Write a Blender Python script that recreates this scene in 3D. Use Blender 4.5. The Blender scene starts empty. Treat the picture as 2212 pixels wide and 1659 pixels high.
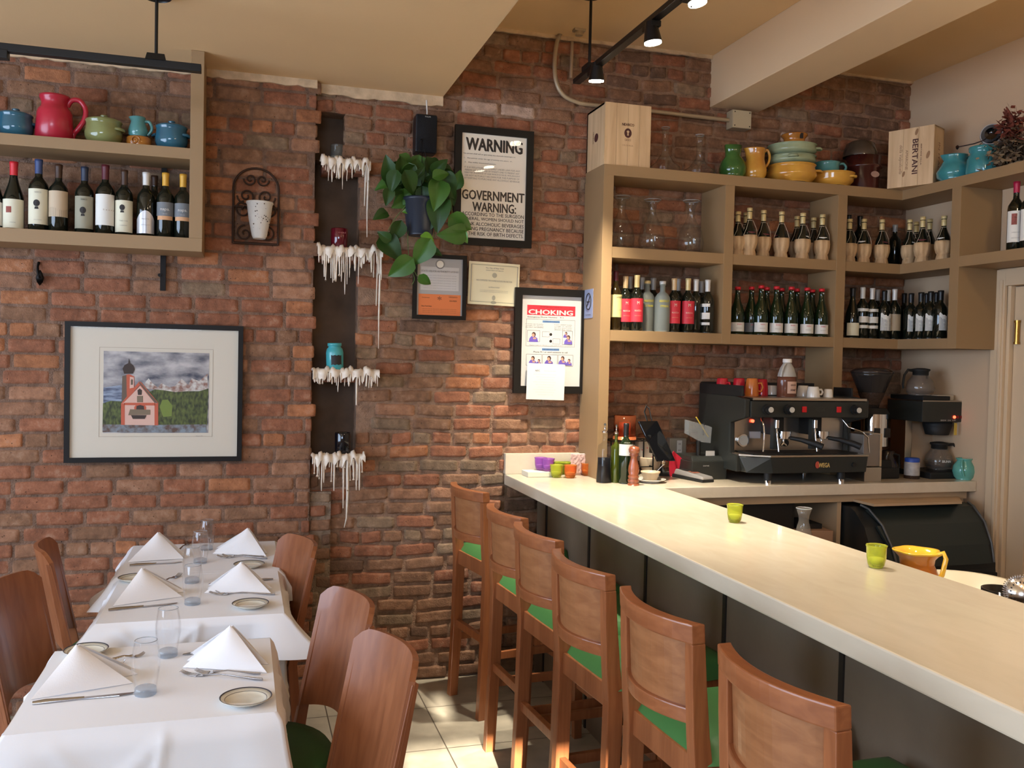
import bpy, bmesh, math, random
from mathutils import Vector, Matrix
random.seed(7)
S = bpy.context.scene
COL = S.collection
R = math.radians
PI = math.pi

# ------------------------------------------------------------------ camera
F_PX, CAM_H = 1956.4, 1.65
def cam_axes(yaw, pitch, roll):
    cy, sy, cp, sp = math.cos(yaw), math.sin(yaw), math.cos(pitch), math.sin(pitch)
    f = Vector((sy*cp, cy*cp, sp)); r = Vector((cy, -sy, 0)); u = r.cross(f)
    c, s = math.cos(roll), math.sin(roll)
    return r*c + u*s, u*c - r*s, f
AX_R, AX_U, AX_F = cam_axes(R(16.58), R(-1.56), R(1.264))
cam = bpy.data.cameras.new('camera'); camo = bpy.data.objects.new('camera', cam); COL.objects.link(camo)
cam.sensor_width = 36; cam.sensor_fit = 'HORIZONTAL'; cam.lens = F_PX/2212*36; cam.clip_start = .02
m = Matrix((AX_R, AX_U, -AX_F)).transposed().to_4x4(); m.translation = Vector((0, 0, CAM_H))
camo.matrix_world = m; S.camera = camo
def at(px, py, x=None, y=None, z=None):
    """where the line of sight through a photo pixel meets a real plane of the room"""
    v = AX_R*((px-1106)/F_PX) + AX_U*((829.5-py)/F_PX) + AX_F
    if x is not None: t = x/v.x
    elif y is not None: t = y/v.y
    else: t = (z-CAM_H)/v.z
    return Vector((0, 0, CAM_H)) + v*t

# ------------------------------------------------------------------ materials
def lin(c):
    if isinstance(c, str):
        c = tuple(int(c[i:i+2], 16)/255 for i in (0, 2, 4))
        return tuple(v/12.92 if v <= .04045 else ((v+.055)/1.055)**2.4 for v in c)
    return tuple(c)
MATS = {}
def mat(name, col, rough=.5, metal=0, spec=.5, bump=0, bscale=60, var=0, vscale=8, col2=None, trans=0, ior=1.45,
        emit=None, estr=0, coat=0, stretch=None, alpha=1, sheen=0, sss=0, detail=4):
    if name in MATS: return MATS[name]
    m = bpy.data.materials.new(name); m.use_nodes = True; nt = m.node_tree; n = nt.nodes; L = nt.links
    b = n['Principled BSDF']; c = lin(col)
    b.inputs['Base Color'].default_value = (*c, 1); b.inputs['Roughness'].default_value = rough
    b.inputs['Metallic'].default_value = metal; b.inputs['Specular IOR Level'].default_value = spec
    b.inputs['Transmission Weight'].default_value = trans; b.inputs['IOR'].default_value = ior
    b.inputs['Coat Weight'].default_value = coat; b.inputs['Alpha'].default_value = alpha
    b.inputs['Sheen Weight'].default_value = sheen
    if emit: b.inputs['Emission Color'].default_value = (*lin(emit), 1); b.inputs['Emission Strength'].default_value = estr
    if bump or var:
        tc = n.new('ShaderNodeTexCoord'); mp = n.new('ShaderNodeMapping'); L.new(tc.outputs['Object'], mp.inputs['Vector'])
        if stretch: mp.inputs['Scale'].default_value = stretch
    if var:
        nz = n.new('ShaderNodeTexNoise'); nz.inputs['Scale'].default_value = vscale; nz.inputs['Detail'].default_value = detail
        L.new(mp.outputs['Vector'], nz.inputs['Vector'])
        rp = n.new('ShaderNodeValToRGB'); L.new(nz.outputs['Fac'], rp.inputs['Fac'])
        a = lin(col2) if col2 else tuple(v*(1-var) for v in c)
        rp.color_ramp.elements[0].position = .32; rp.color_ramp.elements[0].color = (*a, 1)
        rp.color_ramp.elements[1].position = .68; rp.color_ramp.elements[1].color = (*c, 1)
        L.new(rp.outputs['Color'], b.inputs['Base Color'])
    if bump:
        nb = n.new('ShaderNodeTexNoise'); nb.inputs['Scale'].default_value = bscale; nb.inputs['Detail'].default_value = 5
        L.new(mp.outputs['Vector'], nb.inputs['Vector'])
        bp = n.new('ShaderNodeBump'); bp.inputs['Strength'].default_value = bump; bp.inputs['Distance'].default_value = .01
        L.new(nb.outputs['Fac'], bp.inputs['Height']); L.new(bp.outputs['Normal'], b.inputs['Normal'])
    MATS[name] = m
    return m
def wood(name, c1, c2, rough=.35, axis=2, scale=14, coat=0.15):
    if name in MATS: return MATS[name]
    m = mat(name, c1, rough, coat=coat); nt = m.node_tree; n = nt.nodes; L = nt.links; b = n['Principled BSDF']
    tc = n.new('ShaderNodeTexCoord'); mp = n.new('ShaderNodeMapping'); L.new(tc.outputs['Object'], mp.inputs['Vector'])
    s = [scale*1.0]*3; s[axis] = scale*.09; mp.inputs['Scale'].default_value = s
    nz = n.new('ShaderNodeTexNoise'); nz.inputs['Scale'].default_value = 3; nz.inputs['Detail'].default_value = 6; nz.inputs['Distortion'].default_value = .6
    L.new(mp.outputs['Vector'], nz.inputs['Vector'])
    rp = n.new('ShaderNodeValToRGB'); L.new(nz.outputs['Fac'], rp.inputs['Fac'])
    rp.color_ramp.elements[0].position = .35; rp.color_ramp.elements[0].color = (*lin(c2), 1)
    rp.color_ramp.elements[1].position = .65; rp.color_ramp.elements[1].color = (*lin(c1), 1)
    L.new(rp.outputs['Color'], b.inputs['Base Color'])
    bp = n.new('ShaderNodeBump'); bp.inputs['Strength'].default_value = .08; bp.inputs['Distance'].default_value = .004
    L.new(nz.outputs['Fac'], bp.inputs['Height']); L.new(bp.outputs['Normal'], b.inputs['Normal'])
    return m
def glass(name, col='ffffff', rough=.02, ior=1.45, spec=.5):
    """real refracting glass whose light-transport keeps shadows soft enough to read"""
    return mat(name, col, rough, trans=1, ior=ior, spec=spec)

def thin_glass(name, tint='f4f8f6', body=.06, rough=.03):
    """thin clear glass: see-through with Fresnel reflection"""
    if name in MATS: return MATS[name]
    m = bpy.data.materials.new(name); m.use_nodes = True; nt = m.node_tree; n = nt.nodes; L = nt.links
    for q in list(n):
        if q.type != 'OUTPUT_MATERIAL': n.remove(q)
    out = n[0]; tr = n.new('ShaderNodeBsdfTransparent'); tr.inputs[0].default_value = (*lin(tint), 1)
    gl = n.new('ShaderNodeBsdfGlossy'); gl.inputs['Roughness'].default_value = rough
    lw = n.new('ShaderNodeLayerWeight'); lw.inputs[0].default_value = .5
    pw = n.new('ShaderNodeMath'); pw.operation = 'POWER'; L.new(lw.outputs['Facing'], pw.inputs[0]); pw.inputs[1].default_value = 4
    ma = n.new('ShaderNodeMath'); ma.operation = 'MULTIPLY_ADD'; L.new(pw.outputs[0], ma.inputs[0]); ma.inputs[1].default_value = .55; ma.inputs[2].default_value = .035
    mx = n.new('ShaderNodeMixShader'); L.new(ma.outputs[0], mx.inputs[0]); L.new(tr.outputs[0], mx.inputs[1]); L.new(gl.outputs[0], mx.inputs[2])
    df = n.new('ShaderNodeBsdfDiffuse'); df.inputs[0].default_value = (*lin(tint), 1)
    m2 = n.new('ShaderNodeMixShader'); m2.inputs[0].default_value = body; L.new(mx.outputs[0], m2.inputs[1]); L.new(df.outputs[0], m2.inputs[2])
    L.new(m2.outputs[0], out.inputs[0]); MATS[name] = m; return m

# ------------------------------------------------------------------ mesh builder
def frame_from(a, b):
    d = (Vector(b)-Vector(a)); L = d.length; d.normalize()
    q = Vector((0, 0, 1)).rotation_difference(d)
    return q, L
class MB:
    def __init__(s): s.v = []; s.f = []; s.m = []; s.sm = []
    def add(s, vs, fs, mi=0, smooth=False):
        o = len(s.v); s.v += [tuple(p) for p in vs]
        for f in fs: s.f.append(tuple(i+o for i in f)); s.m.append(mi); s.sm.append(smooth)
        return s
    def box(s, x0, x1, y0, y1, z0, z1, mi=0, M=None):
        vs = [Vector((x, y, z)) for x in (x0, x1) for y in (y0, y1) for z in (z0, z1)]
        if M: vs = [M @ p for p in vs]
        return s.add(vs, [(0,1,3,2),(4,6,7,5),(0,4,5,1),(2,3,7,6),(0,2,6,4),(1,5,7,3)], mi)
    def hexa(s, bot, top, mi=0):
        """prism between two quads / n-gons given as point lists (same order)"""
        n = len(bot); vs = list(bot)+list(top)
        fs = [tuple(range(n-1, -1, -1)), tuple(range(n, 2*n))]+[(i, (i+1) % n, n+(i+1) % n, n+i) for i in range(n)]
        return s.add(vs, fs, mi)
    def cyl(s, a, b, r0, r1=None, n=12, mi=0, smooth=True, caps=True):
        r1 = r0 if r1 is None else r1; q, L = frame_from(a, b); a = Vector(a); b = Vector(b)
        vs = []
        for c, r in ((a, r0), (b, r1)):
            for i in range(n): vs.append(c + q @ Vector((r*math.cos(2*PI*i/n), r*math.sin(2*PI*i/n), 0)))
        s.add(vs, [(i, (i+1) % n, n+(i+1) % n, n+i) for i in range(n)], mi, smooth)
        if caps: s.add(vs[:n], [tuple(range(n-1, -1, -1))], mi); s.add(vs[n:], [tuple(range(n))], mi)
        return s
    def lathe(s, prof, n=24, mi=0, c=(0, 0, 0), smooth=True, sx=1, sy=1, fn=None, M=None):
        """profile of (r, z) turned around z; mi may be a list per profile segment"""
        vs = []; fs = []; ring = []
        for k, (r, z) in enumerate(prof):
            if r < 1e-6: ring.append([len(vs)]); vs.append(Vector((0, 0, z)))
            else:
                ring.append(list(range(len(vs), len(vs)+n)))
                for i in range(n):
                    a = 2*PI*i/n; rr = fn(r, z, a) if fn else r
                    vs.append(Vector((rr*math.cos(a)*sx, rr*math.sin(a)*sy, z)))
        mis = []
        for k in range(len(prof)-1):
            A, B = ring[k], ring[k+1]; mm = mi[k] if isinstance(mi, (list, tuple)) else mi
            for i in range(n):
                j = (i+1) % n
                if len(A) == 1 and len(B) == 1: continue
                if len(A) == 1: fs.append((A[0], B[i], B[j]))
                elif len(B) == 1: fs.append((A[i], A[j], B[0]))
                else: fs.append((A[i], A[j], B[j], B[i]))
                mis.append(mm)
        o = len(s.v); c = Vector(c)
        for p in vs: s.v.append(tuple((M @ p if M else p)+c))
        for f, mm in zip(fs, mis): s.f.append(tuple(i+o for i in f)); s.m.append(mm); s.sm.append(smooth)
        return s
    def tube(s, pts, r, n=8, mi=0, closed=False, flat=1.0):
        pts = [Vector(p) for p in pts]; N = len(pts); rs = r if isinstance(r, (list, tuple)) else [r]*N
        vs = []; up = None
        for i, p in enumerate(pts):
            t = (pts[(i+1) % N]-pts[i-1]) if closed else (pts[min(i+1, N-1)]-pts[max(i-1, 0)])
            t.normalize()
            if up is None: up = t.orthogonal().normalized()
            up = (up - t*up.dot(t)); up = up.normalized() if up.length > 1e-5 else t.orthogonal().normalized()
            w = t.cross(up)
            for k in range(n):
                a = 2*PI*k/n; vs.append(p+up*(rs[i]*math.cos(a))+w*(rs[i]*flat*math.sin(a)))
        fs = [(i*n+k, i*n+(k+1) % n, ((i+1) % N)*n+(k+1) % n, ((i+1) % N)*n+k) for i in range(N if closed else N-1) for k in range(n)]
        s.add(vs, fs, mi, True)
        if not closed: s.add(vs[:n], [tuple(range(n-1, -1, -1))], mi); s.add(vs[-n:], [tuple(range(n))], mi)
        return s
    def grid(s, fn, nu, nv, mi=0, smooth=True, thick=0, flip=False):
        """fn(u,v) -> point, u,v in 0..1; thick closes it into a shell along the normal"""
        P = [[Vector(fn(i/nu, j/nv)) for j in range(nv+1)] for i in range(nu+1)]
        idx = lambda i, j: i*(nv+1)+j
        fs = [(idx(i, j), idx(i+1, j), idx(i+1, j+1), idx(i, j+1)) for i in range(nu) for j in range(nv)]
        vs = [P[i][j] for i in range(nu+1) for j in range(nv+1)]
        if not thick: return s.add(vs, [f[::-1] for f in fs] if flip else fs, mi, smooth)
        nr = []
        for i in range(nu+1):
            for j in range(nv+1):
                du = P[min(i+1, nu)][j]-P[max(i-1, 0)][j]; dv = P[i][min(j+1, nv)]-P[i][max(j-1, 0)]
                nr.append(du.cross(dv).normalized())
        N = len(vs); vb = [v-k*thick for v, k in zip(vs, nr)]
        s.add(vs+vb, fs+[tuple(i+N for i in f[::-1]) for f in fs], mi, smooth)
        rim = [idx(i, 0) for i in range(nu+1)]+[idx(nu, j) for j in range(1, nv+1)]+[idx(i, nv) for i in range(nu-1, -1, -1)]+[idx(0, j) for j in range(nv-1, 0, -1)]
        n = len(rim); vv = [vs[i] for i in rim]+[vb[i] for i in rim]
        return s.add(vv, [((i+1) % n, i, n+i, n+(i+1) % n) for i in range(n)], mi)
    def build(s, name, mats=None, parent=None, loc=None, rot=None, bevel=0, seg=2, subsurf=0, weld=False, ang=35):
        me = bpy.data.meshes.new(name); me.from_pydata(s.v, [], s.f)
        mats = mats if isinstance(mats, (list, tuple)) else [mats]
        for q in mats: me.materials.append(q)
        me.polygons.foreach_set('material_index', s.m); me.polygons.foreach_set('use_smooth', s.sm); me.update()
        if weld or bevel:
            bm = bmesh.new(); bm.from_mesh(me); bmesh.ops.remove_doubles(bm, verts=bm.verts, dist=1e-5)
            if bevel:
                es = [e for e in bm.edges if len(e.link_faces) == 2 and e.calc_face_angle(0) > R(ang)]
                bmesh.ops.bevel(bm, geom=es, offset=bevel, segments=seg, profile=.6, affect='EDGES', clamp_overlap=True)
            bm.to_mesh(me); bm.free(); me.update()
        o = bpy.data.objects.new(name, me); COL.objects.link(o)
        if parent is not None: o.parent = parent
        if loc is not None: o.location = loc
        if rot is not None: o.rotation_euler = rot
        if subsurf:
            md = o.modifiers.new('sub', 'SUBSURF'); md.levels = subsurf; md.render_levels = subsurf
        return o
def tag(o, label, cat, group=None, kind=None):
    o['label'] = label; o['category'] = cat
    if group: o['group'] = group
    if kind: o['kind'] = kind
    return o
def struct(o): o['kind'] = 'structure'; return o
def thing(name, label, cat, loc=(0, 0, 0), rz=0, group=None, rot=None):
    o = bpy.data.objects.new(name, None); COL.objects.link(o); o.location = loc
    o.rotation_euler = rot if rot else (0, 0, rz); o.empty_display_size = .05
    return tag(o, label, cat, group)
def kids(o): return list(o.children)
def dup(o, loc=None, rz=None, label=None, group=None, parent=None, scale=None):
    c = o.copy(); COL.objects.link(c)
    if parent is not None: c.parent = parent
    for k in kids(o): dup(k, parent=c)
    if loc is not None: c.location = loc
    if rz is not None: c.rotation_euler = (0, 0, rz)
    if label: c['label'] = label
    if group: c['group'] = group
    if scale: c.scale = scale
    return c
FLAT = mat('ink_black', '17120f', .6)
def text(body, w, h, mats, parent, loc, rot=(PI/2, 0, 0), name='lettering', bold=0, thick=.0006, label=None, align='C', serif=False, shear=0):
    """real lettering, fitted into w x h metres, as a thin raised mesh"""
    cu = bpy.data.curves.new(name, 'FONT'); cu.body = body; cu.size = 1; cu.resolution_u = 2; cu.shear = shear
    tmp = bpy.data.objects.new('tmp', cu); COL.objects.link(tmp)
    dg = bpy.context.evaluated_depsgraph_get(); me = bpy.data.meshes.new_from_object(tmp.evaluated_get(dg))
    bpy.data.objects.remove(tmp); bpy.data.curves.remove(cu)
    if bold and len(me.vertices):        # heavier strokes: the same glyphs struck again a hair to the side
        vs = [tuple(v.co) for v in me.vertices]; fs = [tuple(p.vertices) for p in me.polygons]; V = []; F = []
        for k, (dx, dy) in enumerate(((-1, 0), (0, 0), (1, 0), (-.5, .5), (.5, -.5))):
            o_ = len(V); V += [(x+dx*bold, y+dy*bold, 0.0002*k) for x, y, z in vs]; F += [tuple(i+o_ for i in f) for f in fs]
        me.clear_geometry(); me.from_pydata(V, [], F); me.update()
    xs = [v.co.x for v in me.vertices]; ys = [v.co.y for v in me.vertices]
    if not xs: return None
    x0, x1, y0, y1 = min(xs), max(xs), min(ys), max(ys)
    sx = w/max(x1-x0, 1e-6); sy = h/max(y1-y0, 1e-6)
    ox = (x0+x1)/2 if align == 'C' else x0
    for v in me.vertices: v.co = ((v.co.x-ox)*sx, (v.co.y-(y0+y1)/2)*sy, thick+v.co.z*.3)
    me.materials.clear(); me.materials.append(mats); me.name = name
    o = bpy.data.objects.new(name, me); COL.objects.link(o); o.parent = parent; o.location = loc; o.rotation_euler = rot
    if label: o['label'] = label
    return o
ORD = ['leftmost', 'second from left', 'third from left', 'fourth from left', 'fifth from left', 'sixth from left', 'seventh from left', 'eighth from left', 'ninth from left', 'tenth from left', 'eleventh from left', 'twelfth from left']
# ------------------------------------------------------------------ room
D = 4.54; DL = 4.485; XR = 3.78; XL = -3.2; YB = -3.0; ZLO = 2.965; ZHI = 3.345; XSTEP = .95
CT = 1.052                                     # counter top height
M_cream = mat('ceiling_paint', (.76, .515, .27), .75, bump=.05, bscale=40, var=.06, vscale=1.5)
M_beam = mat('beam_paint', (.70, .51, .31), .6, bump=.04, bscale=30)
M_beige = mat('wall_paint', (.56, .395, .25), .8, bump=.06, bscale=50)
M_trim = mat('trim_paint', (.64, .48, .31), .45)
M_plaster = mat('edge_plaster', (.66, .48, .30), .8, bump=.6, bscale=25, var=.3, vscale=20)

def brick_material(name, mort=False):
    m = bpy.data.materials.new(name); m.use_nodes = True; nt = m.node_tree; n = nt.nodes; L = nt.links; b = n['Principled BSDF']
    b.inputs['Roughness'].default_value = .82; b.inputs['Specular IOR Level'].default_value = .3
    tc = n.new('ShaderNodeTexCoord'); at_ = n.new('ShaderNodeAttribute'); at_.attribute_name = 'tone'
    n1 = n.new('ShaderNodeTexNoise'); n1.inputs['Scale'].default_value = 22; n1.inputs['Detail'].default_value = 8; n1.inputs['Roughness'].default_value = .65
    n2 = n.new('ShaderNodeTexNoise'); n2.inputs['Scale'].default_value = 150; n2.inputs['Detail'].default_value = 4
    vo = n.new('ShaderNodeTexVoronoi'); vo.inputs['Scale'].default_value = 48
    for q in (n1, n2, vo): L.new(tc.outputs['Object'], q.inputs['Vector'])
    # surface tone * mottling
    r1 = n.new('ShaderNodeMapRange'); r1.inputs[1].default_value = .3; r1.inputs[2].default_value = .7; r1.inputs[3].default_value = .60; r1.inputs[4].default_value = 1.3
    L.new(n1.outputs['Fac'], r1.inputs[0])
    mx = n.new('ShaderNodeVectorMath'); mx.operation = 'SCALE'; L.new(at_.outputs['Color'], mx.inputs[0]); L.new(r1.outputs[0], mx.inputs['Scale'])
    # smeared grout veil where the noise is high
    r2 = n.new('ShaderNodeMapRange'); r2.inputs[1].default_value = .56; r2.inputs[2].default_value = .72; L.new(n1.outputs['Fac'], r2.inputs[0])
    r2.inputs[4].default_value = .6 if not mort else .2
    mc = n.new('ShaderNodeMix'); mc.data_type = 'RGBA'; L.new(r2.outputs[0], mc.inputs[0]); L.new(mx.outputs[0], mc.inputs[6]); mc.inputs[7].default_value = (.34, .215, .145, 1)
    # little black pits
    r3 = n.new('ShaderNodeMapRange'); r3.inputs[1].default_value = .05; r3.inputs[2].default_value = .13; L.new(vo.outputs['Distance'], r3.inputs[0])
    n3 = n.new('ShaderNodeTexNoise'); n3.inputs['Scale'].default_value = 9; L.new(tc.outputs['Object'], n3.inputs['Vector'])
    r4 = n.new('ShaderNodeMapRange'); r4.inputs[1].default_value = .55; r4.inputs[2].default_value = .5; L.new(n3.outputs['Fac'], r4.inputs[0])
    mxx = n.new('ShaderNodeMath'); mxx.operation = 'MAXIMUM'; L.new(r3.outputs[0], mxx.inputs[0]); L.new(r4.outputs[0], mxx.inputs[1])
    mp = n.new('ShaderNodeMix'); mp.data_type = 'RGBA'; L.new(mxx.outputs[0], mp.inputs[0]); mp.inputs[6].default_value = (.03, .02, .015, 1); L.new(mc.outputs[2], mp.inputs[7])
    L.new(mp.outputs[2], b.inputs['Base Color'])
    ad = n.new('ShaderNodeMath'); ad.operation = 'MULTIPLY_ADD'; L.new(n2.outputs['Fac'], ad.inputs[0]); ad.inputs[1].default_value = .35; L.new(n1.outputs['Fac'], ad.inputs[2])
    ad2 = n.new('ShaderNodeMath'); ad2.operation = 'MULTIPLY_ADD'; L.new(mxx.outputs[0], ad2.inputs[0]); ad2.inputs[1].default_value = .35; L.new(ad.outputs[0], ad2.inputs[2])
    bp = n.new('ShaderNodeBump'); bp.inputs['Strength'].default_value = .7 if not mort else .95; bp.inputs['Distance'].default_value = .012 if not mort else .02
    L.new(ad2.outputs[0], bp.inputs['Height']); L.new(bp.outputs['Normal'], b.inputs['Normal'])
    return m
M_brick = brick_material('brick_face'); M_mortar = brick_material('brick_mortar', True)

def brick_wall(name, x0, x1, z0, z1, y, tone_fn, holes=(), gap=.012, jit=.002, depth=.011, seed=1, mortar=(.27, .19, .135), ragged=False, thick=.16):
    rnd = random.Random(seed); mb = MB(); tones = []
    xs = sorted({x0, x1, *[h[0] for h in holes], *[h[1] for h in holes]}); zs = sorted({z0, z1, *[h[2] for h in holes], *[h[3] for h in holes]})
    def inh(a, c): return any(h[0]-1e-6 < a < h[1]+1e-6 and h[2]-1e-6 < c < h[3]+1e-6 for h in holes)
    for i in range(len(xs)-1):
        for k in range(len(zs)-1):
            if xs[i] >= x0-1e-6 and xs[i+1] <= x1+1e-6 and not inh((xs[i]+xs[i+1])/2, (zs[k]+zs[k+1])/2):
                # mortar bed as a lumpy sheet in front of a solid slab
                a0, a1, c0, c1 = xs[i], xs[i+1], zs[k], zs[k+1]
                mb.box(a0, a1, y, y+thick, c0, c1)
    tones += [mortar]*len(mb.f)
    H = .0708; row = 0; z = z0
    NU, NV = 10, 6
    while z < z1-.01:
        zt = min(z+H, z1); header = (row % 7 == 3)
        bl = .104 if header else .205; x = x0-rnd.random()*bl - (row % 2)*bl*.5
        while x < x1:
            w = bl*(1+rnd.uniform(-.05, .05)); a, b = x+gap/2, x+w-gap/2
            x += w
            if ragged: lim1 = x1+rnd.uniform(-.005, .028)
            else: lim1 = x1
            a = max(a, x0+.002); b = min(b, lim1)
            if b-a < .03: continue
            cx, cz = (a+b)/2, (z+zt)/2
            for h in holes:
                if h[2]-.01 < cz < h[3]+.01:
                    if h[0] < cx < h[1] or (a < h[0] and b > h[1]): a = b = 0; break
                    if a < h[1] <= b: a = h[1]-rnd.uniform(0, .012)
                    elif a <= h[0] < b: b = h[0]+rnd.uniform(0, .012)
            if b-a < .03: continue
            cx = (a+b)/2; hx = (b-a)/2; hz = (zt-z)/2-gap/2
            tn = tone_fn(cx, cz, rnd)
            dz = rnd.uniform(-jit, jit); rot = rnd.uniform(-1, 1)*jit*2.2; dp = depth*(1+rnd.uniform(-.35, .35)); tilt = rnd.uniform(-1, 1)*.0025
            ph = rnd.uniform(0, 6.28); ph2 = rnd.uniform(0, 6.28); cr = rnd.uniform(.03, .16)
            o = len(mb.v)
            for i in range(NU+1):
                u = -1+2*i/NU; u = math.copysign(abs(u)**.55, u)
                for j in range(NV+1):
                    v = -1+2*j/NV; v = math.copysign(abs(v)**.55, v)
                    e = max(abs(u)**(hx/hz*9), abs(v)**10)
                    edge = abs(u) > .999 or abs(v) > .999
                    uu = u*(1-cr*.5*hz/hx*v**4); vv = v*(1-cr*abs(u)**(3*hx/hz))
                    px = cx+hx*uu; pz = cz+dz+hz*vv + rot*uu
                    if edge: px += jit*.8*math.sin(7*vv+ph)*(abs(u) > .999); pz += jit*.9*math.sin(5*uu*hx/.1+ph2)*(abs(v) > .999)
                    hgt = -.004 if edge else dp*(1-.55*e)+tilt*u+.0012*math.sin(5*u+ph)*math.cos(4*v+ph2)
                    mb.v.append((px, y-hgt, pz))
            for i in range(NU):
                for j in range(NV):
                    p = o+i*(NV+1)+j
                    mb.f.append((p, p+NV+1, p+NV+2, p+1)); mb.m.append(1); mb.sm.append(True); tones.append(tn)
        z += H; row += 1
    ob = mb.build(name, [M_mortar, M_brick])
    at_ = ob.data.attributes.new('tone', 'FLOAT_COLOR', 'FACE')
    flat = []
    for t in tones: flat += [t[0], t[1], t[2], 1]
    at_.data.foreach_set('color', flat)
    return struct(ob)

BR = dict(red=(.275, .108, .056), org=(.37, .148, .065), brn=(.235, .120, .066), drk=(.15, .082, .050), gry=(.225, .145, .088), pnk=(.305, .150, .084), wht=(.46, .32, .24))
def pick(rnd, w):
    t = rnd.random()*sum(w.values())
    for k, v in w.items():
        t -= v
        if t <= 0: c = BR[k]; break
    f = rnd.uniform(.88, 1.12); return tuple(q*f for q in c)
def tone_left(x, z, rnd):
    if x < -.25 and z > 2.1: return pick(rnd, dict(red=2, org=.6, brn=4, gry=2))
    return pick(rnd, dict(red=5, org=2.2, brn=2.8, pnk=2.2, gry=.15))
def tone_mid(x, z, rnd):
    if 2.83 < z < 2.95 and (1.02 < x < 1.45): return BR['wht'] if rnd.random() < .45 else pick(rnd, dict(pnk=1, red=1))
    if 2.93 < z < 3.0 and (2.85 < x < 3.2): return BR['wht'] if rnd.random() < .7 else BR['drk']
    if z > 2.62 and x > 2.0: return pick(rnd, dict(drk=2.5, brn=5, red=3, gry=.6))
    if z > 2.62: return pick(rnd, dict(drk=.5, brn=4, red=4, gry=.8))
    if z < .95: return pick(rnd, dict(drk=1.6, brn=4, red=2, gry=2.4))
    return pick(rnd, dict(red=3.5, org=1.3, brn=3.2, pnk=2.6, gry=1.0, drk=.25))
# niche: two stacked recesses between the proud left pier and the wall beyond
NX0, NX1 = .325, .545
zn_top = at(720, 243, y=D).z; zl1 = at(745, 350, y=D).z; zn_bot = at(725, 1003, y=D).z; NXM = at(745, 300, y=D).x
holes = [(NX0, NXM, zl1, zn_top), (NX0, NX1, zn_bot, zl1-.0001)]
zb_left = .98; XST = .425
brick_wall('wall_left', XL, NX0-.005, 0, ZLO, DL, tone_left, gap=.007, jit=.0010, depth=.0065, seed=3, mortar=(.215, .125, .083), ragged=True, thick=.215)
wb = brick_wall('wall_back', NX0-.005, XR, 0, ZHI, D, tone_mid, holes=holes, gap=.0095, jit=.0028, depth=.012, seed=11, mortar=(.30, .18, .115))
brick_wall('wall_pier', NX0-.005, XST, 0, zb_left, DL+.02, tone_mid, gap=.014, jit=.002, depth=.01, seed=5, mortar=(.27, .19, .13), thick=.05)['kind'] = 'structure'
bpy.data.objects['wall_pier'].name = 'wall_step'
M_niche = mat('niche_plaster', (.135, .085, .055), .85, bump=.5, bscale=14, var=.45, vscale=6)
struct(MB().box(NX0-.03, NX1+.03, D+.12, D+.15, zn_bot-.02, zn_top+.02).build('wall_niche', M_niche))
# other walls, floor, ceilings
W = .12
wy0, wy1 = -.2, 3.6
mbw = MB(); zwa, zwb = .85, 2.55
mbw.box(XL-W, XL, YB-W, wy0, 0, ZLO+.05).box(XL-W, XL, wy1, D+W, 0, ZLO+.05).box(XL-W, XL, wy0, wy1, 0, zwa).box(XL-W, XL, wy0, wy1, zwb, ZLO+.05)
struct(mbw.build('wall_window_side', M_beige))
M_wf = mat('window_frame_paint', '2b2622', .4)
wf = MB()
for yy in (wy0, wy0+(wy1-wy0)/3, wy0+2*(wy1-wy0)/3, wy1-.06): wf.box(XL-.09, XL-.03, yy, yy+.06, zwa, zwb)
wf.box(XL-.09, XL-.03, wy0, wy1, zwa, zwa+.06).box(XL-.09, XL-.03, wy0, wy1, zwb-.06, zwb).box(XL-.09, XL-.03, wy0, wy1, 2.0, 2.05)
struct(wf.build('window_1', M_wf))
# wall behind the camera with slots added to shape the sun patches
FW = (-2.7, -.5, 1.93, 2.75)                     # big street window
SUN_SLOT1 = (-.03, .47, 2.46, 2.635); SUN_SLOT2 = (.165, .24, 2.70, 2.84)   # unseen slots placed so the sun lands on the aisle floor
def wall_holes(name, x0, x1, z0, z1, y0, y1, hs, m_):
    xs = sorted({x0, x1, *[h[0] for h in hs], *[h[1] for h in hs]}); zs = sorted({z0, z1, *[h[2] for h in hs], *[h[3] for h in hs]}); mb = MB()
    for i in range(len(xs)-1):
        for k in range(len(zs)-1):
            a, c = (xs[i]+xs[i+1])/2, (zs[k]+zs[k+1])/2
            if not any(h[0] < a < h[1] and h[2] < c < h[3] for h in hs): mb.box(xs[i], xs[i+1], y0, y1, zs[k], zs[k+1])
    return struct(mb.build(name, m_))
wall_holes('wall_front', XL-W, XR+W, 0, ZHI, YB-W, YB, [FW, SUN_SLOT1, SUN_SLOT2], M_beige)
struct(MB().box(FW[0]-.3, FW[1]+.05, YB-2.7, YB-W-.001, FW[3]+.02, FW[3]+.07).build('sun_block_awning', M_wf))  # awning added out of view to keep sun out of the street window
wf = MB()
for h in (FW, SUN_SLOT1):
    wf.box(h[0]-.04, h[1]+.04, YB, YB+.03, h[2]-.04, h[2]).box(h[0]-.04, h[1]+.04, YB, YB+.03, h[3], h[3]+.04).box(h[0]-.04, h[0], YB, YB+.03, h[2], h[3]).box(h[1], h[1]+.04, YB, YB+.03, h[2], h[3])
wf.box(-1.65, -1.60, YB-.06, YB-.02, FW[2], FW[3])
struct(wf.build('window_2', M_wf))
struct(MB().box(XL-W, XSTEP, YB-W, D+W, ZLO, ZLO+.5).build('ceiling_low', M_cream)).name = 'ceiling'
struct(MB().box(XSTEP, XR+W, YB-W, D+W, ZHI, ZHI+.12).build('ceiling.001', M_cream))
BX0, BX1, BZ = 2.456, 2.757, 3.067
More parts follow.
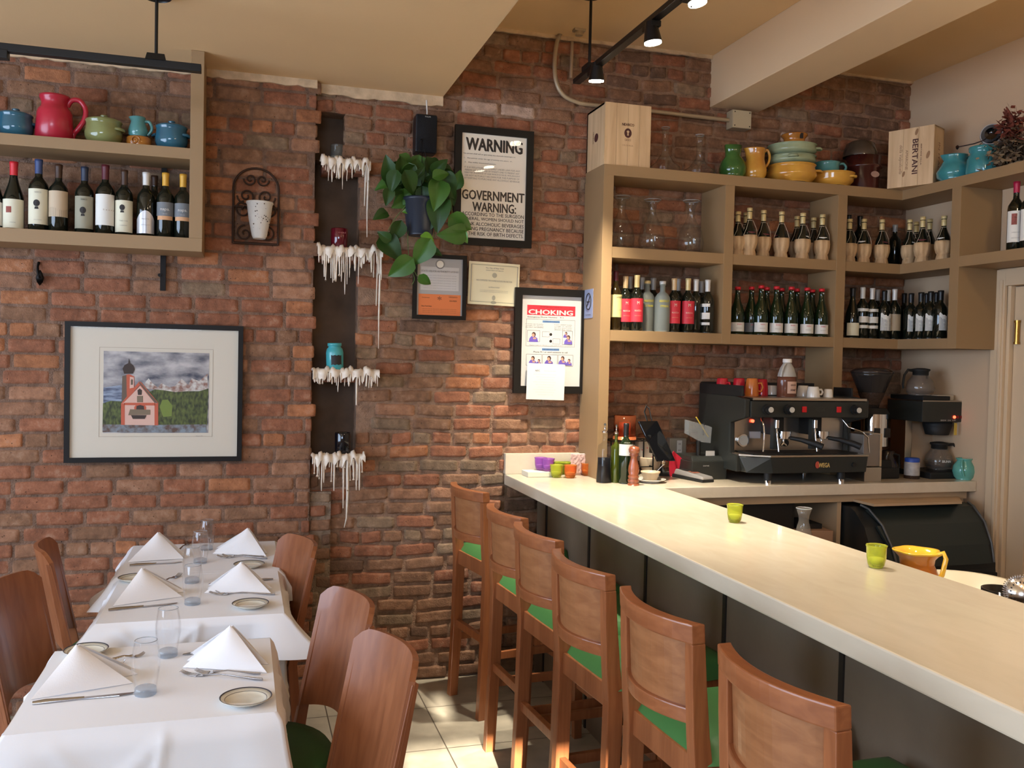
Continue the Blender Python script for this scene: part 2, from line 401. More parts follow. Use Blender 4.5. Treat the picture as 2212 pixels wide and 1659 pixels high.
struct(MB().box(BX0, BX1, YB, D, BZ, ZHI).build('trim_1', M_beam, bevel=.004))
# plaster bands where the brick meets the low ceiling (uneven lower edge)
def band(name, x0, x1, y, zt, h, seed):
    r_ = random.Random(seed); n = int((x1-x0)/.03); mb = MB()
    zs = [zt-h*(1+r_.uniform(-.13, .13)) for _ in range(n+1)]
    for i in range(n):
        a, b = x0+(x1-x0)*i/n, x0+(x1-x0)*(i+1)/n
        mb.hexa([(a, y, zt), (b, y, zt), (b, y, zs[i+1]), (a, y, zs[i])], [(a, y-.012, zt), (b, y-.012, zt), (b, y-.014, zs[i+1]), (a, y-.014, zs[i])])
    return struct(mb.build(name, M_plaster))
band('trim_2', -2.2, NX0, DL-.006, ZLO, .036, 2)
band('trim_3', NX0, XSTEP, D-.012, ZLO, .05, 4)
band('trim_4', XSTEP+.0, BX0, D-.012, ZHI, .018, 6); band('trim_5', BX1, XR, D-.012, ZHI, .014, 8)
# right hand wall with the doorway
DY1 = 3.765; DY0 = 2.95; DZT = 2.085
mbr = MB().box(XR, XR+W, DY1, D+W, 0, ZHI).box(XR, XR+W, YB-W, DY0, 0, ZHI).box(XR, XR+W, DY0, DY1, DZT, ZHI)
struct(mbr.build('wall_right', M_beige))
cs = MB().box(XR-.018, XR, DY1, DY1+.085, 0, DZT+.085).box(XR-.018, XR, DY0-.085, DY0, 0, DZT+.085).box(XR-.018, XR, DY0, DY1, DZT, DZT+.085)
cs.box(XR-.026, XR, DY1+.012, DY1+.03, 0, DZT+.03).box(XR, XR+W, DY1-.02, DY1, 0, DZT)
struct(cs.build('trim_6', M_trim, bevel=.003))
dr = MB().box(XR+.035, XR+.075, DY0+.002, DY1-.022, .005, DZT-.005)
door = struct(dr.build('door_1', M_trim))
for q in ((DY1-.13, DY1-.024, .01, DZT-.006), (DY0+.003, DY0+.11, .01, DZT-.006), (DY0+.111, DY1-.131, DZT-.13, DZT-.006), (DY0+.111, DY1-.131, .01, .22), (DY0+.111, DY1-.131, .95, 1.05)):
    MB().box(XR+.026, XR+.0349, *q).build('door_rail', M_trim, door)
M_brass = mat('brass', 'b08a45', .25, 1)
hz = at(2197, 718, x=XR+.02)
hb = MB().cyl((XR+.012, DY1-.055, hz.z-.055), (XR+.012, DY1-.055, hz.z+.055), .012, n=14)
for k in (-.055, .055): hb.cyl((XR+.012, DY1-.055, hz.z+k-.006), (XR+.012, DY1-.055, hz.z+k+.006), .015, n=14)
hb.build('hinge', M_brass, door)

# floor : big stone tiles with thin dark joints
mf = bpy.data.materials.new('floor_tile'); mf.use_nodes = True; nt = mf.node_tree; n = nt.nodes; L = nt.links; b = n['Principled BSDF']
tc = n.new('ShaderNodeTexCoord'); mp = n.new('ShaderNodeMapping'); L.new(tc.outputs['Object'], mp.inputs['Vector'])
mp.inputs['Location'].default_value = (-.85+.457*4, -3.7+.457*12, 0)
br = n.new('ShaderNodeTexBrick'); br.offset = 0; L.new(mp.outputs[0], br.inputs['Vector'])
br.inputs['Scale'].default_value = 1; br.inputs['Brick Width'].default_value = .457; br.inputs['Row Height'].default_value = .457
br.inputs['Mortar Size'].default_value = .003; br.inputs['Color1'].default_value = (.46, .40, .30, 1); br.inputs['Color2'].default_value = (.40, .345, .26, 1); br.inputs['Mortar'].default_value = (.12, .095, .07, 1)
nz = n.new('ShaderNodeTexNoise'); nz.inputs['Scale'].default_value = 9; nz.inputs['Detail'].default_value = 8; L.new(tc.outputs['Object'], nz.inputs['Vector'])
mr = n.new('ShaderNodeMapRange'); mr.inputs[1].default_value = .3; mr.inputs[2].default_value = .7; mr.inputs[3].default_value = .78; mr.inputs[4].default_value = 1.12; L.new(nz.outputs['Fac'], mr.inputs[0])
vm = n.new('ShaderNodeVectorMath'); vm.operation = 'SCALE'; L.new(br.outputs['Color'], vm.inputs[0]); L.new(mr.outputs[0], vm.inputs['Scale']); L.new(vm.outputs[0], b.inputs['Base Color'])
b.inputs['Roughness'].default_value = .42
bp = n.new('ShaderNodeBump'); bp.inputs['Strength'].default_value = .3; bp.inputs['Distance'].default_value = .004; bp.invert = True
L.new(br.outputs['Fac'], bp.inputs['Height']); L.new(bp.outputs['Normal'], b.inputs['Normal'])
struct(MB().box(XL-W, XR+W, YB-W, D+W, -.1, 0).build('floor', mf))

# ------------------------------------------------------------------ light
Wd = bpy.data.worlds.new('world'); S.world = Wd; Wd.use_nodes = True
Wd.node_tree.nodes['Background'].inputs[0].default_value = (.55, .72, 1, 1); Wd.node_tree.nodes['Background'].inputs[1].default_value = 1.5
def area(name, loc, rot, sx, sy, power, col, spread=180):
    l = bpy.data.lights.new(name, 'AREA'); l.shape = 'RECTANGLE'; l.size = sx; l.size_y = sy; l.energy = power; l.color = col; l.spread = R(spread)
    o = bpy.data.objects.new(name, l); COL.objects.link(o); o.location = loc; o.rotation_euler = rot; return o
# daylight coming in through the side windows (they face +x)
area('window_daylight', (XL-.02, (wy0+wy1)/2, (zwa+zwb)/2), (0, -PI/2, 0), zwb-zwa, wy1-wy0, 180, (.62, .77, 1))
area('street_daylight', ((FW[0]+FW[1])/2, YB-.02, (FW[2]+FW[3])/2), (PI/2, 0, 0), FW[1]-FW[0], FW[3]-FW[2], 95, (.60, .76, 1))
sun = bpy.data.lights.new('sun', 'SUN'); sun.energy = 30; sun.angle = R(.6); sun.color = (1, .93, .80)
so = bpy.data.objects.new('sun', sun); COL.objects.link(so)
so.rotation_euler = Vector((.10, 1, -.385)).to_track_quat('-Z', 'Y').to_euler(); so.location = (0, YB-1, 3)
def spot(name, loc, target, power, col, size=60, blend=.6, r=.03):
    l = bpy.data.lights.new(name, 'SPOT'); l.energy = power; l.color = col; l.spot_size = R(size); l.spot_blend = blend; l.shadow_soft_size = r
    o = bpy.data.objects.new(name, l); COL.objects.link(o); o.location = loc
    o.rotation_euler = (Vector(target)-Vector(loc)).to_track_quat('-Z', 'Y').to_euler(); return o
S.view_settings.view_transform = 'Standard'; S.view_settings.look = 'None'; S.view_settings.gamma = 1; S.view_settings.exposure = 0

S.cycles.transparent_max_bounces = 32; S.cycles.max_bounces = 10; S.cycles.sample_clamp_indirect = 6
# ------------------------------------------------------------------ bar counter, back counter
def stone(name):
    m = mat(name, (.78, .66, .47), .16, coat=.2); nt = m.node_tree; n = nt.nodes; L = nt.links; b = n['Principled BSDF']
    tc = n.new('ShaderNodeTexCoord'); mp = n.new('ShaderNodeMapping'); mp.inputs['Scale'].default_value = (7, 2.6, 7); mp.inputs['Rotation'].default_value = (0, 0, R(-68)); L.new(tc.outputs['Object'], mp.inputs['Vector'])
    nz = n.new('ShaderNodeTexNoise'); nz.inputs['Scale'].default_value = 2.2; nz.inputs['Detail'].default_value = 7; nz.inputs['Distortion'].default_value = .8; L.new(mp.outputs[0], nz.inputs['Vector'])
    rp = n.new('ShaderNodeValToRGB'); L.new(nz.outputs['Fac'], rp.inputs['Fac']); e = rp.color_ramp.elements
    e[0].position = .3; e[0].color = (.63, .535, .395, 1); e[1].position = .7; e[1].color = (.68, .585, .44, 1)
    L.new(rp.outputs[0], b.inputs['Base Color']); return m
M_stone = stone('cream_stone')
M_base = mat('bar_base_panel', (.20, .145, .095), .6, var=.3, vscale=3, bump=.05)
M_joint = mat('bar_base_joint', (.02, .014, .01), .6)
M_lam = mat('laminate_birch', (.52, .36, .21), .5, var=.15, vscale=3)
M_shelf = mat('shelf_paint', (.30, .188, .090), .55, var=.05, vscale=4)
BXL, BXR = 1.315, 1.938; BCY = 3.925
bar = thing('bar_counter', 'long cream stone bar counter over a dark panelled base, turning along the brick wall', 'bar counter', (BXL, 1.5, 0))
def B(mb, name, mats, parent, **k):
    """build geometry given in room coordinates as a child of a placed thing"""
    o = mb.build(name, mats, parent, **k); o.matrix_parent_inverse = Matrix.Identity(4)
    inv = (Matrix.Translation(parent.location) @ parent.rotation_euler.to_matrix().to_4x4()).inverted()
    o.data.transform(inv); return o
B(MB().box(BXL, BXR, YB+1.6, D-.016, CT-.055, CT), 'countertop', M_stone, bar, bevel=.005)
wk = thing('stone_worktop', 'cream stone worktop carrying the coffee machines behind the bar', 'worktop', (BXR, D, CT-.055))
B(MB().box(BXR+.0005, XR-.002, BCY, D-.016, CT-.055, CT), 'slab', M_stone, wk, bevel=.003)
bb = MB().box(1.5, 1.54, YB+1.8, D-.02, 0, CT-.055)
B(bb, 'base_panel', M_base, bar)
yj = 4.36
while yj > YB+1.9:
    B(MB().box(1.494, 1.502, yj-.009, yj+.009, 0, CT-.056), 'panel_joint', M_joint, bar); yj -= .595
B(MB().box(BXL, 1.765, D-.035, D-.0, CT, CT+.108), 'backsplash', M_stone, bar, bevel=.003)
bc = thing('back_counter_cabinet', 'open birch cabinet under the stone back counter, with two bays', 'cabinet', (2.3, BCY, 0))
c = MB().box(1.96, XR-.03, 3.96, D-.02, CT-.098, CT-.056)
B(c, 'apron_board', M_lam, bc, bevel=.002)
for nx, xx in (('side_panel', 2.185), ('divider', 2.955), ('side_panel', XR-.055)):
    B(MB().box(xx-.012, xx+.012, 3.97, D-.03, 0, CT-.098), nx, M_lam, bc)
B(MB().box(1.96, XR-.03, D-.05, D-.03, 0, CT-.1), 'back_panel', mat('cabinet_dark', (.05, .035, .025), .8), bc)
B(MB().box(2.2, 2.94, 4.0, D-.05, .60, .62), 'shelf', M_lam, bc)
B(MB().hexa([(3.03, 3.80, .955), (3.57, 3.80, .955), (3.74, 4.02, .955), (3.03, 4.02, .955)], [(3.03, 3.80, .967), (3.57, 3.80, .967), (3.74, 4.02, .967), (3.03, 4.02, .967)]), 'pull_out_board', M_lam, bc)

# ------------------------------------------------------------------ shelving over the back counter
SF, SXF = 4.26, 3.52           # front planes of the two wings
ZT, Z1, Z2 = 2.642, 2.230, 1.810; TB = .055
YC, YE = 3.815, 3.86
shv = thing('wall_shelving', 'tan painted box shelving wrapping the corner above the back counter', 'shelving', (1.75, D, CT))
def wing(z, name):
    far = 2.55
    pts = [(1.727, SF), (SXF, SF), (SXF, far if z > 2 else 3.825), (XR-.002, far if z > 2 else 3.825), (XR-.002, D-.022), (1.727, D-.022)]
    B(MB().hexa([(x, y, z-TB) for x, y in pts[::-1]], [(x, y, z) for x, y in pts[::-1]]), name, M_shelf, shv, bevel=.0015)
wing(ZT, 'top_board'); wing(Z1, 'middle_board'); wing(Z2, 'bottom_board')
B(MB().box(1.724, 1.779, SF-.004, D-.022, CT+.001, ZT-TB), 'upright', M_shelf, shv, bevel=.0015)
B(MB().box(2.412, 2.466, SF-.002, D-.022, Z2-TB, ZT-TB), 'upright', M_shelf, shv, bevel=.0015)
B(MB().box(3.102, 3.160, SF-.003, D-.022, CT+.001, ZT-TB), 'upright', M_shelf, shv, bevel=.0015)
B(MB().box(SXF-.003, XR-.003, 3.822, 3.885, Z2-TB, ZT-TB), 'upright', M_shelf, shv, bevel=.0015)

# ------------------------------------------------------------------ shelving on the left wall
LF = 4.22; LXR = -.178
sl = thing('wall_shelf_unit', 'tan painted shelf unit hung on the brick wall at left, crockery above wine', 'shelving', (-.18, DL, 2.09))
B(MB().box(-1.75, LXR-.052, LF, DL-.012, 2.492, 2.540), 'middle_board', M_shelf, sl, bevel=.0015)
B(MB().box(-1.75, LXR-.0, LF, DL-.012, 2.092, 2.150), 'bottom_board', M_shelf, sl, bevel=.0015)
B(MB().box(LXR-.055, LXR, LF-.002, DL-.012, 2.150, ZLO-.001), 'upright', M_shelf, sl, bevel=.0015)
B(MB().box(-1.75, -1.70, LF-.002, DL-.012, 2.150, ZLO-.001), 'upright', M_shelf, sl, bevel=.0015)
M_iron = mat('black_iron', '15110f', .5, .6)
br_ = thing('iron_shelf_bracket', 'black iron strap bracket below and behind the left shelf unit', 'bracket', (-.44, DL-.01, 1.9))
p0 = at(352, 628, y=DL-.012); p1 = at(345, 345, y=DL-.012)
B(MB().box(p0.x-.012, p0.x+.012, DL-.022, DL-.010, p0.z, 2.091), 'strap', M_iron, br_)
B(MB().box(p0.x-.012, p0.x+.012, DL-.022, DL-.012, 2.151, 2.491), 'strap', M_iron, br_)
B(MB().cyl((p0.x-.014, DL-.03, p0.z+.07), (p0.x-.014, DL-.012, p0.z+.07), .008), 'bolt', M_iron, br_)

# ------------------------------------------------------------------ bar stools
W_st = wood('stool_wood', (.34, .118, .042), (.25, .080, .027)); W_st2 = wood('stool_panel_wood', (.35, .145, .055), (.26, .10, .036), axis=1)
W_rail = wood('stool_rail_wood', (.34, .118, .042), (.25, .080, .027), axis=1)
M_green = mat('green_vinyl', (.05, .165, .045), .42, bump=.03, bscale=90)
M_dkgreen = mat('green_seat_fabric', (.018, .075, .018), .6, bump=.05, bscale=120)
M_brassbar = mat('footrest_metal', '9a7040', .3, .9)
HW = .1875
def back_x(v, z):    # curved plan of the stool back, v in -1..1 across
    return -.222 - .048*(1-v*v)+.008 - (z-.80)*.06
def make_stool():
    t = thing('bar_stool', '', 'bar stool')
    for s in (-1, 1):
        # rear leg running up into the back post
        y = s*(HW-.018); mb = MB(); w = .018
        prof = [(0, -.205, .021), (.35, -.190, .023), (.68, -.183, .025), (.78, -.194, .022), (.90, -.203, .0195), (.998, -.208, .0175)]
        for (za, xa, ha), (zb, xb, hb) in zip(prof, prof[1:]):
            mb.hexa([(xa-ha, y-w, za), (xa+ha, y-w, za), (xa+ha, y+w, za), (xa-ha, y+w, za)], [(xb-hb, y-w, zb), (xb+hb, y-w, zb), (xb+hb, y+w, zb), (xb-hb, y+w, zb)])
        mb.build('leg', W_st, t, bevel=.003, weld=True, ang=60)
        mb = MB(); yf = s*(HW-.016)
        mb.hexa([(.185, yf-.015, 0), (.222, yf-.015, 0), (.222, yf+.015, 0), (.185, yf+.015, 0)], [(.175, yf-.018, .70), (.217, yf-.018, .70), (.217, yf+.018, .70), (.175, yf+.018, .70)])
        mb.build('leg', W_st, t, bevel=.003)
        MB().box(-.175, .19, s*(HW-.016)-.010, s*(HW-.016)+.010, .27, .305).build('stretcher', W_st, t, bevel=.002)
        MB().box(-.165, .18, s*(HW-.014)-.011, s*(HW-.014)+.011, .648, .705).build('apron', W_st, t, bevel=.002)
    MB().box(-.20, -.178, -HW+.03, HW-.03, .34, .375).build('stretcher', W_st, t, bevel=.002)
    fr = MB().box(.19, .215, -HW+.03, HW-.03, .225, .265).build('footrest', W_st, t, bevel=.002)
    MB().box(.186, .219, -HW+.032, HW-.032, .265, .269).build('footrest_cap', M_brassbar, fr)
    MB().box(-.195, -.165, -HW+.034, HW-.034, .648, .715).build('apron', W_st, t, bevel=.002)
    MB().box(.185, .21, -HW+.034, HW-.034, .648, .705).build('apron', W_st, t, bevel=.002)
    # cushion
    mb = MB()
    def cush(u, v):
        a = (u-.5)*2; b_ = (v-.5)*2
        k_ = 1-.07*(a*b_)**4; x = .035+.228*a*k_; y = (.196-.006*a)*b_*k_
        e = max(abs(a), abs(b_)); return (x, y, .707+.052*(1-e**6)**.5 if e < 1 else .707)
    mb.grid(cush, 16, 16); mb.box(-.18, .235, -.178, .178, .700, .708)
    mb.build('seat', M_green, t)
    # back: rails and inset panel
    def rail(z0, z1, th, name, m_, y_=HW+.0005, off=0, bev=.004):
        mb = MB(); N = 14
        for i in range(N):
            a, b_ = -1+2*i/N, -1+2*(i+1)/N
            def q(v, z, k): return (back_x(v, z)+off+k, -v*y_, z)
            mb.hexa([q(a, z0, 0), q(b_, z0, 0), q(b_, z0, th), q(a, z0, th)], [q(a, z1, 0), q(b_, z1, 0), q(b_, z1, th), q(a, z1, th)])
        return mb.build(name, m_, t, weld=True, bevel=bev, ang=50)
    rail(.998, 1.045, .035, 'top_rail', W_rail); rail(.800, .838, .030, 'lower_rail', W_rail, y_=HW-.03)
    rail(.836, 1.0, .012, 'back_panel', W_st2, y_=HW-.034, off=.012, bev=0)
    return t
stool0 = make_stool()
st = [((4.29, .968), (4.0, 1.02), 10), ((3.646, .974), (3.284, 1.002), 4.6), ((3.211, .962), (2.856, .99), 4.6), ((2.736, .941), (2.361, .973), 4.6), ((2.244, .970), (1.866, .98), 3), ((1.738, .976), (1.356, 1.001), 4)]
near = ['at the far end beside the brick wall', 'second from the brick wall', 'third from the brick wall', 'fourth from the brick wall', 'second nearest the camera', 'nearest the camera']
for i, ((ya, xa), (yb, xb), a) in enumerate(st):
    o = stool0 if i == 0 else dup(stool0)
    f = Vector((math.cos(R(a)), math.sin(R(a)), 0)); mid = Vector(((xa+xb)/2, (ya+yb)/2, 0)) if i else Vector((.995, 4.12, 0))
    o.location = mid + f*.247; o.rotation_euler = (0, 0, R(a))
    o['label'] = 'reddish wooden bar stool with green vinyl seat, '+near[i]; o['group'] = 'bar stools along the counter'

# ------------------------------------------------------------------ dining chairs
W_ch = wood('chair_wood', (.29, .102, .040), (.215, .070, .026), scale=10)
def make_chair():
    t = thing('dining_chair', '', 'chair')
    hw = .195
    for s in (-1, 1):
        mb = MB(); y = s*(hw-.012); w = .0115
        prof = [(0, -.235, .018), (.25, -.212, .020), (.45, -.194, .018), (.60, -.222, .0135), (.855, -.2755, .009)]
        for (za, xa, ha), (zb, xb, hb) in zip(prof, prof[1:]):
            mb.hexa([(xa-ha, y-w, za), (xa+ha, y-w, za), (xa+ha, y+w, za), (xa-ha, y+w, za)], [(xb-hb, y-w, zb), (xb+hb, y-w, zb), (xb+hb, y+w, zb), (xb-hb, y+w, zb)])
        mb.build('leg', W_ch, t, weld=True, bevel=.0025, ang=60)
        MB().hexa([(.165, s*.165-.014, 0), (.193, s*.165-.014, 0), (.193, s*.165+.014, 0), (.165, s*.165+.014, 0)], [(.155, s*.165-.018, .43), (.192, s*.165-.018, .43), (.192, s*.165+.018, .43), (.155, s*.165+.018, .43)]).build('leg', W_ch, t, bevel=.003)
        MB().box(-.19, .17, s*.168-.01, s*.168+.01, .38, .43).build('apron', W_ch, t, bevel=.002)
    MB().box(-.20, -.18, -.18, .18, .38, .43).build('apron', W_ch, t, bevel=.002)
    MB().box(.162, .186, -.15, .15, .38, .43).build('apron', W_ch, t, bevel=.002)
    def panel(u, v):
        a = (u-.5)*2
        zlo = .505+.035*(1-a*a); zhi = .897-.036*(max(0, abs(a)-.72)/.28)**2
        z = zlo+(zhi-zlo)*v
        return (-.200-(z-.45)*.209+.012-.055*(1-a*a), -a*hw, z)
    MB().grid(panel, 18, 10, thick=.016, smooth=True).build('back_panel', W_ch, t)
    mb = MB()
    prof = [(0, .432), (.218, .434), (.231, .446), (.232, .462), (.221, .476), (.17, .487), (.08, .492), (0, .493)]
    mb.lathe(prof, 36, fn=lambda r, z, a: r*(1+.03*math.cos(4*a)*0)*(1 if math.cos(a) > -.2 else 1-.06*(abs(math.cos(a))-.2)))
    mb.build('seat', M_dkgreen, t, weld=True)
    return t
chair0 = make_chair()
ch = [((.390, 2.345), 194, 'reddish-brown curved-back dining chair at right, nearest the camera'),
      ((.345, 2.84), 196, 'reddish-brown curved-back dining chair right of tables, middle of three, green seat showing'),
      ((.245, 3.76), 197, 'reddish-brown curved-back dining chair right of the farthest table, against the brick wall'),
      ((-.725, 3.84), 8, 'dining chair left of the tables seen edge-on, nearest the brick wall'),
      ((-.735, 3.255), -13, 'dark reddish dining chair at the left edge of the photo')]
for i, (m_, a, lb) in enumerate(ch):
    o = chair0 if i == 0 else dup(chair0)
    f = Vector((math.cos(R(a)), math.sin(R(a)), 0)); o.location = Vector((m_[0], m_[1], 0))+f*.30; o.rotation_euler = (0, 0, R(a))
    o['label'] = lb; o['group'] = 'dining chairs around the white tables'

# ------------------------------------------------------------------ tables and cloths
M_cloth = mat('white_linen', (.80, .80, .82), .85, bump=.04, bscale=420, sheen=.1)
M_under = mat('cream_under_cloth', (.70, .62, .52), .85, bump=.08, bscale=200)
M_legw = wood('table_leg_wood', (.16, .07, .035), (.10, .045, .022))
TZ = .750
def cloth(ax, ay, L, seed, corner=.10, wave=.008, z=TZ+.004, cor=(1, 1, 1, 1), base=.004, stretch=1.28, longpart=None):
    rnd = random.Random(seed); N = 260; K = 14
    per = []; creases = [(.75, .66, rnd.uniform(.02, .06)), (.72, -.69, rnd.uniform(.10, .2)), (.2, .98, rnd.uniform(-.1, .1))]
    def edge(t):          # rounded rectangle, t 0..4
        k = int(t) % 4; f = t-int(t)
        cs = [(ax, -ay), (ax, ay), (-ax, ay), (-ax, -ay)]; a = Vector(cs[k]); b_ = Vector(cs[(k+1) % 4]); p = a.lerp(b_, f)
        dirs = [(1, 0), (0, 1), (-1, 0), (0, -1)]; n0 = Vector(dirs[k])
        nn = Vector(dirs[(k+1) % 4]) if f > .5 else Vector(dirs[(k-1) % 4])
        d = min(f, 1-f); w = max(0, 1-d/.20); ww = w*w*(3-2*w)
        nrm = (n0*(1-ww*.5)+nn*ww*.5).normalized()
        ci = (k+1) % 4 if f > .5 else k
        return p, nrm, ww*cor[ci], f
    ph = rnd.uniform(0, 6.28); V = []; 
    M1 = 14
    mb = MB()
    mb.grid(lambda u, v: ((u*2-1)*(ax-.002), (v*2-1)*(ay-.002), z+.0006*math.sin(9*u+ph)*math.sin(11*v)), 16, 16)
    rings = []
    for j in range(K+1):
        s = j/K; ring = []
        for i in range(N):
            t = 4*i/N; p, nrm, cw, f = edge(t)
            LL = (longpart if longpart and p.x > 0 and p.y < -.12 else L)*(1+(stretch-1)*cw); drop = LL*s
            fl = base+corner*cw*math.sin(min(1, s)*PI/2)*(.35+.65*s)+wave*s*(math.sin(t*9+ph)+.6*math.sin(t*17+2*ph))+.012*s
            zz = z-drop*(1-.18*cw*s)
            for (ca, cb_, cd) in creases: q_ = (p.x if abs(nrm.y) > abs(nrm.x) else p.y)*cb_+drop*ca-cd; fl += .007*math.exp(-(q_/.010)**2)*min(1, s*4)
            if j == 0: fl = -.002; zz = z+.0
            elif j == 1: fl = .005+cw*.01
            ring.append((p.x+nrm.x*fl, p.y+nrm.y*fl, zz))
        rings.append(ring)
    o_ = len(mb.v)
    vs = [q for r_ in rings for q in r_]
    mb.add(vs, [(j*N+i, (j+1)*N+i, (j+1)*N+(i+1) % N, j*N+(i+1) % N) for j in range(K) for i in range(N)], 0, True)
    return mb
tabs = [((-.214, 2.625), .300, .300), ((-.150, 3.545), .292, .335), ((-.155, 4.155), .305, .300)]
names = ['nearest the camera', 'in the middle of the row', 'against the brick wall']
for i, ((cx, cy), ax, ay) in enumerate(tabs):
    t = thing('dining_table', 'small square dining table under white linen, '+names[i], 'table', (cx, cy, 0), 0, 'dining tables in a row')
    MB().box(-ax+.006, ax-.006, -ay+.006, ay-.006, TZ-.028, TZ).build('tabletop', M_legw, t, bevel=.003)
    MB().cyl((0, 0, .03), (0, 0, TZ-.03), .035, n=20).build('pedestal', M_iron, t)
    MB().box(-.22, .22, -.03, .03, 0, .03).box(-.03, .03, -.22, .22, 0, .03).build('foot', M_iron, t, bevel=.004)
    u = cloth(ax+.004, ay+.004, .262, 10+i, longpart=(.46 if i == 1 else None), corner=.02, wave=.006, z=TZ+.0015, stretch=1.0, base=.006).build('under_cloth', M_under, None, loc=(cx, cy, 0), weld=True)
    tag(u, 'cream under-cloth below the white linen on the table '+names[i], 'tablecloth', 'cream under-cloths')
    o = cloth(ax+.01, ay+.01, [.262, .135, .12][i], 20+i, stretch=[1.04, 1.1, 1.1][i], corner=[.05, .15, .09][i], wave=.007, z=TZ+.0045, base=.016).build('tablecloth', M_cloth, None, loc=(cx, cy, 0), weld=True)
    tag(o, 'white linen tablecloth over the table '+names[i], 'tablecloth', 'white tablecloths')
# ------------------------------------------------------------------ things on the brick wall
M_blkframe = mat('black_frame', '120e0b', .5, spec=.3); M_paper = mat('poster_paper', (.84, .77, .65), .55); M_white = mat('white_paper', (.62, .59, .54), .7)
M_pane = thin_glass('picture_glass', 'ffffff', 0, .02)
M_grey = mat('print_grey', (.25, .23, .21), .7); M_ink = mat('print_ink', (.018, .014, .012), .6)
RX = (PI/2, 0, 0)
def flatpoly(mb, pts, y, mi=0):           # pts (x,z) counter-clockwise seen from -y
    mb.add([(x, y, z) for x, z in pts], [tuple(range(len(pts)))], mi)
def rect(mb, x0, x1, z0, z1, y, mi=0): flatpoly(mb, [(x0, z0), (x1, z0), (x1, z1), (x0, z1)], y, mi)
def disc(cx, cz, r, n=16, rz=None): return [(cx+r*math.cos(2*PI*i/n), cz+(rz or r)*math.sin(2*PI*i/n)) for i in range(n)]
def framed(name, label, cat, TL, BR, y, fw, dep=.022, paper=None, tilt=0, glaze=True):
    w = BR.x-TL.x; h = TL.z-BR.z; cx = (TL.x+BR.x)/2; cz = (TL.z+BR.z)/2
    t = thing(name, label, cat, (cx, y, cz), rot=(0, R(tilt), 0))
    mb = MB(); W2, H2 = w/2, h/2
    for (a, b_, c_, d_) in (((-W2, H2), (W2, H2), (W2-fw, H2-fw), (-W2+fw, H2-fw)), ((-W2, -H2), (-W2, H2), (-W2+fw, H2-fw), (-W2+fw, -H2+fw)), ((W2, -H2), (-W2, -H2), (-W2+fw, -H2+fw), (W2-fw, -H2+fw)), ((W2, H2), (W2, -H2), (W2-fw, -H2+fw), (W2-fw, H2-fw))):
        mb.hexa([(p[0], 0, p[1]) for p in (a, b_, c_, d_)], [(p[0], -dep, p[1]) for p in (a, b_, c_, d_)])
    mb.build('frame', M_blkframe, t)
    MB().box(-W2+fw*.8, W2-fw*.8, -dep*.5, -.001, -H2+fw*.8, H2-fw*.8).build('paper', paper or M_paper, t)
    if glaze: MB().add([(-W2+fw*.9, -dep*.78, -H2+fw*.9), (W2-fw*.9, -dep*.78, -H2+fw*.9), (W2-fw*.9, -dep*.78, H2-fw*.9), (-W2+fw*.9, -dep*.78, H2-fw*.9)], [(0, 1, 2, 3)]).build('glass_pane', M_pane, t)
    return t, w, h, -dep*.5-.0006
def textrow(parent, body, cx, cz, w, h, y, m_=None, bold=0, name='lettering'):
    return text(body, w, h, m_ or M_ink, parent, (cx, y, cz), RX, name, bold, .0003)
# --- the WARNING poster
t, w, h, yp = framed('framed_poster', 'tall black-framed warning poster, partly covered by the hanging plant', 'poster', at(983, 269.3, y=4.5), at(1146.5, 537, y=4.5), 4.508, .036)
iw, ih = w-.072, h-.072
textrow(t, 'WARNING', .0, ih*.40, iw*.88, ih*.125, yp, bold=.045)
textrow(t, 'No person shall sell or give away any alcoholic beverages to:', -iw*.07, ih*.305, iw*.80, .008, yp)
textrow(t, '1.   Any person under the age of twenty-one years;  or,', -iw*.09, ih*.262, iw*.74, .008, yp)
textrow(t, '2.   Any visibly intoxicated person.', -iw*.21, ih*.222, iw*.48, .008, yp)
for k, l in enumerate(('IT IS A VIOLATION PUNISHABLE UNDER LAW FOR ANY', 'PERSON UNDER THE AGE OF TWENTY-ONE TO PRESENT ANY', 'WRITTEN EVIDENCE OF AGE WHICH IS FALSE, FRAUDULENT', 'OR NOT ACTUALLY HIS OWN FOR THE PURPOSE OF', 'ATTEMPTING TO PURCHASE ANY ALCOHOLIC BEVERAGE.')):
    textrow(t, l, -.008, ih*(.175-.026*k), iw*(.86-.02*(k % 2)), .0085, yp, M_grey)
textrow(t, 'GOVERNMENT', 0, -ih*.085, iw*.97, ih*.095, yp, bold=.035)
textrow(t, 'WARNING:', .006, -ih*.197, iw*.68, ih*.092, yp, bold=.035)
for k, l in enumerate(('ACCORDING TO THE SURGEON', 'GENERAL, WOMEN SHOULD NOT', 'DRINK ALCOHOLIC BEVERAGES', 'DURING PREGNANCY BECAUSE', 'OF THE RISK OF BIRTH DEFECTS.')):
    textrow(t, l, 0, -ih*(.268+.047*k), iw*.96, ih*.035, yp, bold=.012)
